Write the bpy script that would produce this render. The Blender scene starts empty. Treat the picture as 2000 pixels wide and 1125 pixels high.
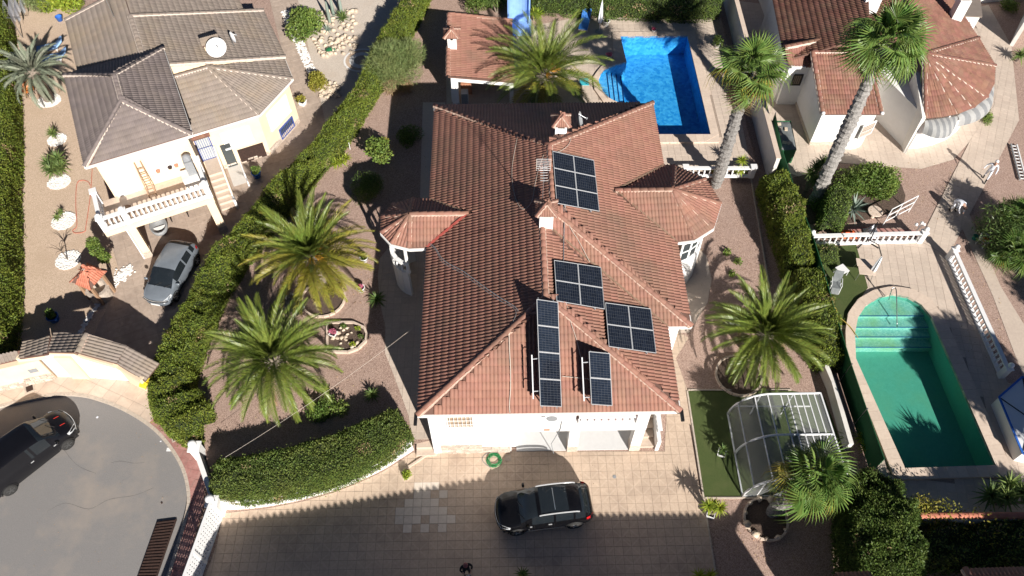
import bpy, bmesh, math, random
import numpy as np
from mathutils import Vector, Matrix

# ---------------------------------------------------------------- camera, sky, sun, exposure
FPX, PITCH, CAMH = 1540.0, math.radians(55.0), 36.0
SC = bpy.context.scene
cam_data = bpy.data.cameras.new('drone_camera')
cam_data.sensor_width = 36.0
cam_data.lens = 36.0 * FPX / 2000.0
cam_data.clip_start = 0.5
cam_data.clip_end = 2000.0
cam = bpy.data.objects.new('drone_camera', cam_data)
SC.collection.objects.link(cam)
cam.location = (0, 0, CAMH)
cam.rotation_euler = (math.radians(90.0) - PITCH, 0, 0)
SC.camera = cam

SUN_EL, SUN_AZ = math.radians(30.0), math.radians(26.0)      # light comes from behind the camera, right
TO_SUN = Vector((math.sin(SUN_AZ) * math.cos(SUN_EL), -math.cos(SUN_AZ) * math.cos(SUN_EL), math.sin(SUN_EL)))
world = bpy.data.worlds.new('World')
SC.world = world
world.use_nodes = True
wn = world.node_tree.nodes
sky = wn.new('ShaderNodeTexSky')
sky.sky_type = 'NISHITA'
sky.sun_disc = False
sky.sun_elevation = SUN_EL
sky.sun_rotation = math.atan2(TO_SUN.x, TO_SUN.y)
sky.air_density = 0.36
sky.dust_density = 0.05
sky.altitude = 300.0
wn['Background'].inputs[1].default_value = 0.05
world.node_tree.links.new(sky.outputs[0], wn['Background'].inputs[0])

sun_data = bpy.data.lights.new('sun', 'SUN')
sun_data.energy = 5.0
sun_data.angle = math.radians(0.53)
sun_data.color = (1.0, 0.945, 0.87)
sun = bpy.data.objects.new('sun', sun_data)
SC.collection.objects.link(sun)
sun.rotation_euler = TO_SUN.to_track_quat('Z', 'Y').to_euler()
sun.location = TO_SUN * 80

SC.view_settings.view_transform = 'Standard'
SC.view_settings.look = 'None'
SC.view_settings.gamma = 1.0
SC.view_settings.use_curve_mapping = False
SC.view_settings.exposure = 0.66

random.seed(7)
RNG = np.random.default_rng(7)
COL = SC.collection

# ---------------------------------------------------------------- helpers
def G(u, v, z=0.0):
    """survey: a point of the 2000 px wide plan photograph -> ground coordinates at height z"""
    x = (u - 1000.0) / FPX; y = (v - 562.5) / FPX
    d = (x, math.cos(PITCH) - y * math.sin(PITCH), -math.sin(PITCH) - y * math.cos(PITCH))
    t = (z - CAMH) / d[2]
    return Vector((t * d[0], t * d[1], z))
def GX(pts, z=0.0): return [G(p[0], p[1], z) for p in pts]

WM = {}
def tag(o, label=None, cat=None, group=None, kind=None):
    if label: o['label'] = label
    if cat: o['category'] = cat
    if group: o['group'] = group
    if kind: o['kind'] = kind
    return o
def wm(o): return WM.get(o.name, Matrix.Identity(4))
def par(c, p):
    if p is not None:
        c.parent = p
        c.matrix_parent_inverse = wm(p).inverted()
    return c
def link(o, parent=None, mw=None):
    COL.objects.link(o)
    if mw is not None:
        o.matrix_basis = mw
        WM[o.name] = mw.copy()
    return par(o, parent)
def thing(name, loc, label, cat, group=None, rotz=0.0):
    o = bpy.data.objects.new(name, None)
    o.empty_display_size = 0.3
    m = Matrix.Translation(Vector(loc)) @ Matrix.Rotation(rotz, 4, 'Z')
    link(o, None, m)
    return tag(o, label, cat, group)
def mesh(name, verts, faces, mat=None, smooth=False):
    me = bpy.data.meshes.new(name)
    me.from_pydata([tuple(v) for v in verts], [], faces)
    if mat: me.materials.append(mat)
    if smooth: me.polygons.foreach_set('use_smooth', [True] * len(me.polygons))
    me.update()
    return me
def npmesh(name, V, Q, mat=None, smooth=False):
    """V (N,3), Q (M,k) of constant k"""
    V = np.asarray(V, np.float32).reshape(-1, 3); Q = np.asarray(Q, np.int32)
    me = bpy.data.meshes.new(name)
    M_, k = Q.shape
    me.vertices.add(len(V)); me.vertices.foreach_set('co', V.ravel())
    me.loops.add(M_ * k); me.loops.foreach_set('vertex_index', Q.ravel())
    me.polygons.add(M_)
    me.polygons.foreach_set('loop_start', np.arange(0, M_ * k, k, dtype=np.int32))
    me.polygons.foreach_set('loop_total', np.full(M_, k, np.int32))
    if smooth: me.polygons.foreach_set('use_smooth', np.ones(M_, bool))
    if mat: me.materials.append(mat)
    me.update(calc_edges=True)
    return me
def ob(name, me, parent=None, mw=None):
    return link(bpy.data.objects.new(name, me), parent, mw)
class MB:
    """collects boxes, prisms, tubes and lathes into one mesh"""
    def __init__(s): s.v = []; s.f = []
    def add(s, V, F):
        n = len(s.v); s.v += [Vector(p) for p in V]; s.f += [tuple(i + n for i in f) for f in F]; return s
    def box(s, lo, hi, m=None):
        x0, y0, z0 = lo; x1, y1, z1 = hi
        V = [Vector(p) for p in ((x0,y0,z0),(x1,y0,z0),(x1,y1,z0),(x0,y1,z0),(x0,y0,z1),(x1,y0,z1),(x1,y1,z1),(x0,y1,z1))]
        if m is not None: V = [m @ p for p in V]
        return s.add(V, [(3,2,1,0),(4,5,6,7),(0,1,5,4),(1,2,6,5),(2,3,7,6),(3,0,4,7)])
    def bar(s, a, b, w, h=None):
        """box bar from a to b, w wide, h high"""
        a = Vector(a); b = Vector(b); h = w if h is None else h
        d = (b - a); L = d.length; d.normalize()
        up = Vector((0,0,1)) if abs(d.z) < 0.95 else Vector((0,1,0))
        r = d.cross(up).normalized(); u = r.cross(d)
        V = [p + r * (sx * w / 2) + u * (sz * h / 2) for p in (a, b) for sx, sz in ((-1,-1),(1,-1),(1,1),(-1,1))]
        return s.add(V, [(3,2,1,0),(4,5,6,7),(0,1,5,4),(1,2,6,5),(2,3,7,6),(3,0,4,7)])
    def prism(s, pts, z0, z1):
        """closed polygon pts (x,y[,..]) counter clockwise, from z0 to z1"""
        n = len(pts)
        a = sum(pts[i][0] * pts[(i+1) % n][1] - pts[(i+1) % n][0] * pts[i][1] for i in range(n))
        if a < 0: pts = pts[::-1]
        V = [(p[0], p[1], z0) for p in pts] + [(p[0], p[1], z1) for p in pts]
        F = [(i, (i+1) % n, n + (i+1) % n, n + i) for i in range(n)] + [tuple(range(n-1, -1, -1)), tuple(range(n, 2*n))]
        return s.add(V, F)
    def tube(s, pts, r, n=6, cap=True):
        pts = [Vector(p) for p in pts]; rings = []
        for i, p in enumerate(pts):
            d = (pts[min(i+1, len(pts)-1)] - pts[max(i-1, 0)]).normalized()
            up = Vector((0,0,1)) if abs(d.z) < 0.9 else Vector((1,0,0))
            a = d.cross(up).normalized(); b = a.cross(d)
            rr = r[i] if isinstance(r, (list, tuple)) else r
            rings.append([p + a * (math.cos(2*math.pi*k/n) * rr) + b * (math.sin(2*math.pi*k/n) * rr) for k in range(n)])
        V = [q for R in rings for q in R]
        F = [(i*n + k, i*n + (k+1) % n, (i+1)*n + (k+1) % n, (i+1)*n + k) for i in range(len(pts)-1) for k in range(n)]
        if cap: F += [tuple(range(n-1, -1, -1)), tuple((len(pts)-1)*n + k for k in range(n))]
        return s.add(V, F)
    def lathe(s, prof, n=10, c=(0,0,0)):
        c = Vector(c)
        V = [c + Vector((r*math.cos(2*math.pi*k/n), r*math.sin(2*math.pi*k/n), z)) for r, z in prof for k in range(n)]
        m = len(prof)
        F = [(i*n + k, i*n + (k+1) % n, (i+1)*n + (k+1) % n, (i+1)*n + k) for i in range(m-1) for k in range(n)]
        F += [tuple(range(n-1, -1, -1)), tuple((m-1)*n + k for k in range(n))]
        return s.add(V, F)
    def mesh(s, name, mat, smooth=False): return mesh(name, s.v, s.f, mat, smooth)
    def obj(s, name, mat, parent=None, mw=None, smooth=False): return ob(name, s.mesh(name, mat, smooth), parent, mw)
def smooth_poly(pts, n=6, closed=True):
    """Catmull-Rom through 2-D or 3-D points"""
    P = [np.array(tuple(p), float) for p in pts]; N = len(P); out = []
    for i in range(N if closed else N - 1):
        if closed: a, b, c, d = P[(i-1) % N], P[i], P[(i+1) % N], P[(i+2) % N]
        else: a, b, c, d = P[max(i-1, 0)], P[i], P[i+1], P[min(i+2, N-1)]
        for k in range(n):
            t = k / n
            out.append(0.5 * ((2*b) + (-a+c)*t + (2*a-5*b+4*c-d)*t*t + (-a+3*b-3*c+d)*t**3))
    if not closed: out.append(P[-1])
    return [tuple(p) for p in out]
def in_poly(x, y, poly):
    c = False; n = len(poly); j = n - 1
    for i in range(n):
        xi, yi = poly[i][0], poly[i][1]; xj, yj = poly[j][0], poly[j][1]
        if (yi > y) != (yj > y) and x < (xj - xi) * (y - yi) / (yj - yi) + xi: c = not c
        j = i
    return c

# ---------------------------------------------------------------- procedural materials
def mat(name, c1, rough=0.8, c2=None, scale=6.0, c3=None, scale3=0.5, amt3=0.6, bump=0.0, bscale=None, bdist=0.02,
        metal=0.0, spec=0.4, rand=0.0, coat=0.0, detail=5.0, kind='noise', hue=0.0, stretch=None):
    m = bpy.data.materials.new(name); m.use_nodes = True
    nt = m.node_tree; N = nt.nodes; L = nt.links; B = N['Principled BSDF']
    B.inputs['Roughness'].default_value = rough; B.inputs['Metallic'].default_value = metal
    B.inputs['Specular IOR Level'].default_value = spec; B.inputs['Coat Weight'].default_value = coat
    if coat: B.inputs['Coat Roughness'].default_value = 0.04
    geo = N.new('ShaderNodeNewGeometry'); pos = geo.outputs['Position']
    if stretch:
        mp = N.new('ShaderNodeVectorMath'); mp.operation = 'MULTIPLY'; mp.inputs[1].default_value = stretch
        L.new(pos, mp.inputs[0]); pos = mp.outputs[0]
    def noise(sc, det=detail, k='noise'):
        if k == 'voronoi':
            t = N.new('ShaderNodeTexVoronoi'); t.inputs['Scale'].default_value = sc; L.new(pos, t.inputs['Vector'])
            return t.outputs['Color'], t.outputs['Distance']
        t = N.new('ShaderNodeTexNoise'); t.inputs['Scale'].default_value = sc; t.inputs['Detail'].default_value = det
        t.inputs['Roughness'].default_value = 0.62
        L.new(pos, t.inputs['Vector']); return t.outputs['Fac'], t.outputs['Fac']
    def mix(fac, a, b, blend='MIX'):
        x = N.new('ShaderNodeMix'); x.data_type = 'RGBA'; x.blend_type = blend
        if isinstance(fac, (int, float)): x.inputs[0].default_value = fac
        else: L.new(fac, x.inputs[0])
        for i, q in ((6, a), (7, b)):
            if isinstance(q, tuple): x.inputs[i].default_value = (*q, 1)
            else: L.new(q, x.inputs[i])
        return x.outputs[2]
    def ramp(fac, lo, hi):
        r = N.new('ShaderNodeMapRange'); r.inputs[1].default_value = lo; r.inputs[2].default_value = hi
        L.new(fac, r.inputs[0]); return r.outputs[0]
    col = c1
    if c2:
        f, _ = noise(scale, detail, kind)
        if kind == 'voronoi':
            s = N.new('ShaderNodeSeparateColor'); L.new(f, s.inputs[0]); f = s.outputs[0]; col = mix(f, c1, c2)
        else: col = mix(ramp(f, 0.34, 0.66), c1, c2)
    if c3:
        f, _ = noise(scale3, 4.0)
        r = ramp(f, 0.48, 0.70); mm = N.new('ShaderNodeMath'); mm.operation = 'MULTIPLY'; mm.inputs[1].default_value = amt3
        L.new(r, mm.inputs[0]); col = mix(mm.outputs[0], col, c3)
    if rand:
        oi = N.new('ShaderNodeObjectInfo')
        ad = N.new('ShaderNodeMath'); ad.operation = 'ADD'; L.new(oi.outputs['Random'], ad.inputs[0]); L.new(geo.outputs['Random Per Island'], ad.inputs[1])
        fr = N.new('ShaderNodeMath'); fr.operation = 'FRACT'; L.new(ad.outputs[0], fr.inputs[0])
        mr = N.new('ShaderNodeMapRange'); mr.inputs[3].default_value = 1 - rand; mr.inputs[4].default_value = 1 + rand
        L.new(fr.outputs[0], mr.inputs[0])
        hs = N.new('ShaderNodeHueSaturation'); L.new(mr.outputs[0], hs.inputs['Value'])
        if hue:
            f2 = N.new('ShaderNodeMath'); f2.operation = 'MULTIPLY'; f2.inputs[1].default_value = 7.31; L.new(fr.outputs[0], f2.inputs[0])
            f3 = N.new('ShaderNodeMath'); f3.operation = 'FRACT'; L.new(f2.outputs[0], f3.inputs[0])
            mh = N.new('ShaderNodeMapRange'); mh.inputs[3].default_value = 0.5 - hue; mh.inputs[4].default_value = 0.5 + hue
            L.new(f3.outputs[0], mh.inputs[0]); L.new(mh.outputs[0], hs.inputs['Hue'])
        if isinstance(col, tuple): hs.inputs['Color'].default_value = (*col, 1)
        else: L.new(col, hs.inputs['Color'])
        col = hs.outputs[0]
    if isinstance(col, tuple): B.inputs['Base Color'].default_value = (*col, 1)
    else: L.new(col, B.inputs['Base Color'])
    if bump:
        _, h = noise(bscale or scale, 6.0, kind)
        b = N.new('ShaderNodeBump'); b.inputs['Strength'].default_value = bump; b.inputs['Distance'].default_value = bdist
        L.new(h, b.inputs['Height']); L.new(b.outputs[0], B.inputs['Normal'])
    return m
def leafmat(name, c1, c2, rand=0.35, hue=0.02, rough=0.55, trans=0.25, scale=0.8):
    """foliage: leaf colour varies from leaf to leaf; light also passes through the blade"""
    m = mat(name, c1, rough, c2, scale, rand=rand, hue=hue, spec=0.3, c3=(c1[0]*1.25, c1[1]*.92, c1[2]*1.1), scale3=0.9, amt3=0.55)
    nt = m.node_tree; N = nt.nodes; L = nt.links; B = N['Principled BSDF']
    tr = N.new('ShaderNodeBsdfTranslucent'); mx = N.new('ShaderNodeMixShader'); mx.inputs[0].default_value = trans
    L.new(B.inputs['Base Color'].links[0].from_socket, tr.inputs['Color'])
    L.new(B.outputs[0], mx.inputs[1]); L.new(tr.outputs[0], mx.inputs[2])
    L.new(mx.outputs[0], N['Material Output'].inputs['Surface'])
    return m
def watermat(name, tint, dens=0.6, wscale=2.2, wb=0.12):
    """still water: clear, tinted, mirrors the sky at grazing angles, small ripples"""
    m = bpy.data.materials.new(name); m.use_nodes = True
    nt = m.node_tree; N = nt.nodes; L = nt.links; N.remove(N['Principled BSDF'])
    tr = N.new('ShaderNodeBsdfTransparent'); tr.inputs[0].default_value = (*tint, 1)
    gl = N.new('ShaderNodeBsdfGlossy'); gl.inputs['Roughness'].default_value = 0.03
    geo = N.new('ShaderNodeNewGeometry'); t = N.new('ShaderNodeTexNoise'); t.inputs['Scale'].default_value = wscale; t.inputs['Detail'].default_value = 3
    L.new(geo.outputs['Position'], t.inputs['Vector'])
    b = N.new('ShaderNodeBump'); b.inputs['Strength'].default_value = wb; b.inputs['Distance'].default_value = 0.1
    L.new(t.outputs['Fac'], b.inputs['Height']); L.new(b.outputs[0], gl.inputs['Normal'])
    dt = N.new('ShaderNodeVectorMath'); dt.operation = 'DOT_PRODUCT'; L.new(b.outputs[0], dt.inputs[0]); L.new(geo.outputs['Incoming'], dt.inputs[1])
    def op(k, a_, b_=None):
        x = N.new('ShaderNodeMath'); x.operation = k
        for i, q in enumerate((a_, b_)):
            if q is None: continue
            if isinstance(q, (int, float)): x.inputs[i].default_value = q
            else: L.new(q, x.inputs[i])
        return x.outputs[0]
    f_ = op('ADD', op('MULTIPLY', op('POWER', op('SUBTRACT', 1.0, op('MINIMUM', op('ABSOLUTE', dt.outputs['Value']), 1.0)), 5.0), 0.96), 0.025)
    mx = N.new('ShaderNodeMixShader'); L.new(f_, mx.inputs[0]); L.new(tr.outputs[0], mx.inputs[1]); L.new(gl.outputs[0], mx.inputs[2])
    L.new(mx.outputs[0], N['Material Output'].inputs['Surface'])
    return m
def glassmat(name, tint=(0.75,0.8,0.8), rough=0.12, body=0.35, col=(0.55,0.58,0.58)):
    """cloudy plastic sheet"""
    m = bpy.data.materials.new(name); m.use_nodes = True
    nt = m.node_tree; N = nt.nodes; L = nt.links; B = N['Principled BSDF']
    B.inputs['Base Color'].default_value = (*col, 1); B.inputs['Roughness'].default_value = rough
    tr = N.new('ShaderNodeBsdfTransparent'); tr.inputs[0].default_value = (*tint, 1)
    mx = N.new('ShaderNodeMixShader'); mx.inputs[0].default_value = body
    L.new(tr.outputs[0], mx.inputs[1]); L.new(B.outputs[0], mx.inputs[2]); L.new(mx.outputs[0], N['Material Output'].inputs['Surface'])
    return m

MT = dict(
  asphalt = mat('asphalt', (0.195,0.187,0.183), 0.92, (0.262,0.25,0.243), 30.0, c3=(0.33,0.285,0.245), scale3=0.33, amt3=0.85, bump=0.5, bscale=90, bdist=0.01),
  kerb = mat('kerb_stone', (0.42,0.36,0.30), 0.9, (0.55,0.47,0.39), 7, bump=0.3, bscale=30),
  pave = mat('pavement_concrete', (0.56,0.45,0.36), 0.9, (0.64,0.52,0.42), 4, c3=(0.42,0.33,0.27), scale3=0.9, amt3=0.5, bump=0.2, bscale=40, rand=0.06),
  pave_red = mat('pavement_red', (0.36,0.165,0.145), 0.9, (0.45,0.235,0.205), 5, c3=(0.5,0.36,0.31), scale3=0.8, amt3=0.5, bump=0.2, bscale=40, rand=0.10),
  drive = mat('driveway_tile', (0.52,0.40,0.305), 0.8, (0.58,0.455,0.35), 9, c3=(0.39,0.295,0.23), scale3=0.55, amt3=0.7, bump=0.12, bscale=25, rand=0.055),
  joint = mat('tile_joint', (0.27,0.215,0.175), 0.95, (0.38,0.305,0.25), 12),
  terrace = mat('terrace_tile', (0.53,0.44,0.365), 0.85, (0.60,0.50,0.415), 7, c3=(0.45,0.36,0.30), scale3=0.6, amt3=0.4, bump=0.1, bscale=30, rand=0.05),
  gravel = mat('pink_gravel', (0.23,0.148,0.118), 0.95, (0.54,0.39,0.32), 34, c3=(0.40,0.29,0.245), scale3=0.9, amt3=0.5, bump=0.45, bscale=34, bdist=0.04, kind='voronoi'),
  gravel_tan = mat('tan_gravel', (0.40,0.295,0.21), 0.95, (0.68,0.53,0.41), 40, c3=(0.48,0.36,0.26), scale3=0.5, amt3=0.6, bump=0.35, bscale=34, bdist=0.03, kind='voronoi'),
  gravel_grey = mat('grey_gravel', (0.42,0.36,0.30), 0.95, (0.72,0.63,0.54), 50, c3=(0.52,0.42,0.33), scale3=0.8, amt3=0.5, bump=0.4, bscale=34, bdist=0.03, kind='voronoi'),
  soil = mat('soil', (0.07,0.048,0.038), 0.95, (0.15,0.105,0.08), 18, bump=0.9, bscale=20, bdist=0.06),
  tile_red = mat('terracotta_tile', (0.262,0.126,0.091), 0.75, (0.305,0.154,0.113), 1.7, c3=(0.18,0.112,0.080), scale3=0.42, amt3=0.75, bump=0.15, bscale=60, rand=0.05, hue=0.004),
  tile_red2 = mat('terracotta_tile_dark', (0.188,0.088,0.062), 0.8, (0.232,0.113,0.081), 1.6, c3=(0.22,0.14,0.10), scale3=0.7, amt3=0.6, bump=0.15, bscale=60, rand=0.16, hue=0.01),
  tile_orange = mat('orange_tile', (0.46,0.155,0.095), 0.75, (0.52,0.20,0.13), 3, bump=0.1, rand=0.1),
  tile_grey = mat('grey_concrete_tile', (0.215,0.178,0.152), 0.85, (0.25,0.208,0.178), 1.8, c3=(0.28,0.215,0.145), scale3=0.35, amt3=0.6, bump=0.2, bscale=50, rand=0.06, hue=0.004),
  tile_dark = mat('dark_concrete_tile', (0.155,0.128,0.122), 0.85, (0.20,0.165,0.155), 1.8, c3=(0.22,0.18,0.15), scale3=0.6, amt3=0.5, bump=0.2, bscale=50, rand=0.06),
  mortar_w = mat('pale_mortar', (0.55,0.46,0.39), 0.95, (0.68,0.58,0.50), 9, bump=0.6, bscale=18, bdist=0.03),
  valley = mat('valley_dirt', (0.20,0.13,0.085), 0.95, (0.30,0.20,0.14), 6, bump=0.5, bscale=18),
  pave_d = mat('dark_paving', (0.40,0.315,0.255), 0.9, (0.48,0.385,0.315), 4, c3=(0.30,0.235,0.195), scale3=0.8, amt3=0.6, bump=0.2, bscale=40, rand=0.06),  # pavement concrete in a darker tone
  frame = mat('panel_frame', (0.50,0.51,0.52), 0.4, (0.55,0.56,0.57), 6),
  deck = mat('roof_deck', (0.16,0.09,0.07), 0.95),
  mortar = mat('mortar', (0.40,0.275,0.215), 0.95, (0.58,0.43,0.345), 7, bump=0.6, bscale=18, bdist=0.03),
  white = mat('white_render', (0.80,0.79,0.77), 0.9, (0.83,0.82,0.80), 3, c3=(0.70,0.68,0.64), scale3=0.7, amt3=0.35, bump=0.15, bscale=50),
  offwhite = mat('aged_white_render', (0.70,0.68,0.645), 0.92, (0.76,0.74,0.70), 3, c3=(0.55,0.51,0.45), scale3=0.6, amt3=0.5, bump=0.2, bscale=40),
  cream = mat('cream_render', (0.79,0.62,0.435), 0.9, (0.82,0.66,0.475), 2, c3=(0.72,0.57,0.41), scale3=0.8, amt3=0.35, bump=0.12, bscale=50),
  paint = mat('white_paint', (0.80,0.80,0.80), 0.45, (0.77,0.77,0.77), 4, spec=0.5),
  stone = mat('cladding_stone', (0.40,0.33,0.27), 0.9, (0.62,0.53,0.45), 9, bump=0.4, bscale=14, rand=0.22),
  rock = mat('garden_rock', (0.50,0.40,0.30), 0.95, (0.68,0.57,0.45), 6, bump=0.6, bscale=12, bdist=0.05, rand=0.15),
  pebble = mat('white_pebble', (0.72,0.70,0.67), 0.8, (0.80,0.78,0.75), 30, rand=0.12),
  grass = mat('artificial_turf', (0.052,0.078,0.020), 0.9, (0.085,0.115,0.032), 55, c3=(0.11,0.12,0.045), scale3=1.2, amt3=0.4, bump=0.8, bscale=120, bdist=0.03),
  coping = mat('pool_coping', (0.60,0.48,0.39), 0.85, (0.67,0.55,0.45), 6, c3=(0.5,0.4,0.33), scale3=1.0, amt3=0.4, bump=0.2, bscale=30, rand=0.05),
  pool_blue = mat('blue_caustic_mosaic', (0.018,0.255,0.62), 0.35, (0.075,0.45,0.80), 5.5, kind='voronoi', rand=0.0),  # mosaic blue; the cell mottle paints rippling underwater light into the floor colour
  pool_step = mat('blue_step_mosaic', (0.05,0.36,0.72), 0.35, (0.20,0.58,0.86), 9, kind='voronoi'),
  pool_green = mat('green_mosaic', (0.10,0.355,0.285), 0.4, (0.12,0.395,0.32), 7, c3=(0.14,0.36,0.25), scale3=0.4, amt3=0.7),
  pool_gstep = mat('pale_step_mosaic', (0.19,0.45,0.43), 0.4, (0.36,0.60,0.55), 14, kind='voronoi', c3=(0.30,0.46,0.16), scale3=0.6, amt3=0.6),
  line_blue = mat('step_edge_tile', (0.02,0.10,0.32), 0.4, (0.03,0.13,0.38), 20),
  line_dark = mat('dark_edge_tile', (0.008,0.03,0.12), 0.4, (0.012,0.045,0.16), 20),
  water = watermat('pool_water', (0.80,0.93,0.985), wscale=3.2, wb=0.25),
  water_g = watermat('green_water', (0.76,0.93,0.88), wscale=2.0, wb=0.10),
  metal = mat('galvanised_metal', (0.55,0.56,0.57), 0.35, (0.62,0.62,0.62), 8, metal=0.9),
  alu = mat('white_aluminium', (0.78,0.79,0.80), 0.35, (0.74,0.75,0.76), 6, spec=0.5),
  steel = mat('stainless_steel', (0.6,0.6,0.6), 0.18, (0.5,0.5,0.5), 20, metal=1.0),
  cell = mat('solar_cell', (0.010,0.014,0.024), 0.12, (0.015,0.020,0.032), 3, spec=0.55, rand=0.2),
  grid = mat('solar_busbar', (0.085,0.095,0.11), 0.4, (0.11,0.12,0.135), 9),
  black = mat('black_plastic', (0.012,0.012,0.013), 0.5, (0.02,0.02,0.021), 20),
  rubber = mat('tyre_rubber', (0.018,0.018,0.018), 0.85, (0.035,0.034,0.033), 25, bump=0.2, bscale=60),
  grey = mat('grey_plastic', (0.25,0.26,0.27), 0.55, (0.30,0.31,0.32), 10),
  pipe = mat('grey_conduit', (0.17,0.185,0.20), 0.6, (0.24,0.255,0.27), 15),
  cable = mat('pale_cable', (0.62,0.56,0.48), 0.7, (0.55,0.49,0.42), 15),
  red = mat('red_sheet', (0.38,0.075,0.06), 0.7, (0.44,0.10,0.08), 6, bump=0.2),
  rust = mat('shaded_rusty_steel', (0.028,0.016,0.013), 0.8, (0.055,0.028,0.021), 9, bump=0.3),  # rust brown deepened so the shade over the kerb ramp sits in the colour
  wood = mat('weathered_wood', (0.30,0.18,0.105), 0.8, (0.38,0.24,0.15), 5, bump=0.3, stretch=(1,1,8)),
  orange = mat('orange_paint', (0.62,0.20,0.03), 0.5, (0.52,0.15,0.03), 8),
  redcloth = mat('orange_red_cloth', (0.75,0.10,0.02), 0.7, (0.85,0.20,0.04), 6),
  blue = mat('blue_plastic', (0.03,0.13,0.50), 0.45, (0.04,0.16,0.58), 6),
  blue_pale = mat('pale_blue_render', (0.20,0.36,0.74), 0.8, (0.24,0.42,0.80), 3),
  blue_cloth = mat('blue_cover', (0.03,0.16,0.50), 0.7, (0.05,0.21,0.60), 4, bump=0.3, bscale=8),
  sky_cloth = mat('light_blue_cushion', (0.25,0.42,0.72), 0.8, (0.32,0.50,0.78), 6, bump=0.3, bscale=8),
  cloth = mat('white_cloth', (0.78,0.79,0.82), 0.85, (0.68,0.71,0.78), 5, bump=0.5, bscale=9, bdist=0.04),
  green_net = mat('green_screen', (0.012,0.085,0.030), 0.8, (0.02,0.12,0.045), 14, bump=0.4, bscale=30),
  green_hose = mat('green_hose', (0.02,0.20,0.065), 0.45, (0.03,0.25,0.085), 14),
  yellow_hose = mat('yellow_hose', (0.55,0.43,0.10), 0.5, (0.5,0.38,0.1), 9),
  red_hose = mat('red_hose', (0.55,0.13,0.08), 0.5, (0.5,0.12,0.08), 9),
  terracotta = mat('terracotta_pot', (0.45,0.20,0.12), 0.8, (0.52,0.26,0.16), 6, bump=0.2),
  dish = mat('dish_enamel', (0.74,0.74,0.74), 0.4, (0.78,0.78,0.78), 5),
  trunk = mat('palm_trunk', (0.16,0.125,0.10), 0.95, (0.30,0.25,0.21), 9, bump=0.8, bscale=14, bdist=0.05, stretch=(1,1,3)),
  trunk_grey = mat('grey_palm_trunk', (0.17,0.16,0.15), 0.95, (0.36,0.34,0.32), 12, bump=0.8, bscale=16, bdist=0.05, rand=0.3),
  bark = mat('bark', (0.10,0.075,0.055), 0.95, (0.17,0.13,0.10), 14, bump=0.7, bscale=16),
  dead = mat('dead_leaf', (0.36,0.26,0.15), 0.85, (0.46,0.36,0.23), 6, rand=0.25),
  fruit = mat('date_stalk', (0.62,0.27,0.03), 0.7, (0.72,0.38,0.05), 9, rand=0.2),
  skin = mat('skin', (0.45,0.27,0.20), 0.6, (0.50,0.31,0.23), 12),
  shirt_black = mat('black_shirt', (0.012,0.012,0.015), 0.85, (0.022,0.022,0.026), 12, bump=0.3, bscale=14),
  jeans = mat('dark_trousers', (0.02,0.022,0.03), 0.85, (0.03,0.033,0.045), 14),
  overall = mat('white_overall', (0.70,0.73,0.80), 0.85, (0.76,0.78,0.83), 7, bump=0.4, bscale=12),
  pinkhair = mat('reddish_hair', (0.20,0.06,0.07), 0.6, (0.28,0.10,0.10), 25, bump=0.5, bscale=30),
  glass = mat('window_glass', (0.045,0.055,0.06), 0.06, (0.06,0.07,0.075), 2, spec=0.6),
  shutter = mat('white_shutter', (0.78,0.78,0.78), 0.5, (0.74,0.74,0.74), 3),
  awning = mat('striped_awning', (0.31,0.31,0.305), 0.8, (0.36,0.36,0.35), 6),
  awning_d = mat('awning_stripe', (0.19,0.195,0.20), 0.8, (0.23,0.235,0.24), 6),
  tarp = mat('grey_tarpaulin', (0.13,0.145,0.15), 0.6, (0.19,0.205,0.21), 3, bump=0.6, bscale=5, bdist=0.05),
  panel = glassmat('plastic_sheet', (0.9,0.92,0.92), .18, .22, (0.62,0.64,0.64)),
)
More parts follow.
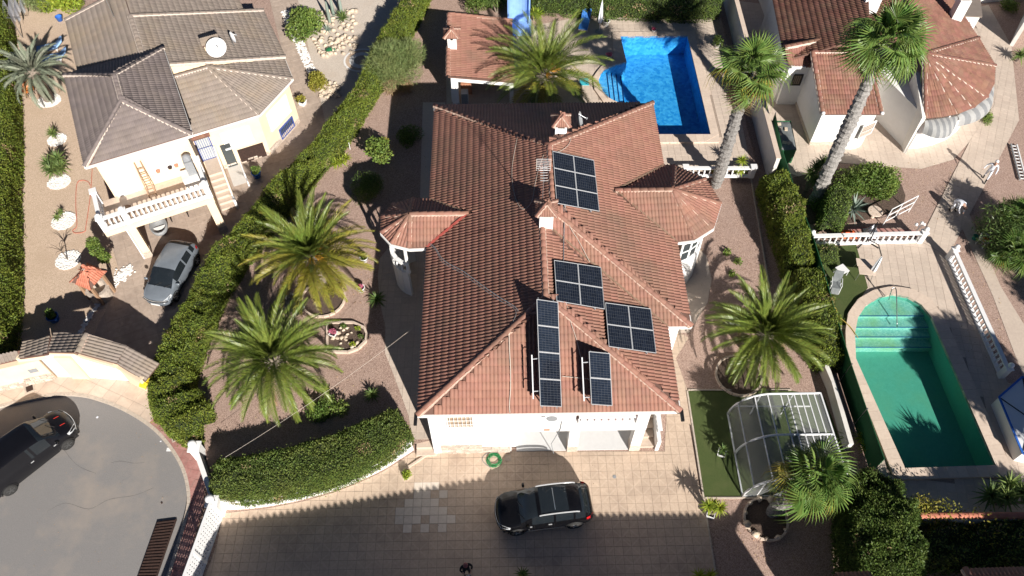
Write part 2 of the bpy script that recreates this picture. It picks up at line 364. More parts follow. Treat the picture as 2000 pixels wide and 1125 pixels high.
LF = dict(
  cypress = leafmat('cypress_leaf', (0.126,0.177,0.027), (0.210,0.261,0.037), scale=1.2),
  cypress_d = leafmat('dark_cypress_leaf', (0.076,0.126,0.027), (0.134,0.194,0.041), scale=1.2),
  laurel = leafmat('laurel_leaf', (0.101,0.151,0.034), (0.177,0.235,0.050), rand=0.45, scale=0.9),
  privet = leafmat('privet_leaf', (0.093,0.160,0.030), (0.168,0.235,0.050), rand=0.4),
  citrus = leafmat('citrus_leaf', (0.118,0.194,0.037), (0.203,0.278,0.059), rand=0.4),
  lime = leafmat('lime_green_leaf', (0.235,0.320,0.034), (0.337,0.404,0.050), rand=0.3),
  broom = leafmat('broom_leaf', (0.168,0.227,0.076), (0.253,0.303,0.118), rand=0.3),
  gold = leafmat('golden_leaf', (0.235,0.235,0.034), (0.337,0.303,0.050), rand=0.3),
  palm = leafmat('date_palm_leaf', (0.115,0.168,0.027), (0.180,0.225,0.045), rand=0.3, rough=0.38, trans=0.15),
  palm_y = leafmat('yellowing_palm_leaf', (0.200,0.205,0.028), (0.270,0.245,0.042), rand=0.3, rough=0.42, trans=0.12),
  palm_d = leafmat('dark_palm_leaf', (0.084,0.143,0.037), (0.134,0.203,0.059), rand=0.25, rough=0.4, trans=0.2),
  palm_b = leafmat('blue_palm_leaf', (0.17,0.20,0.14), (0.25,0.28,0.20), rand=0.2, rough=0.5, trans=0.15),
  fan = leafmat('fan_palm_leaf', (0.110,0.194,0.041), (0.185,0.278,0.067), rand=0.3, rough=0.4, trans=0.25),
  fan_y = leafmat('yellow_fan_leaf', (0.24,0.23,0.03), (0.33,0.28,0.05), rand=0.3, trans=0.25),
  yucca = leafmat('yucca_leaf', (0.126,0.194,0.059), (0.218,0.294,0.084), rand=0.3),
  agave = leafmat('agave_leaf', (0.20,0.26,0.22), (0.27,0.33,0.27), rand=0.2, trans=0.1),
  grey_sh = leafmat('grey_shrub_leaf', (0.17,0.19,0.18), (0.25,0.27,0.26), rand=0.3),
  dead = leafmat('dry_frond_leaf', (0.34,0.24,0.12), (0.45,0.34,0.2), rand=0.3, trans=0.15),
  flower = leafmat('pink_flower', (0.55,0.12,0.22), (0.65,0.25,0.33), rand=0.3),
  flower_w = leafmat('white_flower', (0.7,0.62,0.62), (0.75,0.7,0.68), rand=0.2),
)
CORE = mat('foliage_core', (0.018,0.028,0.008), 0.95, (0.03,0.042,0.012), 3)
# ================================================================ THE GROUND
LU = 0.40                                   # level of the upper garden and pool terrace
HA = math.radians(1.0)                      # turn of the middle house and its tiles
def fill(name, outer, holes=(), m=None, parent=None, kind='structure'):
    bm = bmesh.new(); es = []
    for loop in [outer] + list(holes):
        vs = [bm.verts.new(p) for p in loop]
        es += [bm.edges.new((vs[i], vs[(i+1) % len(vs)])) for i in range(len(vs))]
    bmesh.ops.triangle_fill(bm, use_beauty=True, use_dissolve=False, edges=es)
    for f in bm.faces:
        f.normal_update()
        if f.normal.z < 0: f.normal_flip()
    me = bpy.data.meshes.new(name); bm.to_mesh(me); bm.free()
    if m: me.materials.append(m)
    o = ob(name, me, parent)
    if parent is None: tag(o, kind=kind)
    return o
def sheet(name, px, z, m, curve=0, parent=None):
    pts = [tuple(G(p[0], p[1], z)) for p in px]
    if curve: pts = smooth_poly(pts, curve)
    return fill(name, pts, (), m, parent)
def clip_to_rect(poly, x0, y0, x1, y1):
    def cl(P, ax, val, sgn):
        out = []
        for i in range(len(P)):
            a, b = P[i-1], P[i]; da = sgn * (a[ax] - val); db = sgn * (b[ax] - val)
            if (da >= 0) != (db >= 0):
                t = da / (da - db); out.append((a[0] + (b[0]-a[0])*t, a[1] + (b[1]-a[1])*t))
            if db >= 0: out.append(b)
        return out
    for ax, val, s in ((0, x0, 1), (0, x1, -1), (1, y0, 1), (1, y1, -1)):
        if len(poly) < 3: return []
        poly = cl(poly, ax, val, s)
    return poly
def tile_floor(parent, poly, size, z, m, ang=HA, joint=0.011, th=0.010, limit=300, name='floor_tile', hole=None, size_y=None):
    """square tiles laid on a floor; the 300 nearest are single pieces, cut ones and the rest are joined"""
    sy = size_y or size
    c, s = math.cos(ang), math.sin(ang)
    L = [(p[0]*c + p[1]*s, -p[0]*s + p[1]*c) for p in poly]
    H = [(p[0]*c + p[1]*s, -p[0]*s + p[1]*c) for p in hole] if hole else None
    x0 = min(p[0] for p in L); x1 = max(p[0] for p in L); y0 = min(p[1] for p in L); y1 = max(p[1] for p in L)
    full = []; V = []; F = []
    i0, i1 = math.floor(x0/size), math.ceil(x1/size); j0, j1 = math.floor(y0/sy), math.ceil(y1/sy)
    for i in range(i0, i1):
        for j in range(j0, j1):
            a, b, a2, b2 = i*size + joint/2, j*sy + joint/2, (i+1)*size - joint/2, (j+1)*sy - joint/2
            if H and in_poly((a+a2)/2, (b+b2)/2, H): continue
            q = clip_to_rect(L, a, b, a2, b2)
            if len(q) < 3: continue
            ar = abs(sum(q[k-1][0]*q[k][1] - q[k][0]*q[k-1][1] for k in range(len(q)))) / 2
            if ar > 0.985*(a2-a)*(b2-b): full.append((a, b)); continue
            if ar < 0.004: continue
            n = len(V); V += [(x*c - y*s, x*s + y*c, z + th) for x, y in q]; F.append(tuple(range(n, n+len(q))))
    W = size - joint; W2 = sy - joint; e = min(0.006, th*0.5)
    tv = [(e,e,th),(W-e,e,th),(W-e,W2-e,th),(e,W2-e,th),(0,0,th-e),(W,0,th-e),(W,W2,th-e),(0,W2,th-e),(0,0,0),(W,0,0),(W,W2,0),(0,W2,0)]
    tf = [(0,1,2,3)] + [(4+k, 4+(k+1)%4, (k+1)%4, k) for k in range(4)] + [(8+k, 8+(k+1)%4, 4+(k+1)%4, 4+k) for k in range(4)]
    full.sort(key=lambda p: (p[0]*c - p[1]*s)**2*0.3 + (p[0]*s + p[1]*c)**2)
    me = mesh(name, tv, tf, m)
    R = Matrix.Rotation(ang, 4, 'Z')
    for a, b in full[:limit]:
        w = Vector((a*c - b*s, a*s + b*c, z)); zz = (random.random() - 0.5) * 0.003
        ob(name, me, parent, Matrix.Translation(w + Vector((0, 0, zz))) @ R)
    for a, b in full[limit:]:
        n = len(V); V += [((a+x)*c - (b+y)*s, (a+x)*s + (b+y)*c, z + h) for x, y, h in tv]; F += [tuple(k + n for k in f) for f in tf]
    if V: tag(ob('floor_tiles', mesh('floor_tiles', V, F, m), parent), kind='stuff')

# pool outlines ------------------------------------------------------------
PZ = LU + 0.14                                                        # coping of the blue pool
pool_in = [G(1212,71,PZ), G(1343,70,PZ), G(1388,262,PZ), G(1238,262,PZ), G(1224,206,PZ)]
sc_ = [G(1215,202,PZ), G(1190,191,PZ), G(1174,172,PZ), G(1170,152,PZ), G(1184,134,PZ), G(1206,125,PZ), G(1224,121,PZ)]
pool_in = [tuple(p)[:2] for p in pool_in] + [tuple(p)[:2] for p in smooth_poly([tuple(q)[:2] for q in sc_], 3, False)]
pool_out_px = [(1196,62),(1356,61),(1405,264),(1404,277),(1230,278),(1210,214),(1178,198),(1161,174),(1158,150),(1174,129),(1199,116)]
pool_out = [tuple(G(u, v, PZ))[:2] for u, v in pool_out_px]
gp_px = [(1672,700),(1670,650),(1676,620),(1692,596),(1718,580),(1745,574),(1775,580),(1800,595),(1820,620),(1838,662),(1945,908),(1768,914)]
gpo_px = [(1655,700),(1651,650),(1656,612),(1675,584),(1708,565),(1745,558),(1784,564),(1816,582),(1840,612),(1860,652),(1975,912),(1972,930),(1760,936),(1744,925)]
GZ = 0.16
gpool_in = [tuple(G(u, v, GZ))[:2] for u, v in gp_px]
gpool_out = [tuple(G(u, v, GZ))[:2] for u, v in gpo_px]
def z3(pts, z): return [(p[0], p[1], z) for p in pts]

big = 260.0
fill('ground', [(-big,-60,0),(big,-60,0),(big,big,0),(-big,big,0)], [z3(pool_out, 0), z3(gpool_out, 0)], MT['gravel'])

# the cul-de-sac -----------------------------------------------------------
kerb_px = [(-200,850),(-60,812),(40,785),(110,772),(160,773),(200,783),(240,799),(280,822),(312,848),(338,880),(358,915),(368,950),(370,985),(360,1030),(345,1080),(330,1130),(300,1240)]
kerb_w = smooth_poly([tuple(G(u, v)) for u, v in kerb_px], 3, False)
road = fill('road', z3(kerb_w, 0.004) + [(-14,-20,0.004),(-90,-20,0.004),(-90,18,0.004)], (), MT['asphalt'])
back_px = [(305,1240),(362,1125),(385,1040),(400,985),(402,930),(392,890),(370,868),(345,835),(318,800),(303,768),(254,742),(168,738),(113,737),(60,748),(0,762),(-60,790),(-200,830)]
back_w = [tuple(G(u, v)) for u, v in back_px]
fill('pavement', z3(kerb_w, 0.12) + z3(back_w, 0.12), (), MT['joint'])
pav = bpy.data.objects['pavement']
ksplit = [p for p in kerb_w if p[1] > G(0, 838).y or p[0] < G(300, 800).x]
kred = [p for p in kerb_w if p not in ksplit]
# beige stretch and red stretch, slab by slab
bsp = [tuple(G(u, v)) for u, v in back_px if not (v > 800 and u > 300)]
rsp = [tuple(G(u, v)) for u, v in back_px if (v > 790 and u > 300)]
tile_floor(pav, [p[:2] for p in ksplit] + [p[:2] for p in bsp], 0.80, 0.12, MT['pave'], ang=math.radians(-24), joint=0.012, th=0.012, name='paving_slab')
tile_floor(pav, [p[:2] for p in ([ksplit[-1]] + kred)] + [p[:2] for p in rsp], 0.40, 0.12, MT['pave_red'], ang=math.radians(-14), joint=0.010, th=0.012, name='paving_slab')
# kerb stones along the road edge
for a, b in zip(kerb_w[:-1], kerb_w[1:]):
    a = Vector(a); b = Vector(b)
    if (b - a).length < 0.02: continue
    d = (b - a).normalized()
    MB().bar(a + d*0.008 + Vector((0,0,0.065)), b - d*0.008 + Vector((0,0,0.065)), 0.16, 0.15).obj('kerb_stone', MT['kerb'], pav)
# concrete gutter strip beside the kerb
gut = [Vector(p) for p in kerb_w if -19 < p[0] < -11 and p[1] > 14.5]
# drain covers
def manhole(px, z, w, label, m):
    c = G(*px, z); t = thing('drain_cover', c, label, 'drain cover')
    MB().box((-w/2,-w/2,0.0),(w/2,w/2,0.016)).obj('frame', MT['kerb'], t, wm(t) @ Matrix.Rotation(0.5, 4, 'Z'))
    MB().box((-w*.33,-w*.33,0.012),(w*.33,w*.33,0.022)).obj('grate', m, t, wm(t) @ Matrix.Rotation(0.5, 4, 'Z'))
manhole((58,759), 0.13, 0.5, 'small brown square drain cover in the beige pavement', MT['rust'])
manhole((342,856), 0.13, 0.34, 'small drain cover in the red pavement near the kerb', MT['rust'])

# cracks and a tar patch in the asphalt
CR_ = mat('asphalt_crack', (0.11,0.105,0.10), .95, (0.14,0.135,0.13), 9); TAR = mat('asphalt_patch', (0.16,0.154,0.15), .92, (0.215,0.205,0.20), 30, bump=.4, bscale=90, bdist=.01)
for px in ([(90,1000),(130,985),(175,992),(215,975),(262,968),(300,955)], [(215,905),(235,900),(262,905),(280,900)], [(120,870),(150,905),(190,925)]):
    pts = smooth_poly([tuple(G(u + random.uniform(-3,3), v + random.uniform(-3,3), .0065)) for u, v in px], 5, False); V = []
    for i, p in enumerate(pts):
        w_ = random.uniform(.004,.012); V += [(p[0], p[1] - w_, p[2]), (p[0], p[1] + w_, p[2])]
    ob('crack', mesh('crack', V, [(2*i, 2*i+2, 2*i+3, 2*i+1) for i in range(len(pts)-1)], CR_), road)
pass
# left plot ----------------------------------------------------------------
sheet('gravel_yard', [(20,-30),(150,-30),(150,60),(200,330),(220,420),(240,480),(250,530),(200,640),(170,700),(30,720)], 0.008, MT['gravel_tan'])
dl_px = [(205,440),(260,400),(380,380),(470,300),(640,200),(700,120),(600,120),(560,-30),(520,-30),(590,220),(640,260),(420,520),(320,720),(250,730),(165,700),(185,640),(240,545)]
dl = sheet('left_driveway', [(205,440),(250,380),(420,330),(570,180),(520,-30),(575,-30),(602,90),(625,190),(640,262),(560,370),(470,460),(400,560),(330,720),(250,735),(165,705),(190,640),(238,545)], 0.016, MT['joint'])
tile_floor(dl, [tuple(G(u, v))[:2] for u, v in [(205,440),(250,380),(420,330),(570,180),(520,-30),(575,-30),(602,90),(625,190),(640,262),(560,370),(470,460),(400,560),(330,720),(250,735),(165,705),(190,640),(238,545)]], 0.60, 0.016, MT['pave_d'], ang=math.radians(25), joint=0.008)
sheet('rock_garden_ground', [(575,-30),(602,90),(625,190),(640,262),(700,180),(760,100),(800,-30)], 0.012, MT['gravel_grey'])

# upper garden of the middle plot ------------------------------------------
wall_px = [(432,992),(480,990),(530,984),(590,972),(650,955),(700,936),(745,915),(780,893),(806,876)]
UG = [(432,985),(480,983),(530,977),(590,965),(650,948),(700,929),(745,908),(780,886),(806,868),(852,858),(852,840),(1100,700),(1100,345),(1300,345),(1300,335),(1480,335),(1390,-40),(800,-40),(760,60),(700,165),(640,255),(560,360),(470,455),(400,560),(340,680),(310,760),(330,815),(395,850),(405,905)]
ug = fill('garden_ground', [tuple(G(u, v, LU)) for u, v in UG], [z3(pool_out, LU)], MT['gravel'])
tp = [(872,206),(872,60),(1010,56),(1130,34),(1392,38),(1415,110),(1440,200),(1468,334),(1290,336),(1262,230),(1262,206)]
TERR = [tuple(G(u, v, LU)) for u, v in tp]
ter = fill('pool_terrace', z3(TERR, LU + 0.006), [z3(pool_out, LU + 0.006)], MT['joint'])
mid = [((a[0]), (a[1])) for a in pool_out]
tile_floor(ter, [p[:2] for p in TERR], 0.40, LU + 0.006, MT['terrace'], joint=0.007, hole=[(p[0]*1.0, p[1]) for p in mid])
walk_px = [(852,852),(806,860),(798,812),(770,735),(752,690),(753,640),(742,590),(738,540),(742,505),(758,485),(780,474),(845,470)]
wk = sheet('garden_walk', walk_px, LU + 0.008, MT['joint'])
tile_floor(wk, [tuple(G(u, v, LU))[:2] for u, v in walk_px], 0.40, LU + 0.008, MT['terrace'], joint=0.008)
sheet('side_walk', [(845,470),(818,470),(822,330),(826,200),(870,200)], LU + 0.009, MT['terrace'])

# front driveway -----------------------------------------------------------
DR = [(405,1150),(425,1060),(434,1003),(480,998),(530,992),(590,980),(650,963),(700,944),(745,923),(780,902),(806,884),(856,882),(1298,882),(1310,640),(1345,660),(1320,700),(1343,763),(1373,972),(1402,1150)]
DRW = [tuple(G(u, v)) for u, v in DR]
DRW[0] = (DRW[0][0] - 1.2, DRW[0][1] - 6, 0); DRW[-1] = (DRW[-1][0], DRW[-1][1] - 6, 0)
dr = fill('driveway', z3(DRW, 0.008), (), MT['joint'])
def diamonds(m, step=0.8, ang=HA):
    """printed bands across the tiles that meet in large diamonds"""
    nt = m.node_tree; N = nt.nodes; L = nt.links; B = N['Principled BSDF']
    src = B.inputs['Base Color'].links[0].from_socket
    geo = N.new('ShaderNodeNewGeometry'); rot = N.new('ShaderNodeVectorRotate'); rot.rotation_type = 'Z_AXIS'; rot.inputs['Angle'].default_value = -ang
    L.new(geo.outputs['Position'], rot.inputs['Vector']); sp = N.new('ShaderNodeSeparateXYZ'); L.new(rot.outputs[0], sp.inputs[0])
    def op(k, a, b=None):
        x = N.new('ShaderNodeMath'); x.operation = k
        for i, q in enumerate((a, b)):
            if q is None: continue
            if isinstance(q, (int, float)): x.inputs[i].default_value = q
            else: L.new(q, x.inputs[i])
        return x.outputs[0]
    def tri(s): return op('ABSOLUTE', op('SUBTRACT', op('FRACT', op('DIVIDE', s, step)), 0.5))
    d = op('ABSOLUTE', op('SUBTRACT', op('ADD', tri(sp.outputs[0]), tri(sp.outputs[1])), 0.5))
    band = op('LESS_THAN', d, 0.06)
    mr = N.new('ShaderNodeTexNoise'); mr.inputs['Scale'].default_value = 0.45; L.new(geo.outputs['Position'], mr.inputs['Vector'])
    k = op('MULTIPLY', band, op('MULTIPLY', mr.outputs['Fac'], 0.34))
    x = N.new('ShaderNodeMix'); x.data_type = 'RGBA'; L.new(k, x.inputs[0]); L.new(src, x.inputs[6]); x.inputs[7].default_value = (0.70,0.57,0.45,1)
    L.new(x.outputs[2], B.inputs['Base Color'])
diamonds(MT['drive'])
tile_floor(dr, [p[:2] for p in DRW], 0.40, 0.008, MT['drive'])
# pale newer tiles
MT['pale_tile'] = mat('pale_new_tile', (0.66,0.57,0.48), 0.75, (0.72,0.63,0.54), 6, rand=0.05)
for k, (u, v) in enumerate([(822,945),(840,945),(858,945),(822,962),(840,962),(858,962),(800,980),(818,980),(836,980),(854,980),(780,998),(798,998),(816,998),(834,998),(852,998),(870,998),(778,1016),(796,1016),(816,1016),(840,1016),(862,1016),(886,1016),(798,1032),(834,1032),(870,1032)]):
    p = G(u, v); q = Vector((p.x*math.cos(HA) + p.y*math.sin(HA), -p.x*math.sin(HA) + p.y*math.cos(HA), 0))
    a, b = math.floor(q.x/0.4)*0.4, math.floor(q.y/0.4)*0.4
    w = Vector((a*math.cos(HA) - b*math.sin(HA), a*math.sin(HA) + b*math.cos(HA), 0.0195))
    if k == 0: pme = mesh('floor_tile', [(.007,.007,.004),(.393,.007,.004),(.393,.393,.004),(.007,.393,.004),(.007,.007,0),(.393,.007,0),(.393,.393,0),(.007,.393,0)], [(0,1,2,3),(4,5,1,0),(5,6,2,1),(6,7,3,2),(7,4,0,3)], MT['pale_tile'])
    ob('floor_tile', pme, dr, Matrix.Translation(w) @ Matrix.Rotation(HA, 4, 'Z'))

# east garden --------------------------------------------------------------
sheet('lawn', [(1344,763),(1545,763),(1610,775),(1652,890),(1600,972),(1375,972)], 0.012, MT['grass'])
e1 = sheet('east_walk', [(1330,475),(1352,474),(1380,500),(1390,545),(1382,590),(1362,625),(1345,650),(1312,650)], 0.012, MT['terrace'])
for nm, px in (('edging', [(1342,764),(1374,973)]), ('edging', [(1374,973),(1600,973)]), ('edging', [(1374,973),(1402,1150)]), ('edging', [(1466,345),(1502,560)]), ('edging', [(1344,762),(1545,762)])):
    a, b = G(*px[0]), G(*px[1])
    o = MB().bar(a + Vector((0,0,0.02)), b + Vector((0,0,0.02)), 0.08, 0.08).obj('garden_edging', MT['kerb']); tag(o, kind='structure')

# right plot ---------------------------------------------------------------
sheet('turf', [(1575,485),(1672,478),(1695,562),(1655,620),(1652,636),(1625,636),(1600,590)], 0.012, MT['grass'])
TR = [(1672,478),(1800,472),(1852,502),(1968,748),(2080,770),(2110,1000),(1745,1000),(1705,890),(1632,650),(1632,636),(1652,636),(1655,620),(1695,562)]
TRW = [tuple(G(u, v)) for u, v in TR]
t2 = fill('neighbour_terrace', z3(TRW, 0.008), [z3(gpool_out, 0.008)], MT['joint'])
tile_floor(t2, [p[:2] for p in TRW], 0.45, 0.008, MT['terrace'], ang=math.radians(-8), joint=0.007, hole=gpool_out)
pth = [(1796,470),(1852,502),(1882,440),(1945,322),(1990,235),(1975,90),(1930,10),(1890,20),(1945,130),(1942,205),(1896,272)]
p2 = sheet('neighbour_path', pth, 0.02, MT['joint'])
tile_floor(p2, [tuple(G(u, v))[:2] for u, v in pth], 0.45, 0.02, MT['terrace'], ang=math.radians(-26), joint=0.006)
sheet('branch_path', [(1872,430),(1892,415),(1955,560),(2010,650),(2040,740),(2000,740),(1940,580)], 0.014, MT['terrace'])
apr = [(1440,110),(1502,325),(1560,345),(1640,318),(1720,325),(1800,330),(1862,312),(1898,272),(1945,205),(1945,60),(1420,0)]
a2 = sheet('house_apron', apr, 0.012, MT['joint'])
tile_floor(a2, [tuple(G(u, v))[:2] for u, v in apr], 0.45, 0.012, MT['terrace'], ang=math.radians(-4), joint=0.005)
sheet('red_strip', [(1690,448),(1790,462),(1793,450),(1640,440),(1638,462)], 0.016, MT['pave_red'])
sheet('bed_soil', [(1520,360),(1640,330),(1745,345),(1765,400),(1690,430),(1600,440),(1540,420)], 0.016, MT['soil'], curve=3)

# ---------------------------------------------------------------- the two swimming pools
def pool(name, label, inner, outer, zc, zwater, depth, floor_m, n_wall=None):
    c = Vector((sum(p[0] for p in inner)/len(inner), sum(p[1] for p in inner)/len(inner), zc))
    t = thing(name, (c.x, c.y, zc), label, 'swimming pool')
    n = len(inner); zb = zwater - depth
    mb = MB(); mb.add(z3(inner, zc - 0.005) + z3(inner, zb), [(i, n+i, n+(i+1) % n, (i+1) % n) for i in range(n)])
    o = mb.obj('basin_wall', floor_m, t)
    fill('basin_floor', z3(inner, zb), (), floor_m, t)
    fill('water', z3(inner, zwater), (), MT['water'] if 'blue' in label else MT['water_g'], t)
    return t
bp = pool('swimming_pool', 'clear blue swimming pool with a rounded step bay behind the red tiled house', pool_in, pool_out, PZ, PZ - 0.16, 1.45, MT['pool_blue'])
gp = pool('swimming_pool', 'green pool with a round stepped end beside the white balustrade', gpool_in, gpool_out, GZ, GZ - 0.22, 1.30, MT['pool_green'])
def coping(t, inner, outer, z0, z1, step=0.5):
    """coping stones laid round the pool, one by one"""
    def resample(poly, n):
        P = [np.array(p) for p in poly] + [np.array(poly[0])]; d = [0]
        for i in range(1, len(P)): d.append(d[-1] + np.linalg.norm(P[i] - P[i-1]))
        return P, d
    P, d = resample(inner, 0); cuts = sorted(set([round(x, 4) for x in d] ))
    allc = []
    for a, b in zip(cuts[:-1], cuts[1:]):
        k = max(1, round((b - a)/step)); allc += [a + (b - a)*i/k for i in range(k)]
    allc.append(cuts[-1])
    O = [np.array(p) for p in outer]
    def at(s):
        for i in range(1, len(P)):
            if s <= d[i] + 1e-6: return P[i-1] + (P[i] - P[i-1]) * ((s - d[i-1]) / max(1e-9, d[i] - d[i-1]))
        return P[-1]
    def proj(p):
        best = None
        for i in range(len(O)):
            a, b = O[i-1], O[i]; ab = b - a; tt = np.clip(np.dot(p - a, ab) / np.dot(ab, ab), 0, 1); q = a + ab*tt; dd = np.linalg.norm(q - p)
            if best is None or dd < best[0]: best = (dd, q)
        return best[1]
    for s0, s1 in zip(allc[:-1], allc[1:]):
        a, b = at(s0), at(s1 - 1e-4); c, dd = proj(b), proj(a)
        cor = min(O, key=lambda q: np.linalg.norm(q - (a + b)/2))
        L_ = np.linalg.norm(b - a)
        if L_ < 0.03: continue
        q = (b - a)/L_ * 0.004
        MB().prism([tuple(a + q), tuple(b - q), tuple(c - q), tuple(dd + q)], z0, z1).obj('coping_stone', MT['coping'], t)
    # bedding under and between the stones
    n = len(outer)
    mb = MB(); mb.add(z3(outer, 0 if z0 < 0.3 else LU) + z3(outer, z1 - 0.012), [(i, (i+1) % n, n + (i+1) % n, n + i) for i in range(n)])
    mb.obj('kerb_face', MT['coping'], t)
    fill('bedding', z3(outer, z1 - 0.014), [z3(inner, z1 - 0.014)], MT['coping'], t)
coping(bp, pool_in, pool_out, LU, PZ)
coping(gp, gpool_in, gpool_out, 0.0, GZ)
# steps inside the pools
zw = PZ - 0.16
for k, (u0, v0, u1, v1) in enumerate(((1186,133,1194,197),(1196,128,1205,202),(1206,125,1216,206),(1216,122,1227,212))):
    a, b = G(u0, v0, PZ), G(u1, v1, PZ)
    L0 = [tuple(p)[:2] for p in ([a, b] + [Vector((p[0], p[1], 0)) for p in pool_in[5:-1] if p[0] < min(a.x, b.x) - 0.02])]
    zt = zw - 0.25*(k + 1)
    MB().prism(L0, zw - 1.45, zt).obj('pool_step', MT['pool_step'], bp)
    MB().bar((a.x, a.y, zt + 0.004), (b.x, b.y, zt + 0.004), 0.08, 0.012).obj('step_edge', MT['line_dark'], bp)
zw = GZ - 0.22
ymax = max(p[1] for p in gpool_in)
for k, v in enumerate((612, 630, 645, 661)):
    yv = G(1745, v + 2, zw).y
    mx = [(p[0], p[1]) for p in smooth_poly([(q[0], q[1]) for q in gpool_in], 4) if p[1] > yv]
    xs = clip_to_rect([(q[0], q[1]) for q in gpool_in], -99, yv, 99, 99)
    zt = zw - 0.16 - 0.22*k
    MB().prism(xs, zw - 1.3, zt).obj('pool_step', MT['pool_gstep'], gp)
    x0 = min(p[0] for p in xs if p[1] < yv + 0.02); x1 = max(p[0] for p in xs if p[1] < yv + 0.02)
    MB().bar((x0 + .02, yv, zt + 0.004), (x1 - .02, yv, zt + 0.004), 0.05, 0.012).obj('step_edge', MT['line_blue'], gp)
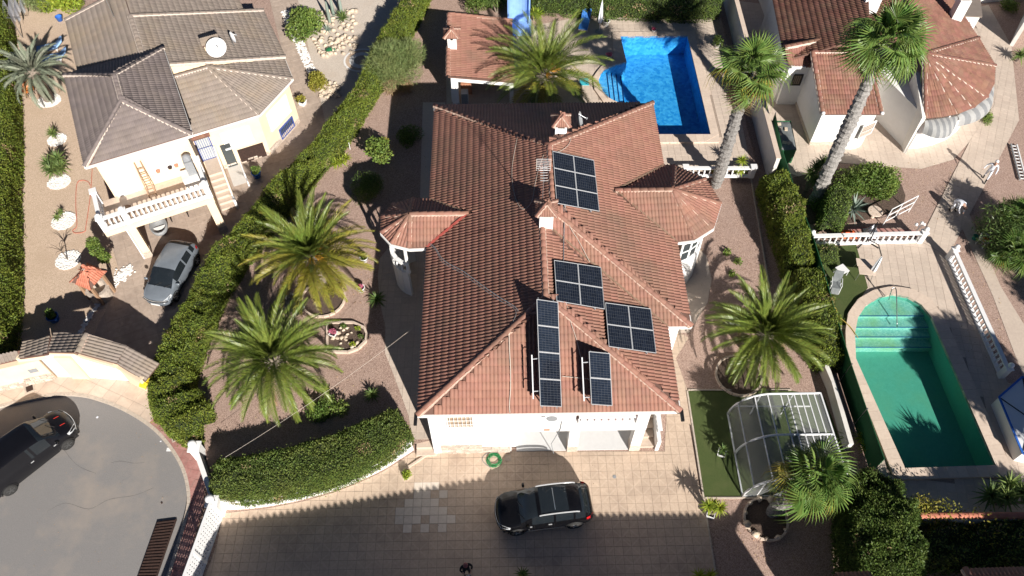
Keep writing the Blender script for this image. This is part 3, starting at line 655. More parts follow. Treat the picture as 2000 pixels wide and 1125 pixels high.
# ================================================================ ROOF TILES
TW, TE, TH = 0.345, 0.345, 0.050           # tile width (two rolls), exposed length, roll height
def tile_template(w=TW, e=TE, h=TH, seg=5, rolls=2):
    prof = []
    for r in range(rolls):
        for k in range(seg):
            t = k / seg
            prof.append(((r + t) * w / rolls, h * max(0.0, math.sin(math.pi * min(1.0, t / 0.80)))**0.75 if t < 0.80 else 0.0))
    prof.append((w, 0.0))
    V = []; F = []
    n = len(prof); lift = 0.030; over = 0.05
    for b, dz in ((-0.012, lift - 0.024), (-0.012, lift), (e + over, 0.002)):
        for x, z in prof: V.append((x, b, z + dz if dz != lift - 0.024 else max(0.0, z - 0.01) * 0.9 + dz - 0.004))
    for r in range(2):
        for k in range(n - 1): F.append((r*n + k, r*n + k + 1, (r+1)*n + k + 1, (r+1)*n + k))
    return np.array(V), F
TV, TF = tile_template()
class Roof:
    """slopes are planar convex polygons; tiles, ridge tiles and mortar become parts of the roof"""
    def __init__(s, parent, m, name='roof', limit=300, w=TW, e=TE, h=TH, mm='mortar'):
        s.mm = mm; s.p = parent; s.m = m; s.full = []; s.V = []; s.F = []; s.decks = MB(); s.limit = limit; s.caps = []; s.name = name
        s.w = w; s.e = e
        s.tv, s.tf = tile_template(w, e, h) if (w, e, h) != (TW, TE, TH) else (TV, TF)
        s.mort = MB()
    def slope(s, pts, a0=0.0, b0=None):
        P = [Vector(p) for p in pts]
        n = Vector((0,0,0))
        for i in range(len(P)):
            a, b = P[i], P[(i+1) % len(P)]
            n += Vector(((a.y-b.y)*(a.z+b.z), (a.z-b.z)*(a.x+b.x), (a.x-b.x)*(a.y+b.y)))
        n.normalize()
        if n.z < 0: n = -n; P = P[::-1]
        e = Vector((0,0,1)).cross(n)
        e = e.normalized() if e.length > 1e-4 else Vector((1,0,0))
        u = n.cross(e).normalized()
        O = min(P, key=lambda q: q.dot(u))
        # deck under the tiles
        k = len(P); s.decks.add([q - n*0.02 for q in P] + [q - n*0.12 for q in P], [tuple(range(k)), tuple(range(2*k-1, k-1, -1))] + [(i, k+i, k+(i+1) % k, (i+1) % k) for i in range(k)])
        L = [((q - O).dot(e), (q - O).dot(u)) for q in P]
        ar = sum(L[i-1][0]*L[i][1] - L[i][0]*L[i-1][1] for i in range(len(L)))
        if ar < 0: L = L[::-1]
        amin = min(q[0] for q in L); amax = max(q[0] for q in L); bmax = max(q[1] for q in L)
        W, E = s.w, s.e
        part = []
        off = (O.dot(e) + a0) % W
        i0 = math.floor((amin + off) / W) - 1; i1 = math.ceil((amax + off) / W) + 1
        def inside(x, y):
            for i in range(len(L)):
                a, b = L[i-1], L[i]
                if (b[0]-a[0])*(y-a[1]) - (b[1]-a[1])*(x-a[0]) < -0.012: return False
            return True
        for j in range(0, math.ceil(bmax / E) + 1):
            for i in range(i0, i1):
                a = i*W - off; b = j*E
                ins = [inside(x, y) for x, y in ((a, b), (a+W, b), (a+W, b+E+0.05), (a, b+E+0.05))]
                if all(ins): s.full.append((O, e, u, n, a, b))
                elif len(clip_to_rect(L, a, b - 0.01, a+W, b+E+0.05)) >= 3: part.append((a, b))
        if part:
            bm = bmesh.new()
            for a, b in part:
                vs = [bm.verts.new(O + e*(a+p[0]) + u*(b+p[1]) + n*p[2]) for p in s.tv]
                for f in s.tf: bm.faces.new([vs[q] for q in f])
            for i in range(len(L)):
                a, b = L[i-1], L[i]
                dx, dy = b[0]-a[0], b[1]-a[1]; l = math.hypot(dx, dy)
                if l < 1e-4: continue
                if abs(dy) < 0.02 and min(a[1], b[1]) < 0.05: continue          # eave: tiles may overhang
                no = e*(dy/l) - u*(dx/l)
                no = Vector((no.x, no.y, 0)) if Vector((no.x, no.y, 0)).length > 0.3 else no
                bmesh.ops.bisect_plane(bm, geom=bm.verts[:] + bm.edges[:] + bm.faces[:], plane_co=O + e*a[0] + u*a[1] , plane_no=no.normalized(), clear_outer=True)
            bm.verts.index_update()
            k0 = len(s.V); s.V += [tuple(v.co) for v in bm.verts]; s.F += [tuple(v.index + k0 for v in f.verts) for f in bm.faces]
            bm.free()
    def ridge(s, a, b, r=0.125, L=0.40, m=None, mortar=True, lift=0.035):
        """half-round ridge tiles from the low end a to the high end b, bedded in mortar"""
        a = Vector(a); b = Vector(b); d = b - a; D = d.length; d.normalize()
        rt = d.cross(Vector((0,0,1))).normalized(); up = rt.cross(d).normalized()
        n = max(1, round(D / L)); st = D / n
        R = Matrix(((d.x, rt.x, up.x, 0), (d.y, rt.y, up.y, 0), (d.z, rt.z, up.z, 0), (0,0,0,1)))
        for i in range(n):
            p = a + d*(st*i) + up*lift
            s.caps.append((Matrix.Translation(p) @ R, st, r, m))
        if mortar:
            k = max(2, int(D / 0.11))
            for sd in (-1, 1):
                V = []; F = []
                for i in range(k + 1):
                    p = a + d*(D*i/k); j = random.uniform(-0.018, 0.016)
                    V += [p + rt*(sd*r*0.93) + up*(lift + 0.012), p + rt*(sd*(r + 0.036 + j)) + up*(lift - 0.028), p + rt*(sd*(r + 0.032 + j)) + up*(lift - 0.12), p + rt*(sd*r*0.8) + up*(lift - 0.12)]
                for i in range(k): F += [(4*i, 4*i+4, 4*i+5, 4*i+1), (4*i+1, 4*i+5, 4*i+6, 4*i+2)]
                if sd < 0: F = [f[::-1] for f in F]
                s.mort.add(V, F)
    def build(s):
        roof = s.decks.obj(s.name, MT['deck'], s.p)
        cp = Vector((0, 0, CAMH))
        def dist(t): O, e, u, n, a, b = t; return (O + e*a + u*b - cp).length
        s.full.sort(key=dist)
        me = mesh('roof_tile', s.tv, s.tf, s.m, True)
        for (O, e, u, n, a, b) in s.full[:s.limit]:
            p = O + e*a + u*b + n * random.uniform(0, 0.004)
            R = Matrix(((e.x, u.x, n.x, p.x), (e.y, u.y, n.y, p.y), (e.z, u.z, n.z, p.z), (0,0,0,1)))
            ob('roof_tile', me, roof, R)
        V = s.V; F = s.F
        for (O, e, u, n, a, b) in s.full[s.limit:]:
            A = np.array(O) + np.outer(s.tv[:,0] + a, np.array(e)) + np.outer(s.tv[:,1] + b, np.array(u)) + np.outer(s.tv[:,2] + random.uniform(0, 0.004), np.array(n))
            k = len(V); V += [tuple(q) for q in A]; F += [tuple(q + k for q in f) for f in s.tf]
        if V:
            rest = ob('roof_tiles', mesh('roof_tiles', V, F, s.m, True), roof); tag(rest, kind='stuff')
        cache = {}
        for M4, st, r, m in s.caps:
            key = (round(st, 3), r, m.name if m else '')
            if key not in cache:
                V = []; F = []; N = 8
                for x, rr, zz in ((-0.03, r*1.0, 0.012), (-0.03, r*1.0, 0.012), (st + 0.02, r*0.86, -0.006)):
                    for k in range(N + 1):
                        t = math.pi*k/N; q = 0.84 if len(V) <= N else 1.0
                        V.append((x, math.cos(t)*rr*q, math.sin(t)*rr*0.80*q + zz))
                for i in range(2):
                    for k in range(N): F.append((i*(N+1) + k, i*(N+1) + k + 1, (i+1)*(N+1) + k + 1, (i+1)*(N+1) + k))
                cache[key] = mesh('ridge_tile', V, F, m or s.m, True)
            ob('ridge_tile', cache[key], roof, M4)
        if s.mort.v: s.mort.obj('mortar', MT[s.mm], roof)
        return roof

# ---------------------------------------------------------------- balustrades
BAL = MB().lathe([(0.060,0.0),(0.060,0.05),(0.035,0.08),(0.050,0.16),(0.068,0.24),(0.055,0.34),(0.032,0.45),(0.040,0.50),(0.060,0.53),(0.060,0.58)], 8).mesh('baluster', MT['paint'], True)
def balustrade(label, a, b, z, n, h=0.85, posts=(True, True), name='balustrade', group=None, ball=False, parent=None):
    a = Vector((a[0], a[1], z)); b = Vector((b[0], b[1], z)); d = b - a; D = d.length; d.normalize()
    t = parent or thing(name, a, label, 'balustrade', group)
    up = Vector((0,0,1))
    MB().bar(a + up*0.06, b + up*0.06, 0.20, 0.12).obj('base_rail', MT['paint'], t)
    MB().bar(a + up*(h - 0.05), b + up*(h - 0.05), 0.22, 0.10).obj('top_rail', MT['paint'], t)
    s = (h - 0.22) / 0.58
    for i in range(n):
        p = a + d*(D*(i + 0.5)/n) + up*0.12
        ob('baluster', BAL, t, Matrix.Translation(p) @ Matrix.Diagonal((1, 1, s, 1)))
    for k, q in ((0, a), (1, b)):
        if not posts[k]: continue
        pb = MB(); R = Matrix.Translation(q) @ Matrix.Rotation(math.atan2(d.y, d.x), 4, 'Z')
        pb.box((-0.15,-0.15,0),(0.15,0.15,h + 0.05), R); pb.box((-0.19,-0.19,h + 0.05),(0.19,0.19,h + 0.11), R)
        pb.obj('post', MT['paint'], t)
        if ball: MB().lathe([(0.05,h+0.11),(0.06,h+0.15),(0.13,h+0.22),(0.15,h+0.30),(0.12,h+0.39),(0.03,h+0.45)], 10, q).obj('finial', MT['paint'], t, smooth=True)
    return t
def wall_box(a, b, z0, z1, th=0.2):
    return MB().bar(Vector((a[0], a[1], (z0+z1)/2)), Vector((b[0], b[1], (z0+z1)/2)), th, z1 - z0)

# ================================================================ THE MIDDLE HOUSE (red tiles)
HO = Vector((-4.07, 14.98, 0.0))
def HL(x, y, z=0.0):
    return Vector((HO.x + x*math.cos(HA) - y*math.sin(HA), HO.y + x*math.sin(HA) + y*math.cos(HA), z))
HM = Matrix.Translation(HO) @ Matrix.Rotation(HA, 4, 'Z')
ZE = 5.10
house = thing('house', HL(5.6, 9), 'white house with red tiled hip roof, solar panels and two round turret roofs', 'house')
rf = Roof(house, MT['tile_red'])
XB, XF, YB, YS = 12.46, 11.33, 19.40, 4.30
XR, XR2 = XB/2, XF/2
ZR, ZR2 = ZE + 0.337*XR, ZE + 0.337*XR2
P1 = HL(XR, 14.0, ZR); P2 = HL(XR, 9.60, ZR); P3 = HL(XR2, 4.74, ZR2); PV = HL(XR2, 9.13, ZR2)
C0, A0 = HL(0, 0, ZE), HL(0, YB, ZE); F0, E0, D0, B0 = HL(XF, 0, ZE), HL(XF, YS, ZE), HL(XB, YS, ZE), HL(XB, YB, ZE)
WE = HL(0, 9.13, ZE)
# the turrets cut into the west and east slopes
LTc, LTr = Vector((-5.11, 25.66, 0)), 1.62
ZLT = ZE + 0.337 * ((-2.20 - HO.x) + 0.19)
RTc, RTr = Vector((8.15, 27.05, 0)), 2.66
ZRT = ZE + 0.337 * (XB - (5.24 - HO.x + 0.21))
def w2l(p): 
    q = Vector((p[0], p[1], 0)) - HO; c, s = math.cos(HA), math.sin(HA)
    return q.x*c + q.y*s, -q.x*s + q.y*c
lx, ly = w2l(LTc); rx, ry = w2l(RTc)
ltip = HL(0.337 and (ZLT - ZE)/0.337, ly, ZLT); rtip = HL(XB - (ZRT - ZE)/0.337, ry, ZRT)
lv0, lv1 = HL(0, ly - LTr*0.98, ZE), HL(0, ly + LTr*0.98, ZE)
rv0, rv1 = HL(XB, ry - RTr*0.98, ZE), HL(XB, ry + RTr*0.98, ZE)
rf.slope([C0, P3, PV, WE])
rf.slope([WE, PV, P2, HL(XR, ly, ZR), ltip, lv0]) if False else None
lm = HL(XR, ly, ZR)
rf.slope([WE, PV, P2]); rf.slope([WE, P2, HL(XR, ly, ZR), ltip, lv0][0:1] + [P2, lm, ltip, lv0])
rf.slope([ltip, lm, P1, A0, lv1])
rf.slope([C0, F0, P3])
rf.slope([F0, E0, PV, P3])
rf.slope([E0, D0, P2, PV])
rm = HL(XR, ry, ZR)
rf.slope([D0, rv0, rtip, rm, P2]); rf.slope([rtip, rv1, B0, P1, rm])
rf.slope([A0, P1, B0])
def turret(rf, c, r, apex_z, tip, va, vb, angs):
    ap = Vector((c.x, c.y, apex_z)); rim = [Vector((c.x + r*math.cos(math.radians(a)), c.y + r*math.sin(math.radians(a)), ZE)) for a in angs]
    rf.slope([va, rim[0], ap, tip]) ; rf.slope([vb, tip, ap, rim[-1]])
    for a, b in zip(rim[:-1], rim[1:]): rf.slope([a, b, ap])
    for p in rim: rf.ridge(p + (ap - p)*0.02, ap - (ap - p)*0.04, r=0.105, L=0.34)
    rf.ridge(tip, ap, r=0.12)
    return rim
lrim = turret(rf, LTc, LTr, ZLT, ltip, lv0, lv1, [270, 236, 203, 165, 130, 90])
rrim = turret(rf, RTc, RTr, ZRT, rtip, rv0, rv1, [-90+22, -40, -2, 38, 78])
for a, b in ((C0, P3), (F0, P3), (D0, P2), (A0, P1), (B0, P1), (PV, P2)): rf.ridge(a, b)
rf.ridge(P3, PV); rf.ridge(P2, P1)
roof = rf.build()
# valley gutters: mortar-filled seams
for a, b in ((E0, PV), (rv0, rtip), (rv1, rtip), (lv1, ltip)):
    MB().bar(a + Vector((0,0,0.05)), b + Vector((0,0,0.05)), 0.09, 0.05).obj('valley_mortar', MT['valley'], roof)
MB().bar(lv0 + Vector((0,0,0.07)), ltip + Vector((0,0,0.07)), 0.13, 0.03).obj('valley_sheet', MT['red'], roof)
# white fascia and gutter under the eaves
eave = [C0, F0, E0, D0, rv0] + rrim + [rv1, B0, A0, lv1] + lrim[::-1] + [lv0]
fb = MB()
for i in range(len(eave)):
    a, b = eave[i], eave[(i+1) % len(eave)]
    if (b - a).length > 0.05: fb.bar(a - Vector((0,0,0.14)), b - Vector((0,0,0.14)), 0.10, 0.13)
fb.obj('fascia', MT['white'], roof)
n_ = len(eave)
fill('soffit', [tuple(p - Vector((0,0,0.20))) for p in eave], (), MT['white'], roof)
for q, k in ((C0, -1), (F0, 1)):
    MB().box((q.x - 0.07 + 0.07*k, q.y - 0.45, ZE - 0.14),(q.x + 0.07 + 0.07*k, q.y + 0.12, ZE - 0.02)).obj('gutter_end', MT['black'], roof)
# walls -------------------------------------------------------------------
wo = 0.42
def wallm(mb, a, b, z0, z1, th=0.25):
    A, B = HL(*a), HL(*b); mb.bar(Vector((A.x, A.y, (z0+z1)/2)), Vector((B.x, B.y, (z0+z1)/2)), th, z1 - z0)
W0, W1 = wo, XF - 1.05                      # front wall from the left corner to the right pillar
zf = 2.55                                   # first floor level
wb = MB()
wallm(wb, (W0 + .125, wo + .125), (W0 + .125, YB - wo), LU - 0.4, ZE - 0.2)
wallm(wb, (W0, wo + .12), (4.05, wo + .12), 0, ZE - 0.2)
wallm(wb, (4.05, wo + .12), (6.95, wo + .12), 2.30, ZE - 0.2)
wallm(wb, (6.95, wo + .12), (W1, wo + .12), 2.30, 3.0)
wallm(wb, (W1 - .55, wo + .12), (W1, wo + .12), 3.0, ZE - 0.2)
wallm(wb, (6.95, 2.6), (W1, 2.6), zf, ZE - 0.2)
wallm(wb, (W1 - .12, wo), (W1 - .12, 2.6), ZE - 0.9, ZE - 0.2)
wallm(wb, (W1 - .12, 2.6), (W1 - .12, YS + .4), 0, ZE - 0.2)
wallm(wb, (W1, YS + .42), (XB - wo, YS + .42), 0, ZE - 0.2)
wallm(wb, (XB - wo - .12, YS + .42), (XB - wo - .12, YB - wo), 0, ZE - 0.2)
wallm(wb, (W0, YB - wo - .12), (XB - wo, YB - wo - .12), 0, ZE - 0.2)
wb.obj('wall', MT['white'], house)
# garage recess: back wall, side wall, floor of pale tiles, first-floor slab
gb = MB(); wallm(gb, (4.05, 5.2), (W1, 5.2), 0, 2.5); wallm(gb, (4.17, wo + .25), (4.17, 5.2), 0, 2.5); gb.obj('garage_wall', MT['white'], house)
MB().box((4.05, wo + .02, 2.40), (W1 - .01, YS + .6, zf), HM).obj('floor_slab', MT['white'], house)
MB().box((4.30, wo + .02, 0.0), (W1, 5.1, 0.05), HM).obj('garage_floor', mat('pale_garage_tile', (0.62,0.62,0.62), 0.5, (0.66,0.66,0.66), 5), house)
for x in (6.75, W1 - .5):
    MB().box((x, wo - .02, 0), (x + .48, wo + .42, 2.42), HM).obj('pillar', MT['white'], house)
    MB().box((x - .015, wo - .05, 0), (x + .495, wo + .44, 0.55), HM).obj('pillar_base', MT['stone'], house)
# stone cladding along the foot of the wall, stone by stone
def cladding(parent, org, d, L, z0, z1, nrm, m=MT['stone']):
    org = Vector(org); d = Vector(d).normalized(); nrm = Vector(nrm).normalized(); z = z0; row = 0
    while z < z1 - 0.03:
        h = min(random.uniform(0.13, 0.22), z1 - z); x = 0.0
        while x < L - 0.02:
            w = min(random.uniform(0.22, 0.5), L - x); t = random.uniform(0.03, 0.055)
            a = org + d*(x + .008); b = org + d*(x + w - .008)
            MB().add([a + Vector((0,0,z+.006)), b + Vector((0,0,z+.006)), b + Vector((0,0,z+h-.006)), a + Vector((0,0,z+h-.006))] +
                     [p + nrm*t for p in (a + d*.01 + Vector((0,0,z+.014)), b - d*.01 + Vector((0,0,z+.014)), b - d*.01 + Vector((0,0,z+h-.014)), a + d*.01 + Vector((0,0,z+h-.014)))],
                     [(4,5,6,7),(0,1,5,4),(1,2,6,5),(2,3,7,6),(3,0,4,7)]).obj('cladding_stone', m, parent)
            x += w
        z += h
xd = HL(1,0) - HL(0,0); yn = HL(0,-1) - HL(0,0)
cladding(house, HL(W0 + .25, wo - .005), xd, 2.0, 0.0, 0.95, yn)
cladding(house, HL(W0 + 2.25, wo - .005), xd, 1.35, 0.0, 0.72, yn)
# front window with white grille
def bar_window(parent, M4, w, h, m_frame, m_pane, bars=5, rails=1, name='window', depth=0.08):
    f = MB(); e = 0.06
    f.box((-w/2 - e, -depth, -e), (-w/2, 0, h + e), M4).box((w/2, -depth, -e), (w/2 + e, 0, h + e), M4).box((-w/2, -depth, -e), (w/2, 0, 0), M4).box((-w/2, -depth, h), (w/2, 0, h + e), M4)
    o = f.obj(name, m_frame, parent)
    MB().box((-w/2, -0.02, 0), (w/2, 0.01, h), M4).obj('pane', m_pane, o)
    for i in range(bars):
        x = -w/2 + w*(i + 0.5)/bars
        MB().box((x - .012, -depth - .03, 0), (x + .012, -depth - .006, h), M4).obj('bar', m_frame, o)
    for i in range(rails):
        z = h*(i + 1)/(rails + 1)
        MB().box((-w/2, -depth - .05, z - .012), (w/2, -depth - .03, z + .012), M4).obj('rail', m_frame, o)
    return o
WF = mat('wooden_shutter', (0.36,0.27,0.19), 0.7, (0.43,0.33,0.24), 8)
bar_window(house, HM @ Matrix.Translation((1.75, wo - .005, 3.0)), 1.1, 1.2, MT['paint'], WF, 6, 2)
# balcony over the garage, with flower motifs between squat balusters
balustrade(None, HL(7.1, wo + .12), HL(W1 - .62, wo + .12), 2.99, 8, h=0.64, posts=(False, False), parent=house)
MB().box((7.45, 1.02, zf), (9.25, 1.10, 4.25), HM).obj('balcony_backdrop', MT['red'], house)
MB().box((9.3, 1.0, zf), (9.65, 1.35, 4.05), HM).obj('balcony_shelf', MT['grey'], house)
bn = MB()      # white scrawl on the red banner
for i in range(9):
    x = 8.0 + i*0.085; bn.tube([HM @ Vector((x, 1.005, 3.86)), HM @ Vector((x + .03, 1.005, 3.98 + .07*(i % 3 == 0))), HM @ Vector((x + .06, 1.005, 3.87))], 0.014, 4)
bn.obj('banner_lettering', MT['paint'], house)
# air conditioner on the wall
acm = HM @ Matrix.Translation((5.95, wo - .33, 4.05))
ac = MB().box((-.42, 0, 0), (.42, .32, .60), acm).obj('air_conditioner', MT['paint'], house)
MB().lathe([(0.05,0),(0.22,0),(0.24,0.01),(0.24,0.025),(0.20,0.03)], 16).obj('fan_grille', MT['grey'], ac, acm @ Matrix.Translation((-.12, -.005, .3)) @ Matrix.Rotation(math.pi/2, 4, 'X'))
MB().box((5.55, wo - .03, 2.42), (5.82, wo - .005, 2.56), HM).obj('house_plaque', MT['terracotta'], house)
MB().tube([HL(6.35, wo - .04, 4.05), HL(6.3, wo - .04, 2.6), HL(5.95, wo - .04, 1.0), HL(6.1, wo - .2, 0.1)], 0.018, 5).obj('drain_hose', MT['grey'], house)
# side stair with white balustrade at the right
for i in range(5):
    MB().box((W1 + .06, wo + .1 + .42*i, 0), (W1 + .72, wo + .1 + .42*(i + 1) - .004, .20*(i + 1)), HM).obj('step', MT['terrace'], house)
    MB().box((W1 + .06, wo + .06 + .42*i, .20*(i + 1) - .03), (W1 + .72, wo + .1 + .42*i + .03, .20*(i + 1) + .008), HM).obj('nosing', MT['coping'], house)
sb = MB()
for (y0, y1, z) in ((wo - .05, wo + .6, 1.05), (wo + .6, 2.6, 1.05)): sb.box((W1 + .74, y0, 0), (W1 + .92, y1, z), HM)
sb.obj('stair_wall', MT['white'], house)
for i in range(9):
    ob('baluster', BAL, house, HM @ Matrix.Translation((W1 + .83, wo + .45 + .24*i, 1.05)) @ Matrix.Diagonal((.9,.9,.75,1)))
MB().box((W1 + .72, wo + .3, 1.48), (W1 + .94, 2.65, 1.58), HM).obj('stair_rail', MT['paint'], house)
# left steps from the drive up to the garden walk
for i in range(3):
    MB().box((-.55 + .0*i, .25 + .36*i, 0), (W0 - .02, 1.6, .133*(i + 1) + .004), HM).obj('garden_step', MT['coping'], house)
MB().bar(HL(-.05, .32, .06), HL(-1.0, -.35, .03), .10, .10).obj('kerb_strip', MT['coping'], house)
MB().box((W0 - .10, wo - .05, 0), (W0 + .02, wo + .12, ZE - .2), HM).obj('down_pipe', MT['paint'], house)
# right side: glazed bay under the east turret, window, side wall detail
RB = MB(); k = 10
arc = [(RTc.x + (RTr - .55)*math.cos(math.radians(-72 + 150*i/k)), RTc.y + (RTr - .55)*math.sin(math.radians(-72 + 150*i/k))) for i in range(k + 1)]
for a, b in zip(arc[:-1], arc[1:]): RB.bar((a[0], a[1], 1.3), (b[0], b[1], 1.3), 0.2, 2.6)
RB.obj('bay_wall', MT['white'], house); RB = MB()
for a, b in zip(arc[:-1], arc[1:]): RB.bar((a[0], a[1], 4.55), (b[0], b[1], 4.55), 0.2, 0.7)
RB.obj('bay_lintel', MT['white'], house)
for a, b in zip(arc[:-1], arc[1:]):
    gl = MB().bar((a[0], a[1], 3.4), (b[0], b[1], 3.4), 0.04, 1.6).obj('bay_window', MT['glass'], house)
    for z in (2.65, 3.4, 4.18): MB().bar((a[0], a[1], z), (b[0], b[1], z), 0.09, 0.08).obj('window_bar', MT['paint'], gl)
    MB().bar((a[0], a[1], 2.6), (a[0], a[1], 4.2), 0.09, 0.09).obj('window_post', MT['paint'], gl)
# left side: porch with curved balcony under the west turret
LB = MB(); k = 9
arc = [(LTc.x + (LTr - .38)*math.cos(math.radians(255 - 150*i/k)), LTc.y + (LTr - .38)*math.sin(math.radians(255 - 150*i/k))) for i in range(k + 1)]
for a, b in zip(arc[:-1], arc[1:]): LB.bar((a[0], a[1], LU + 1.05), (b[0], b[1], LU + 1.05), 0.18, 2.1)
LB.obj('balcony_wall', MT['white'], house)
LB = MB()
for a, b in zip(arc[:-1], arc[1:]): LB.bar((a[0], a[1], 3.20), (b[0], b[1], 3.20), 0.22, 0.12)
LB.obj('balcony_rail', MT['paint'], house)
for a, b in zip(arc[:-1], arc[1:]): ob('baluster', BAL, house, Matrix.Translation((a[0], a[1], LU + 2.1)) @ Matrix.Diagonal((1,1,1.08,1)))
for i in (0, 4, k):
    MB().lathe([(.13, 2.5), (.13, 2.6), (.10, 2.65), (.09, ZE - .4), (.13, ZE - .32), (.13, ZE - .18)], 10, (arc[i][0], arc[i][1], 0)).obj('column', MT['white'], house, smooth=True)
# outside stair coming down along the west wall
st = MB(); st.box((W0 - .55, 5.6, LU), (W0 - .38, 9.2, 2.6), HM); st.obj('stair_parapet', MT['white'], house)
MB().box((W0 - .60, 5.5, 2.6), (W0 - .33, 9.3, 2.70), HM).obj('parapet_coping', MT['paint'], house)
MB().box((W0 - .62, 4.7, LU), (W0 - .36, 5.5, LU + 1.2), HM).obj('stair_newel', MT['paint'], house)
MB().box((W0 - .38, 5.6, LU), (W0, 10.5, 2.3), HM).obj('stair_landing', MT['terrace'], house)

# ---------------------------------------------------------------- chimneys
def pyramid_roof(parent, c, w, z0, h, m, name='cap_roof'):
    r = Roof(parent, m, name, 0, w=0.23, e=0.24, h=0.035)
    co = [Vector((c[0] + sx*w, c[1] + sy*w, z0)) for sx, sy in ((-1,-1),(1,-1),(1,1),(-1,1))]; ap = Vector((c[0], c[1], z0 + h))
    for i in range(4): r.slope([co[i], co[(i+1) % 4], ap])
    for q in co: r.ridge(q, ap, r=0.07, L=0.25)
    r.build()
def chimney(px, zb, h, w, label, m=MT['white'], cap=MT['tile_red']):
    c = G(px[0], px[1], zb); t = thing('chimney', c, label, 'chimney')
    MB().box((c.x - w, c.y - w, zb - .3), (c.x + w, c.y + w, zb + h*.62)).obj('stack', m, t)
    for sx in (-1, 1):
        for sy in (-1, 1): MB().box((c.x + sx*(w-.06) - .06, c.y + sy*(w-.06) - .06, zb + h*.62), (c.x + sx*(w-.06) + .06, c.y + sy*(w-.06) + .06, zb + h*.85)).obj('pier', m, t)
    MB().box((c.x - w*.7, c.y - w*.7, zb + h*.62), (c.x + w*.7, c.y + w*.7, zb + h*.84)).obj('flue', MT['black'], t)
    pyramid_roof(t, (c.x, c.y), w*1.55, zb + h*.85, h*.32, cap)
chimney((1094,268), 6.30, 1.35, 0.30, 'white chimney with pyramid tile cap beside the satellite dish on the red roof')
chimney((1066,436), 7.00, 1.25, 0.32, 'low white chimney with tile cap on the ridge of the red roof')
# ================================================================ ON THE RED ROOF
def roofz(p):
    x, y = w2l(p)
    zb = min(x, XB - x)*0.337; zb = min(zb, (YB - y)*(2.1/5.4), (y - YS)*0.396)
    zf_ = min(x*0.337, (XF - x)*0.337, y*0.401, 9 if y < 12 else 0)
    return ZE + max(zb, zf_)
def RP(u, v, off=0.06):
    z = 6.0
    for _ in range(25): z = 0.5*z + 0.5*(roofz(G(u, v, z)) + off)
    return G(u, v, z)
def on_plane(u, v, p0, n):
    o = Vector((0,0,CAMH)); d = G(u, v, 0) - o
    t = (p0 - o).dot(n) / d.dot(n); return o + d*t
def solar_array(label, c, cols, rows, cx, cy, rails=True, posts=None):
    """c: four corners (top left, top right, bottom right, bottom left) of the array's glass plane"""
    t = thing('solar_array', c[3], label, 'solar panel', 'solar arrays on the red roof')
    n = (c[1] - c[0]).cross(c[3] - c[0]).normalized(); n = n if n.z > 0 else -n
    def bl(s, q): return (c[0]*(1-s) + c[1]*s)*(1-q) + (c[3]*(1-s) + c[2]*s)*q
    W = (c[1] - c[0]).length; H = (c[3] - c[0]).length
    for i in range(cols):
        for j in range(rows):
            g = 0.012
            s0, s1 = i/cols + g/W, (i+1)/cols - g/W; q0, q1 = j/rows + g/H, (j+1)/rows - g/H
            K = [bl(s0, q0), bl(s1, q0), bl(s1, q1), bl(s0, q1)]
            pn = MB().add(K + [k_ - n*0.035 for k_ in K], [(3,2,1,0),(4,5,6,7),(0,1,5,4),(1,2,6,5),(2,3,7,6),(3,0,4,7)]).obj('panel', MT['grid'], t)
            V = []; F = []; fs, fq = 0.030/(s1-s0)/W, 0.030/(q1-q0)/H
            cell = MB()
            for a in range(cx):
                for b in range(cy):
                    ga = 0.010*(cx/((s1-s0)*W))*0.5; gb = 0.010*(cy/((q1-q0)*H))*0.5
                    A0_, A1_ = fs + (1-2*fs)*(a + ga)/cx, fs + (1-2*fs)*(a + 1 - ga)/cx
                    B0_, B1_ = fq + (1-2*fq)*(b + gb)/cy, fq + (1-2*fq)*(b + 1 - gb)/cy
                    pts = [bl(s0 + (s1-s0)*x, q0 + (q1-q0)*y) + n*0.003 for x, y in ((A0_,B0_),(A1_,B0_),(A1_,B1_),(A0_,B1_))]
                    cell.add(pts, [(3,2,1,0)])
            tag(cell.obj('cells', MT['cell'], pn), kind='stuff')
            fr = MB()
            for a, b in ((0,1),(1,2),(2,3),(3,0)): fr.bar(K[a] + n*0.004, K[b] + n*0.004, 0.020, 0.02)
            fr.obj('frame', MT['frame'], pn)
    if rails:
        for q in (0.2, 0.8):
            a = bl(-0.0, 0); 
            MB().bar(bl(q, -0.03) - n*0.06, bl(q, 1.03) - n*0.06, 0.05, 0.05).obj('mounting_rail', MT['metal'], t)
            MB().bar(bl(q, 1.0) - n*0.05, bl(q, 1.025) - n*0.05, 0.07, 0.03).obj('clamp', MT['alu'], t)
    return t, bl, n
nE = Vector((0.337*math.cos(HA), 0.337*math.sin(HA), 1)).normalized()
def arr(px, ref, off): return [on_plane(u, v, ref + nE*off, nE) for u, v in px]
solar_array('six solar panels high on the right slope of the red roof beside the ridge', arr([(1079,295),(1160,313),(1171,413),(1087,397)], D0, 0.20), 2, 3, 10, 6)
solar_array('four solar panels on the right slope of the red roof below the long cable', arr([(1082,508),(1174,522),(1181,604),(1087,588)], E0, 0.20), 2, 2, 10, 6)
solar_array('four solar panels nearest the right eave of the red roof', arr([(1182,591),(1271,603),(1282,690),(1189,677)], E0, 0.20), 2, 2, 10, 6)
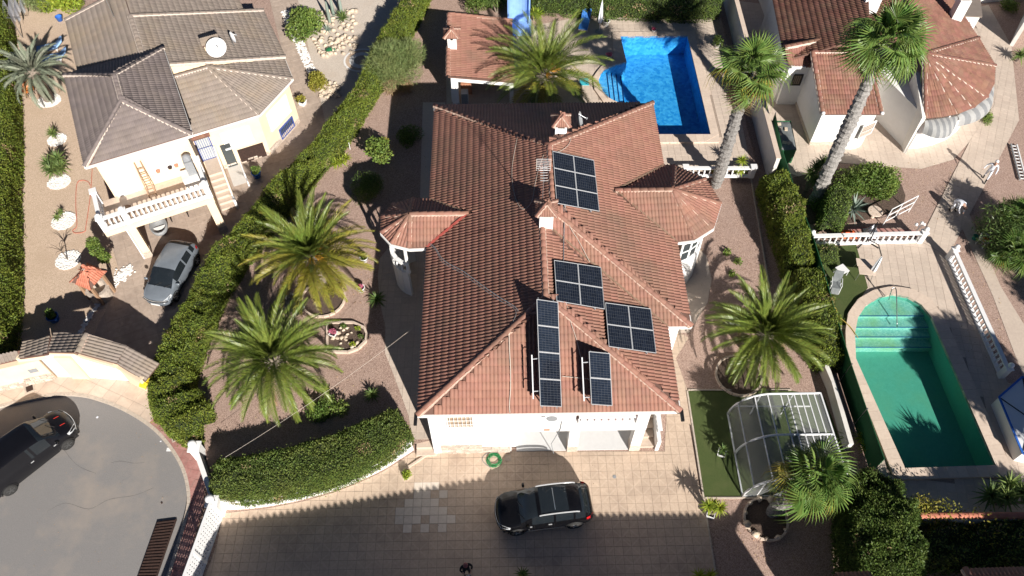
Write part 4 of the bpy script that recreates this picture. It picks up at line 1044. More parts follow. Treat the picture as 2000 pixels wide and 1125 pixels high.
# the two tilted rows on stands over the front slope
nF = Vector((math.sin(HA)*0.401, -math.cos(HA)*0.401, 1)).normalized()
def tilted(px, lift, rows, label):
    hi, lo = lift, 0.18
    c = [on_plane(px[0][0], px[0][1], C0 + nF*hi, nF), on_plane(px[1][0], px[1][1], C0 + nF*lo, nF), on_plane(px[2][0], px[2][1], C0 + nF*lo, nF), on_plane(px[3][0], px[3][1], C0 + nF*hi, nF)]
    t, bl, n = solar_array(label, c, 1, rows, 6, 10 if rows == 2 else 10, rails=False)
    for s in (0.12, 0.82): MB().bar(bl(s, -0.02) - n*0.06, bl(s, 1.015) - n*0.06, 0.05, 0.05).obj('mounting_rail', MT['metal'], t)
    for q in (0.08, 0.5, 0.94):
        p = bl(0.06, q); f = p - nF*(hi - 0.06)
        MB().bar(p - n*0.05, f, 0.045).obj('stand_leg', MT['metal'], t)
        MB().bar(f, bl(0.96, q) - nF*0.10, 0.045).obj('stand_foot', MT['metal'], t)
        MB().bar(p - n*0.05 - nF*0.1, (f + bl(0.5, q) - nF*0.1)*0.5, 0.03).obj('stand_brace', MT['metal'], t)
    a, b = bl(-0.28, 0.52 if rows > 2 else 0.1) - nF*(hi*0.45), bl(-0.28, 0.93) - nF*(hi*0.45)
    MB().bar(a, b, 0.05).obj('side_rail', MT['alu'], t)
    for q in (0.56 if rows > 2 else 0.2, 0.86): MB().bar(bl(-0.28, q) - nF*(hi*0.45), bl(0.05, q) - n*0.06, 0.03).obj('side_bracket', MT['alu'], t)
tilted([(1048,584),(1090,590),(1097,795),(1055,793)], 1.10, 4, 'long tilted row of four solar panels on stands at the front of the red roof')
tilted([(1150,686),(1191,690),(1196,793),(1155,790)], 1.00, 2, 'short tilted pair of solar panels on stands at the front of the red roof')
# cables and conduits lying on the tiles
def cable(label, px, r, m, off=0.07, name='cable', cat='cable'):
    pts = smooth_poly([tuple(RP(u, v, off)) for u, v in px], 4, False)
    o = MB().tube(pts, r, 5).obj(name, m); return tag(o, label, cat)
cable('thick grey conduit running across the left slope of the red roof', [(838,474),(850,484),(862,503),(875,514),(905,530),(940,556),(975,580),(1004,598),(1012,607)], 0.020, MT['pipe'], 0.08, 'conduit')
cable('second grey conduit curling beside the front hip of the red roof', [(838,478),(850,487),(860,506),(873,518),(903,534),(938,560),(972,584),(1002,601),(1008,612),(1003,626),(996,640)], 0.012, MT['pipe'], 0.07, 'conduit')
cable('pale cable hanging down the front slope of the red roof', [(994,642),(995,680),(997,720),(997,760),(995,790),(996,806)], 0.022, MT['cable'], 0.08)
cable('pale cable loop from the antenna down the left slope', [(1062,302),(1052,330),(1045,360),(1038,395),(1020,408),(1005,380),(1000,330),(1010,270)], 0.010, MT['cable'])
cable('pale cable between the upper and the middle solar panels', [(1101,402),(1102,440),(1101,470),(1101,508)], 0.022, MT['pipe'], 0.10)
cable('thin cable wandering from the upper panels to the middle ones', [(1104,404),(1112,440),(1130,470),(1152,512)], 0.014, MT['cable'], 0.10)
cable('thin cable from the dish across the ridge to the upper panels', [(1118,258),(1112,280),(1098,293),(1082,298)], 0.012, MT['cable'], 0.10)
cable('thin cable joining the two tilted rows of panels', [(1098,735),(1120,737),(1150,740)], 0.014, MT['cable'], 0.10)
cable('thin cable from the middle panels to the short tilted pair', [(1108,598),(1115,630),(1125,660),(1135,700),(1140,725)], 0.012, MT['cable'], 0.10)
# overhead wire from the house to the street corner
a, b = G(845,610,4.6), G(440,893,2.0)
o = MB().tube([a*(1-t) + b*t - Vector((0,0,1.6*t*(1-t))) for t in [i/14 for i in range(15)]], 0.006, 4).obj('overhead_wire', MT['cable']); tag(o, 'thin pale wire strung from the house over the palm to the street corner', 'wire')
# antenna on the ridge
c = RP(1058, 425, 0.0); t = thing('tv_antenna', c, 'television antenna with a grid reflector on a mast by the low chimney', 'antenna')
top = c + Vector((0,0,3.1))
MB().tube([c, top], 0.022, 6).obj('mast', MT['metal'], t)
MB().tube([top + Vector((0,-0.55,0)), top + Vector((0,0.5,0.0))], 0.015, 5).obj('boom', MT['metal'], t)
for i in range(6):
    y = -0.5 + 0.16*i; MB().tube([top + Vector((-0.17,y,0.02)), top + Vector((0.17,y,0.02))], 0.008, 4).obj('element', MT['alu'], t)
for i in range(7):
    z = -0.36 + 0.12*i; MB().tube([top + Vector((-0.32,0.48,z)), top + Vector((0.32,0.48,z))], 0.009, 4).obj('reflector_bar', MT['alu'], t)
for s in (-0.32, 0.32): MB().tube([top + Vector((s,0.48,-0.36)), top + Vector((s,0.48,0.36))], 0.012, 4).obj('reflector_side', MT['cable'], t)
# satellite dish
def dish(label, base, r, aim, mh, m=MT['dish'], tilt=0.5):
    t = thing('satellite_dish', base, label, 'satellite dish')
    top = Vector(base) + Vector((0,0,mh))
    MB().tube([base, top], 0.03, 6).obj('mast', MT['metal'], t)
    R = Matrix.Translation(top) @ Matrix.Rotation(aim, 4, 'Z') @ Matrix.Rotation(math.pi/2 - tilt, 4, 'Y')
    V = []; F = []; n = 20
    for i in range(5):
        rr = r*i/4
        for k in range(n): V.append((math.cos(2*math.pi*k/n)*rr*0.92, math.sin(2*math.pi*k/n)*rr, 0.30*rr*rr/r))
    for i in range(4):
        for k in range(n): F.append((i*n + k, i*n + (k+1) % n, (i+1)*n + (k+1) % n, (i+1)*n + k))
    ob('reflector', mesh('reflector', V, F, m, True), t, R)
    f = R @ Vector((-0.1*r, 0, 0.95*r)); e = R @ Vector((-0.92*r, 0, 0.27*r))
    MB().tube([e, f], 0.018, 5).obj('feed_arm', MT['metal'], t); MB().lathe([(0.03,-.05),(0.05,0),(0.05,.06),(0.02,.08)], 8, f).obj('feed_horn', MT['grey'], t)
dish('grey satellite dish on the back slope of the red roof', RP(1128, 248, 0.0), 0.50, math.radians(-5), 0.45, MT['grey'], 0.30)
# ================================================================ THE LEFT HOUSE (grey tiles, cream walls)
LO, LA = Vector((-22.26, 28.74, 0.0)), math.radians(25.3)
LM = Matrix.Translation(LO) @ Matrix.Rotation(LA, 4, 'Z')
def LL(x, y, z=0.0): return LM @ Vector((x, y, z))
lh = thing('house', LL(6, 7), 'cream house with grey tiled roofs, white balcony and carport on the left', 'house')
# raised front block with the dark hip roof
r1 = Roof(lh, MT['tile_dark'], 'front_roof', 250, mm='mortar_w')
z0, zr = 6.0, 7.1
c = [LL(0,0,z0), LL(5.57,0,z0), LL(5.57,7.95,z0), LL(0,7.95,z0)]; ra, rb = LL(2.785,2.9,zr), LL(2.785,5.15,zr)
r1.slope([c[0], c[1], ra]); r1.slope([c[1], c[2], rb, ra]); r1.slope([c[2], c[3], rb]); r1.slope([c[3], c[0], ra, rb])
for a, b in ((c[0], ra), (c[1], ra), (c[2], rb), (c[3], rb), (ra, rb)): r1.ridge(a, b, r=0.12)
ro = r1.build()
fb = MB()
for i in range(4): fb.bar(c[i] - Vector((0,0,.13)), c[(i+1) % 4] - Vector((0,0,.13)), .10, .12)
fb.obj('fascia', MT['white'], ro); fill('soffit', [tuple(p - Vector((0,0,.19))) for p in c], (), MT['white'], ro)
# lower wing with the cut corner
r2 = Roof(lh, MT['tile_grey'], 'wing_roof', 200, mm='mortar_w')
ze = 3.6; Pk = LL(7.59, 6.65, 4.85)
q = [LL(5.45,2.8,ze), LL(9.37,2.8,ze), LL(12.03,5.03,ze), LL(12.11,7.05,ze)]
ql = LL(5.45, 6.65, 4.85)
r2.slope([q[0], q[1], Pk, ql]); r2.slope([q[1], q[2], Pk]); r2.slope([q[2], q[3], Pk])
for a in (q[1], q[2]): r2.ridge(a, Pk, r=0.10)
r2.ridge(ql, Pk, r=0.10)
r2.build()
# big back roof: gable, ridge running away from the camera
r3 = Roof(lh, MT['tile_grey'], 'back_roof', 300, mm='mortar_w')
RA, RB_ = LL(4.35, 7.0, 5.75), LL(4.35, 12.3, 5.75)
r3.slope([RA, RB_, LL(12.2, 12.3, 3.75), LL(12.2, 7.0, 3.75)])
r3.slope([LL(4.35, 7.6, 5.75), LL(4.35, 15.2, 5.75), LL(.45, 15.2, 4.75), LL(.45, 7.6, 4.75)])
r3.ridge(RA, RB_, r=0.15); r3.ridge(LL(12.2,12.25,3.78), LL(4.4,12.25,5.78), r=0.11); r3.ridge(LL(12.2,7.05,3.78), LL(4.4,7.05,5.78), r=0.11); r3.ridge(LL(.45,15.15,4.78), LL(4.35,15.15,5.78), r=0.11)
r3.slope([LL(4.35, 12.36, 5.55), LL(4.35, 17.5, 5.55), LL(11, 17.5, 3.9), LL(11, 12.36, 3.9)])
r3.build()
wb = MB(); wb.prism([tuple(LL(.4,.42))[:2], tuple(LL(5.25,.42))[:2], tuple(LL(5.25,7.6))[:2], tuple(LL(.4,7.6))[:2]], 2.72, 5.82); wb.obj('upper_wall', MT['cream'], lh)
wb = MB(); wb.prism([tuple(LL(.4,2.6))[:2], tuple(LL(5.25,2.6))[:2], tuple(LL(5.25,7.6))[:2], tuple(LL(.4,7.6))[:2]], 0, 2.72); wb.obj('carport_wall', MT['cream'], lh)
wb = MB(); wb.prism([tuple(LL(5.2,3.15))[:2], tuple(LL(9.25,3.15))[:2], tuple(LL(11.75,5.2))[:2], tuple(LL(11.8,12.0))[:2], tuple(LL(.8,12.0))[:2], tuple(LL(.8,7.4))[:2], tuple(LL(5.2,7.4))[:2]], 0, 3.55); wb.obj('wing_wall', MT['cream'], lh)
wb = MB(); wb.prism([tuple(LL(.8,7.7))[:2], tuple(LL(4.3,7.7))[:2], tuple(LL(4.3,14.8))[:2], tuple(LL(.8,14.8))[:2]], 0, 4.6); wb.obj('back_wall', MT['cream'], lh)
wb = MB(); wb.add([LL(4.35,7.02,3.5), LL(11.9,7.02,3.5), LL(11.9,7.02,3.72), LL(4.35,7.02,5.62), LL(4.35,7.2,3.5), LL(11.9,7.2,3.5), LL(11.9,7.2,3.72), LL(4.35,7.2,5.62)], [(0,1,2,3),(7,6,5,4),(0,4,5,1),(1,5,6,2),(2,6,7,3),(3,7,4,0)]); wb.obj('gable_wall', MT['cream'], lh)
# gutters of the wing
for a, b in ((q[0], q[1]), (q[1], q[2]), (q[2], q[3])): MB().bar(a - Vector((0,0,.10)), b - Vector((0,0,.10)), .11, .10).obj('gutter', MT['white'], lh)
# shutters, door, windows
def lwin(x, z, w, h, y=.42, nm='window', ang=0.0, org=None, sill=True):
    M4 = (LM @ Matrix.Translation((x, y, z)) @ Matrix.Rotation(ang, 4, 'Z'))
    f = MB(); e = .07
    f.box((-w/2 - e, -.05, -e), (-w/2, .02, h + e), M4).box((w/2, -.05, -e), (w/2 + e, .02, h + e), M4).box((-w/2, -.05, h), (w/2, .02, h + e), M4).box((-w/2 - e - .04, -.10, -e - .04), (w/2 + e + .04, .02, 0), M4)
    o = f.obj(nm, MT['paint'], lh)
    k = max(4, int(h/.16))
    for i in range(k): MB().box((-w/2, -.035 , h*i/k + .006), (w/2, -.012, h*(i+1)/k - .006), M4).obj('shutter_slat', MT['shutter'], o)
lwin(1.25, 3.06, 1.15, 2.1, nm='shutter_door'); lwin(3.55, 3.95, 1.55, 1.15)
lwin(7.7, 1.55, 1.6, 1.1, y=3.15); lwin(10.55, 1.5, 1.9, 1.2, y=4.215, ang=math.atan2(2.05, 2.5))
bg = LM @ Matrix.Translation((10.75, 4.38, .25)) @ Matrix.Rotation(math.atan2(2.05, 2.5), 4, 'Z')
bar_window(lh, bg, 1.3, .7, mat('blue_iron', (0.05,0.09,0.30), .5, (0.06,0.10,0.34), 9), MT['glass'], 8, 1)
cladding(lh, LL(9.25, 3.145), LL(11.75, 5.2) - LL(9.25, 3.15), 3.2, 0, .45, LL(10.6,3.5) - LL(10,4.3))
cladding(lh, LL(5.3, 3.145), LL(1,0) - LL(0,0), 3.9, 0, .30, LL(0,-1) - LL(0,0))
# entrance stair with blue iron door
IB = mat('blue_door_frame', (0.05,0.08,0.28), .5, (0.06,0.09,0.31), 9)
bar_window(lh, LM @ Matrix.Translation((5.75, 3.13, 1.2)), .78, 2.0, IB, mat('milky_glass', (0.45,0.47,0.45), .25, (0.52,0.54,0.52), 5), 6, 1, 'door')
hd = Roof(lh, MT['tile_red2'], 'door_hood', 0, .23, .24, .035); hd.slope([LL(5.25,2.65,3.28), LL(6.3,2.65,3.28), LL(6.3,3.12,3.46), LL(5.25,3.12,3.46)]); hd.build()
for i in range(7):
    MB().box((5.36, -.25 + .33*i, 0), (6.15, 3.1 if i == 6 else -.25 + .33*(i+1) - .004, .171*(i+1)), LM).obj('step', MT['terrace'], lh)
    MB().box((5.36, -.28 + .33*i, .171*(i+1) - .03), (6.15, -.25 + .33*i + .05, .171*(i+1) + .008), LM).obj('nosing', MT['coping'], lh)
MB().add([LL(6.17,-.3,0), LL(6.30,-.3,0), LL(6.30,3.1,0), LL(6.17,3.1,0), LL(6.17,-.3,.75), LL(6.30,-.3,.75), LL(6.30,3.1,2.0), LL(6.17,3.1,2.0)], [(0,1,5,4),(1,2,6,5),(2,3,7,6),(3,0,4,7),(4,5,6,7)]).obj('stair_parapet', MT['cream'], lh)
MB().tube([LL(6.23,-.35,.82), LL(6.23,3.0,2.08)], .05, 6).obj('handrail', MT['paint'], lh)
MB().box((6.17,-.48,0), (6.31,-.3,.95), LM).obj('newel', MT['paint'], lh)
# basement entrance beside the stair
MB().box((6.45, 1.4, 0), (7.25, 3.1, .03), LM).obj('door_mat', mat('pale_ramp', (0.55,0.53,0.5), .6, (0.6,0.58,0.55), 6), lh)
MB().box((6.55, 3.10, 0), (7.15, 3.14, 1.9), LM).obj('basement_door', MT['glass'], lh)
MB().box((7.28, 1.0, 0), (7.36, 3.1, 1.2), LM).obj('porch_wall', MT['paint'], lh)
MB().box((7.4, 3.10, 0), (9.0, 3.145, 1.15), LM).obj('recess_shade_sheet', MT['rust'], lh)  # flat dark sheet on the wall; its colour stands for a hollow's shade
# balcony and carport
MB().box((-.55,-1.95,2.62), (5.33,.40,2.98), LM).obj('balcony_slab', MT['cream'], lh)
MB().box((-.50,-1.90,2.985), (5.28,.38,3.0), LM).obj('balcony_floor', MT['pave'], lh)
for x, w in ((.55, .42), (4.85, .45)):
    MB().box((x, -1.9, 0), (x + w, -1.5, 2.64), LM).obj('pillar', MT['cream'], lh)
    MB().box((x - .02, -1.93, 0), (x + w + .02, -1.48, .5), LM).obj('pillar_base', MT['stone'], lh)
MB().box((5.1, -1.5, 0), (5.25, 2.6, 2.64), LM).obj('carport_side_wall', MT['cream'], lh)
MB().tube([LL(.50,-1.95,2.7), LL(.50,-1.95,.1)], .045, 6).obj('down_pipe', MT['paint'], lh)
balustrade(None, LL(.80,-1.8)[:2], LL(5.2,-1.8)[:2], 3.0, 17, h=.92, parent=lh)
balustrade(None, LL(-.40,-1.8)[:2], LL(.62,-1.8)[:2], 3.0, 4, h=.92, posts=(True, False), parent=lh)
balustrade(None, LL(-.40,-1.65)[:2], LL(-.40,.30)[:2], 3.0, 7, h=.92, posts=(False, True), parent=lh)
balustrade(None, LL(5.2,-1.65)[:2], LL(5.2,.30)[:2], 3.0, 7, h=.92, posts=(False, True), parent=lh)
for x, y in ((-.40,-1.8),(.80,-1.8),(5.2,-1.8)): MB().lathe([(.10,0),(.13,.05),(.14,.13),(.10,.21),(.03,.25)], 10, LL(x, y, 4.02)).obj('finial', MT['paint'], lh, smooth=True)
# things on the balcony
t = thing('ladder', LL(2.35,-.5,3.0), 'wooden ladder leaning on the cream balcony wall', 'ladder')
for s in (-.2, .2): MB().bar(LL(2.35+s,-.55,3.0), LL(2.35+s*.8,.30,5.0), .05).obj('rail', MT['wood'], t)
for i in range(6):
    f = (i + .7)/7; MB().bar(LL(2.15+.04*f,-.55+.85*f,3.0+2*f), LL(2.55-.04*f,-.55+.85*f,3.0+2*f), .04).obj('rung', MT['wood'], t)
t = thing('barbecue', LL(4.55,-.35,3.0), 'grey barbecue with a tall hood in the balcony corner', 'barbecue')
MB().box((4.15,-.75,3.0), (5.0,.0,3.75), LM).obj('base', MT['offwhite'], t); MB().box((4.55,-.6,3.75), (5.0,.1,4.7), LM).obj('hood', MT['grey'], t); MB().lathe([(.25,0),(.22,.15),(.1,.25),(.02,.28)], 10, LL(4.8,-.25,4.7)).obj('hood_top', MT['grey'], t)
t = thing('wicker_chair', LL(.95,-1.2,3.0), 'small wicker stool by the balcony railing', 'stool')
MB().lathe([(.22,.40),(.26,.42),(.26,.47),(.05,.48)], 12, LL(.95,-1.2,3.0)).obj('seat', MT['wood'], t)
for k in range(4): MB().tube([LL(.95+.18*math.cos(k*1.57),-1.2+.18*math.sin(k*1.57),3.0), LL(.95+.14*math.cos(k*1.57),-1.2+.14*math.sin(k*1.57),3.42)], .018, 5).obj('leg', MT['wood'], t)
for k, (x, m) in enumerate(((3.1, 'terracotta'), (3.75, 'rust'), (4.1, 'terracotta'))):
    t = thing('flower_pot', LL(x, .28, 3.90), ['wide bowl on the balcony window sill, leftmost of three', 'small dark pot in the middle of the balcony window sill', 'small flower pot at the right end of the balcony window sill'][k], 'flower pot', 'pots on the balcony sill')
    MB().lathe([(.07,0),(.11,.02),(.13,.12),(.12,.13),(.05,.12)], 10, LL(x, .26, 3.92)).obj('bowl', MT[m], t, smooth=True)
w = MB().lathe([(.02,0),(.16,0),(.17,.02),(.15,.04),(.02,.04)], 18).obj('wall_clock', MT['paint'], lh, LM @ Matrix.Translation((2.35, .40, 5.25)) @ Matrix.Rotation(math.pi/2, 4, 'X'))
# carport contents
t = thing('work_table', LL(2.9,.4,0), 'wooden work table with clutter at the back of the carport', 'table')
MB().box((2.4,.1,.72), (3.5,.7,.78), LM).obj('table_top', MT['wood'], t)
for x in (2.45, 3.42):
    for y in (.15, .62): MB().box((x, y, 0), (x+.05, y+.05, .72), LM).obj('leg', MT['black'], t)
t = thing('tool_box', LL(3.3,.4,.78), 'pale plastic box on the carport work table', 'box'); MB().box((3.1,.2,.785), (3.48,.6,1.0), LM).obj('body', MT['grey'], t); MB().box((3.08,.18,1.0), (3.5,.62,1.04), LM).obj('lid', MT['paint'], t)
t = thing('rubber_dinghy', LL(1.7,-.3,0), 'small grey boat shaped tub standing in the carport beside the car', 'tub')
V = []; F = []; n = 14
for j, (f, z) in enumerate(((.6,0),(.95,.25),(1.0,.5),(.86,.5),(.6,.18))):
    for k in range(n):
        a = 2*math.pi*k/n; x = .50*math.cos(a)*f; y = .85*math.sin(a)*f*(1.15 if math.sin(a) > 0 else .8); V.append(LL(1.75 + x, -.2 + y, .02 + z))
for j in range(4):
    for k in range(n): F.append((j*n+k, j*n+(k+1) % n, (j+1)*n+(k+1) % n, (j+1)*n+k))
F.append(tuple(range(4*n, 5*n)))
ob('hull', mesh('hull', V, F, MT['grey'], True), t); MB().box((1.4,-.35,.25), (2.1,-.1,.3), LM).obj('seat', MT['paint'], t)
t = thing('white_cabinet', LL(4.0,2.3,0), 'low white cabinet along the carport back wall', 'cabinet')
MB().box((3.6,2.2,0), (4.7,2.58,.7), LM).obj('body', MT['paint'], t); MB().box((3.56,2.16,.7), (4.74,2.58,.74), LM).obj('top', MT['grey'], t)
# roof top: chimney with dishes, antenna
t = thing('chimney', LL(8.3,8.4,4.5), 'low cream chimney with tiled cap between two satellite dishes', 'chimney')
MB().box((7.8,8.1,4.0), (8.7,8.9,5.35), LM).obj('stack', MT['cream'], t)
rr = Roof(t, MT['tile_grey'], 'cap_roof', 0, .23, .24, .035); rr.slope([LL(7.7,8.0,5.37), LL(8.8,8.0,5.37), LL(8.8,8.5,5.55), LL(7.7,8.5,5.55)]); rr.slope([LL(7.7,8.5,5.55), LL(8.8,8.5,5.55), LL(8.8,9.0,5.37), LL(7.7,9.0,5.37)]); rr.build()
dish('large white satellite dish on the grey tiled roof', LL(8.4,7.6,4.6), .62, LA - math.radians(75), .75, MT['dish'], .45)
dish('small satellite dish turned sideways beside the large white one', LL(9.5,8.5,4.3), .38, LA - math.radians(10), .75, MT['dish'], .3)
c = LL(3.4, 12.9, 5.3); t = thing('tv_antenna', c, 'television antenna on the far end of the grey roof', 'antenna')
MB().tube([c, c + Vector((0,0,2.0))], .022, 6).obj('mast', MT['metal'], t)
for i in range(7): MB().tube([c + Vector((-.45, -.5+.17*i, 2.0)), c + Vector((.45, -.5+.17*i, 2.0))], .010, 4).obj('element', MT['alu'], t)
MB().tube([c + Vector((0,-.6,2.0)), c + Vector((0,.6,2.0))], .014, 4).obj('boom', MT['alu'], t)

# ================================================================ THE TILED GATE WALL AT THE STREET
gw = thing('gate_wall', G(168,737,0.12), 'cream street wall with grey tiled gate roof and white gates', 'gate wall')
base = [G(u, v) for u, v in ((-60,778),(0,763),(60,749),(113,737),(168,738),(254,742),(305,768))]
def seg_wall(a, b, z1, m, nm, th=.3, z0=0.0): return wall_box(a, b, z0, z1, th).obj(nm, m, gw)
dirs = []
seg_wall(base[0], base[2], 2.0, MT['cream'], 'wall'); seg_wall(base[2], base[3], 2.0, MT['cream'], 'wall')
def along(a, b, f): return a*(1-f) + b*f
for i, f0, f1 in ((3,.0,.12),): pass
seg_wall(along(base[3], base[4], .62), base[4], 2.3, MT['cream'], 'pier')
seg_wall(base[4], along(base[4], base[5], .12), 2.3, MT['cream'], 'pier')
seg_wall(along(base[5], base[6], .12), base[6], 2.0, MT['cream'], 'pier')
dn = seg_wall(along(base[3], base[4], .06) , along(base[3], base[4], .60), 2.35, MT['shutter'], 'pedestrian_gate', .08)
gt = seg_wall(along(base[4], base[5], .14), along(base[5], base[6], .10), 2.30, MT['shutter'], 'sliding_gate', .10)
gt_d = (base[5] - base[4]).normalized(); gt_n = Vector((gt_d.y, -gt_d.x, 0))
for k in range(1, 7):
    p = along(base[4], base[5], .14 + .86*k/7.0) + gt_n*.06; MB().box((-.012,-.01,.1), (.012,.01,2.0), Matrix.Translation(p)).obj('gate_seam', MT['grey'], gt)
wd = (base[3] - base[2]).normalized(); wn_ = Vector((wd.y, -wd.x, 0))
cladding(gw, base[2] + wn_*.15, wd, (base[3]-base[2]).length, .12, .75, wn_); cladding(gw, base[1] + wn_*.15, (base[2]-base[1]), (base[2]-base[1]).length, .12, .6, wn_)
mb_ = MB().box((-.2,-.02,.12), (.2,.02,.42), Matrix.Translation(along(base[2], base[3], .55) + wn_*.16 + Vector((0,0,1.0))) @ Matrix.Rotation(math.atan2(wd.y, wd.x), 4, 'Z')).obj('letter_box', MT['grey'], gw)
rg = Roof(gw, MT['tile_grey'], 'gate_roof', 300)
def gr(px, zs): 
    P = [G(u, v, z) for (u, v), z in zip(px, zs)]
    n = (P[1]-P[0]).cross(P[2]-P[0]).normalized(); P[3] = on_plane(px[3][0], px[3][1], P[0], n); rg.slope(P); return P
gr([(-40,702),(39,685),(37,704),(-40,722)], (2.45,2.45,2.1,2.1))
gr([(45,668),(98,657),(92,692),(37,700)], (2.35,2.75,2.75,2.35))
P = gr([(106,649),(169,653),(152,689),(93,687)], (2.65,3.15,3.15,2.65))
Q = gr([(172,653),(247,675),(228,710),(156,690)], (3.15,2.75,2.75,3.15))
gr([(248,676),(311,710),(283,745),(229,711)], (2.70,2.30,2.30,2.70))
rg.ridge(P[2], P[1], r=.14); rg.build()
for a, b, z in ((G(95,690,2.3), G(150,690,2.3), 2.3), (G(158,693,2.5), G(226,713,2.5), 2.5), (G(230,714,2.2), G(282,746,2.1), 2.2), (G(38,702,2.0), G(90,693,2.2), 2.1)):
    MB().bar((a.x, a.y, z + .05), (b.x, b.y, z + .05), .28, .30).obj('lintel', MT['cream'], gw)
o = MB().bar(G(276,744,1.9), G(290,749,1.75), .5, .35).obj('lamp_cover', mat('yellow_plastic', (.75,.60,.03), .5, (.8,.66,.05), 7)); tag(o, 'bright yellow cover hanging at the right end of the gate roof', 'cover')
# ================================================================ THE RIGHT HOUSE (red-brown tiles)
rh = thing('house', G(1690,200), 'white house with brown-red tiled roofs and a fan shaped bay on the right', 'house')
def plane_poly(px, zs):
    """first three points carry their heights, the others lie in the same plane"""
    P = [G(px[i][0], px[i][1], zs[i]) for i in range(3)]
    n = (P[1]-P[0]).cross(P[2]-P[0]).normalized()
    return P + [on_plane(u, v, P[0], n) for u, v in px[3:]]
rr = Roof(rh, MT['tile_red2'], 'front_roof', 300, mm='mortar_w')
ze, zt = 2.85, 4.15
A, B = G(1607,223,ze), G(1700,223,ze); 
n1 = None
Pp = [A, B, G(1690,103,zt), G(1587,101,zt)]
eave = G(1607,223,ze); Bq = G(1722,223,ze)
T0, T1 = G(1587,101,zt), G(1694,101,zt)
rr.slope([A, Bq, T1, T0])
rr.ridge(A + (T0-A)*.01, T0, r=.13); rr.ridge(T0, T1, r=.13); rr.ridge(Bq, T1, r=.13)
rr.build()
for q in (A, Bq): MB().lathe([(.10,0),(.13,.06),(.10,.14),(.02,.16)], 8, q + Vector((0,0,.02))).obj('verge_stop', MT['paint'], rh, smooth=True)
# front block walls
i_ = .25
a, b = A + Vector((i_*.4, i_, 0)), Bq + Vector((-i_, i_, 0)); c, d = T1 + Vector((-i_, -.1, 0)), T0 + Vector((i_*.4, -.1, 0))
mb = MB()
V = [(a.x,a.y,0),(b.x,b.y,0),(c.x,c.y,0),(d.x,d.y,0),(a.x,a.y,ze-.1),(b.x,b.y,ze-.1),(c.x,c.y,zt-.18),(d.x,d.y,zt-.18)]
mb.add(V, [(0,1,5,4),(1,2,6,5),(2,3,7,6),(3,0,4,7),(4,5,6,7)]); mb.obj('front_wall', MT['white'], rh)
# round corner of the front block
mb = MB(); mb.lathe([(1.1,0),(1.1,ze-.3)], 20, (b.x - .75, b.y + .7, 0)); mb.obj('round_corner', MT['white'], rh)
wm_ = Matrix.Translation((b.x - .75, b.y + .7, 1.15)) @ Matrix.Rotation(math.radians(28), 4, 'Z') @ Matrix.Translation((0, -1.11, 0))
bar_window(rh, wm_, 1.0, .95, MT['paint'], WF, 7, 1)
for (p0, p1) in (((a.x,a.y),(b.x - .75,b.y)), ((d.x,d.y),(a.x,a.y))):
    MB().bar((p0[0], p0[1], .14), (p1[0], p1[1], .14), .06, .28).obj('plinth', MT['stone'], rh)
# upper-left roof over the rear wing
ru = Roof(rh, MT['tile_red2'], 'rear_roof', 250, mm='mortar_w')
zl, zh = 3.6, 5.2
U = plane_poly([(1532,118),(1503,-30),(1700,70),(1690,-60)], (zl, zl, zh)); U = [U[0], U[1], U[3], U[2]]
ru.slope(U)
S = plane_poly([(1532,92),(1690,60),(1542,128),(1705,128)], (4.25, 4.25, 3.45)); ru.slope([S[2], S[3], S[1], S[0]])
ru.ridge(S[0], S[1], r=.14, mortar=True); ru.build()
# rear wing walls
p0, p1 = U[0] + Vector((.3,.2,0)), U[1] + Vector((.3,0,0))
MB().prism([(p0.x,p0.y),(p1.x,p1.y),(p1.x+10,p1.y),(p0.x+8,p0.y+1.0)], 0, 3.45).obj('rear_wall', MT['offwhite'], rh)
q0 = G(1540,128,3.4) + Vector((.2,.2,0)); q1 = G(1600,128,3.4) + Vector((0,.2,0))
MB().prism([(q0.x,q0.y),(q1.x+3,q1.y),(q1.x+3,q1.y+3),(q0.x,q0.y+3)], 0, 3.38).obj('side_wing_wall', MT['white'], rh)
bar_window(rh, Matrix.Translation((q0.x + .75, q0.y - .005, 1.75)), .5, .75, MT['black'], WF, 4, 0)
bs = G(1545,128,3.4); MB().bar(bs + Vector((0,0,-.08)), G(1572,128,3.3) + Vector((0,0,-.05)), .35, .16).obj('eave_slab', MT['white'], rh)
pw0, pw1 = G(1488,40,0), G(1512,75,0)
MB().prism([(pw0.x+.3,pw0.y),(pw0.x+1.1,pw0.y),(pw0.x+.9,pw0.y+9),(pw0.x-.1,pw0.y+9)], 0, 2.7).obj('side_porch', MT['offwhite'], rh)
# fan roof over the round bay
rc = Roof(rh, MT['tile_red2'], 'fan_roof', 300, mm='mortar_w')
ap = G(1806,104,4.75); zc = 3.0
rim_px = [(1808,231),(1842,228),(1872,222),(1902,210),(1928,190),(1941,163),(1943,128),(1911,74)]
rim = [G(u, v, zc) for u, v in rim_px]
for a, b in zip(rim[:-1], rim[1:]): rc.slope([a, b, ap])
top2 = G(1845,-30,zc + .4); ap2 = G(1760,-30,4.9)
rc.slope([rim[-1], top2, ap]) ; rc.slope([top2, ap2, ap])
lw = plane_poly([(1745,-30),(1808,104),(1690,60),(1660,-30)], (5.0, 4.7, 4.2)); rc.slope(lw)
for p in (rim[0], rim[2], rim[3], rim[4], rim[6], rim[7]): rc.ridge(p, ap - (ap - p)*.03, r=.11, L=.36)
rc.build()
k = len(rim)
cc = sum(rim, Vector())/k
inn = [p + (ap - p)*.10 for p in rim]
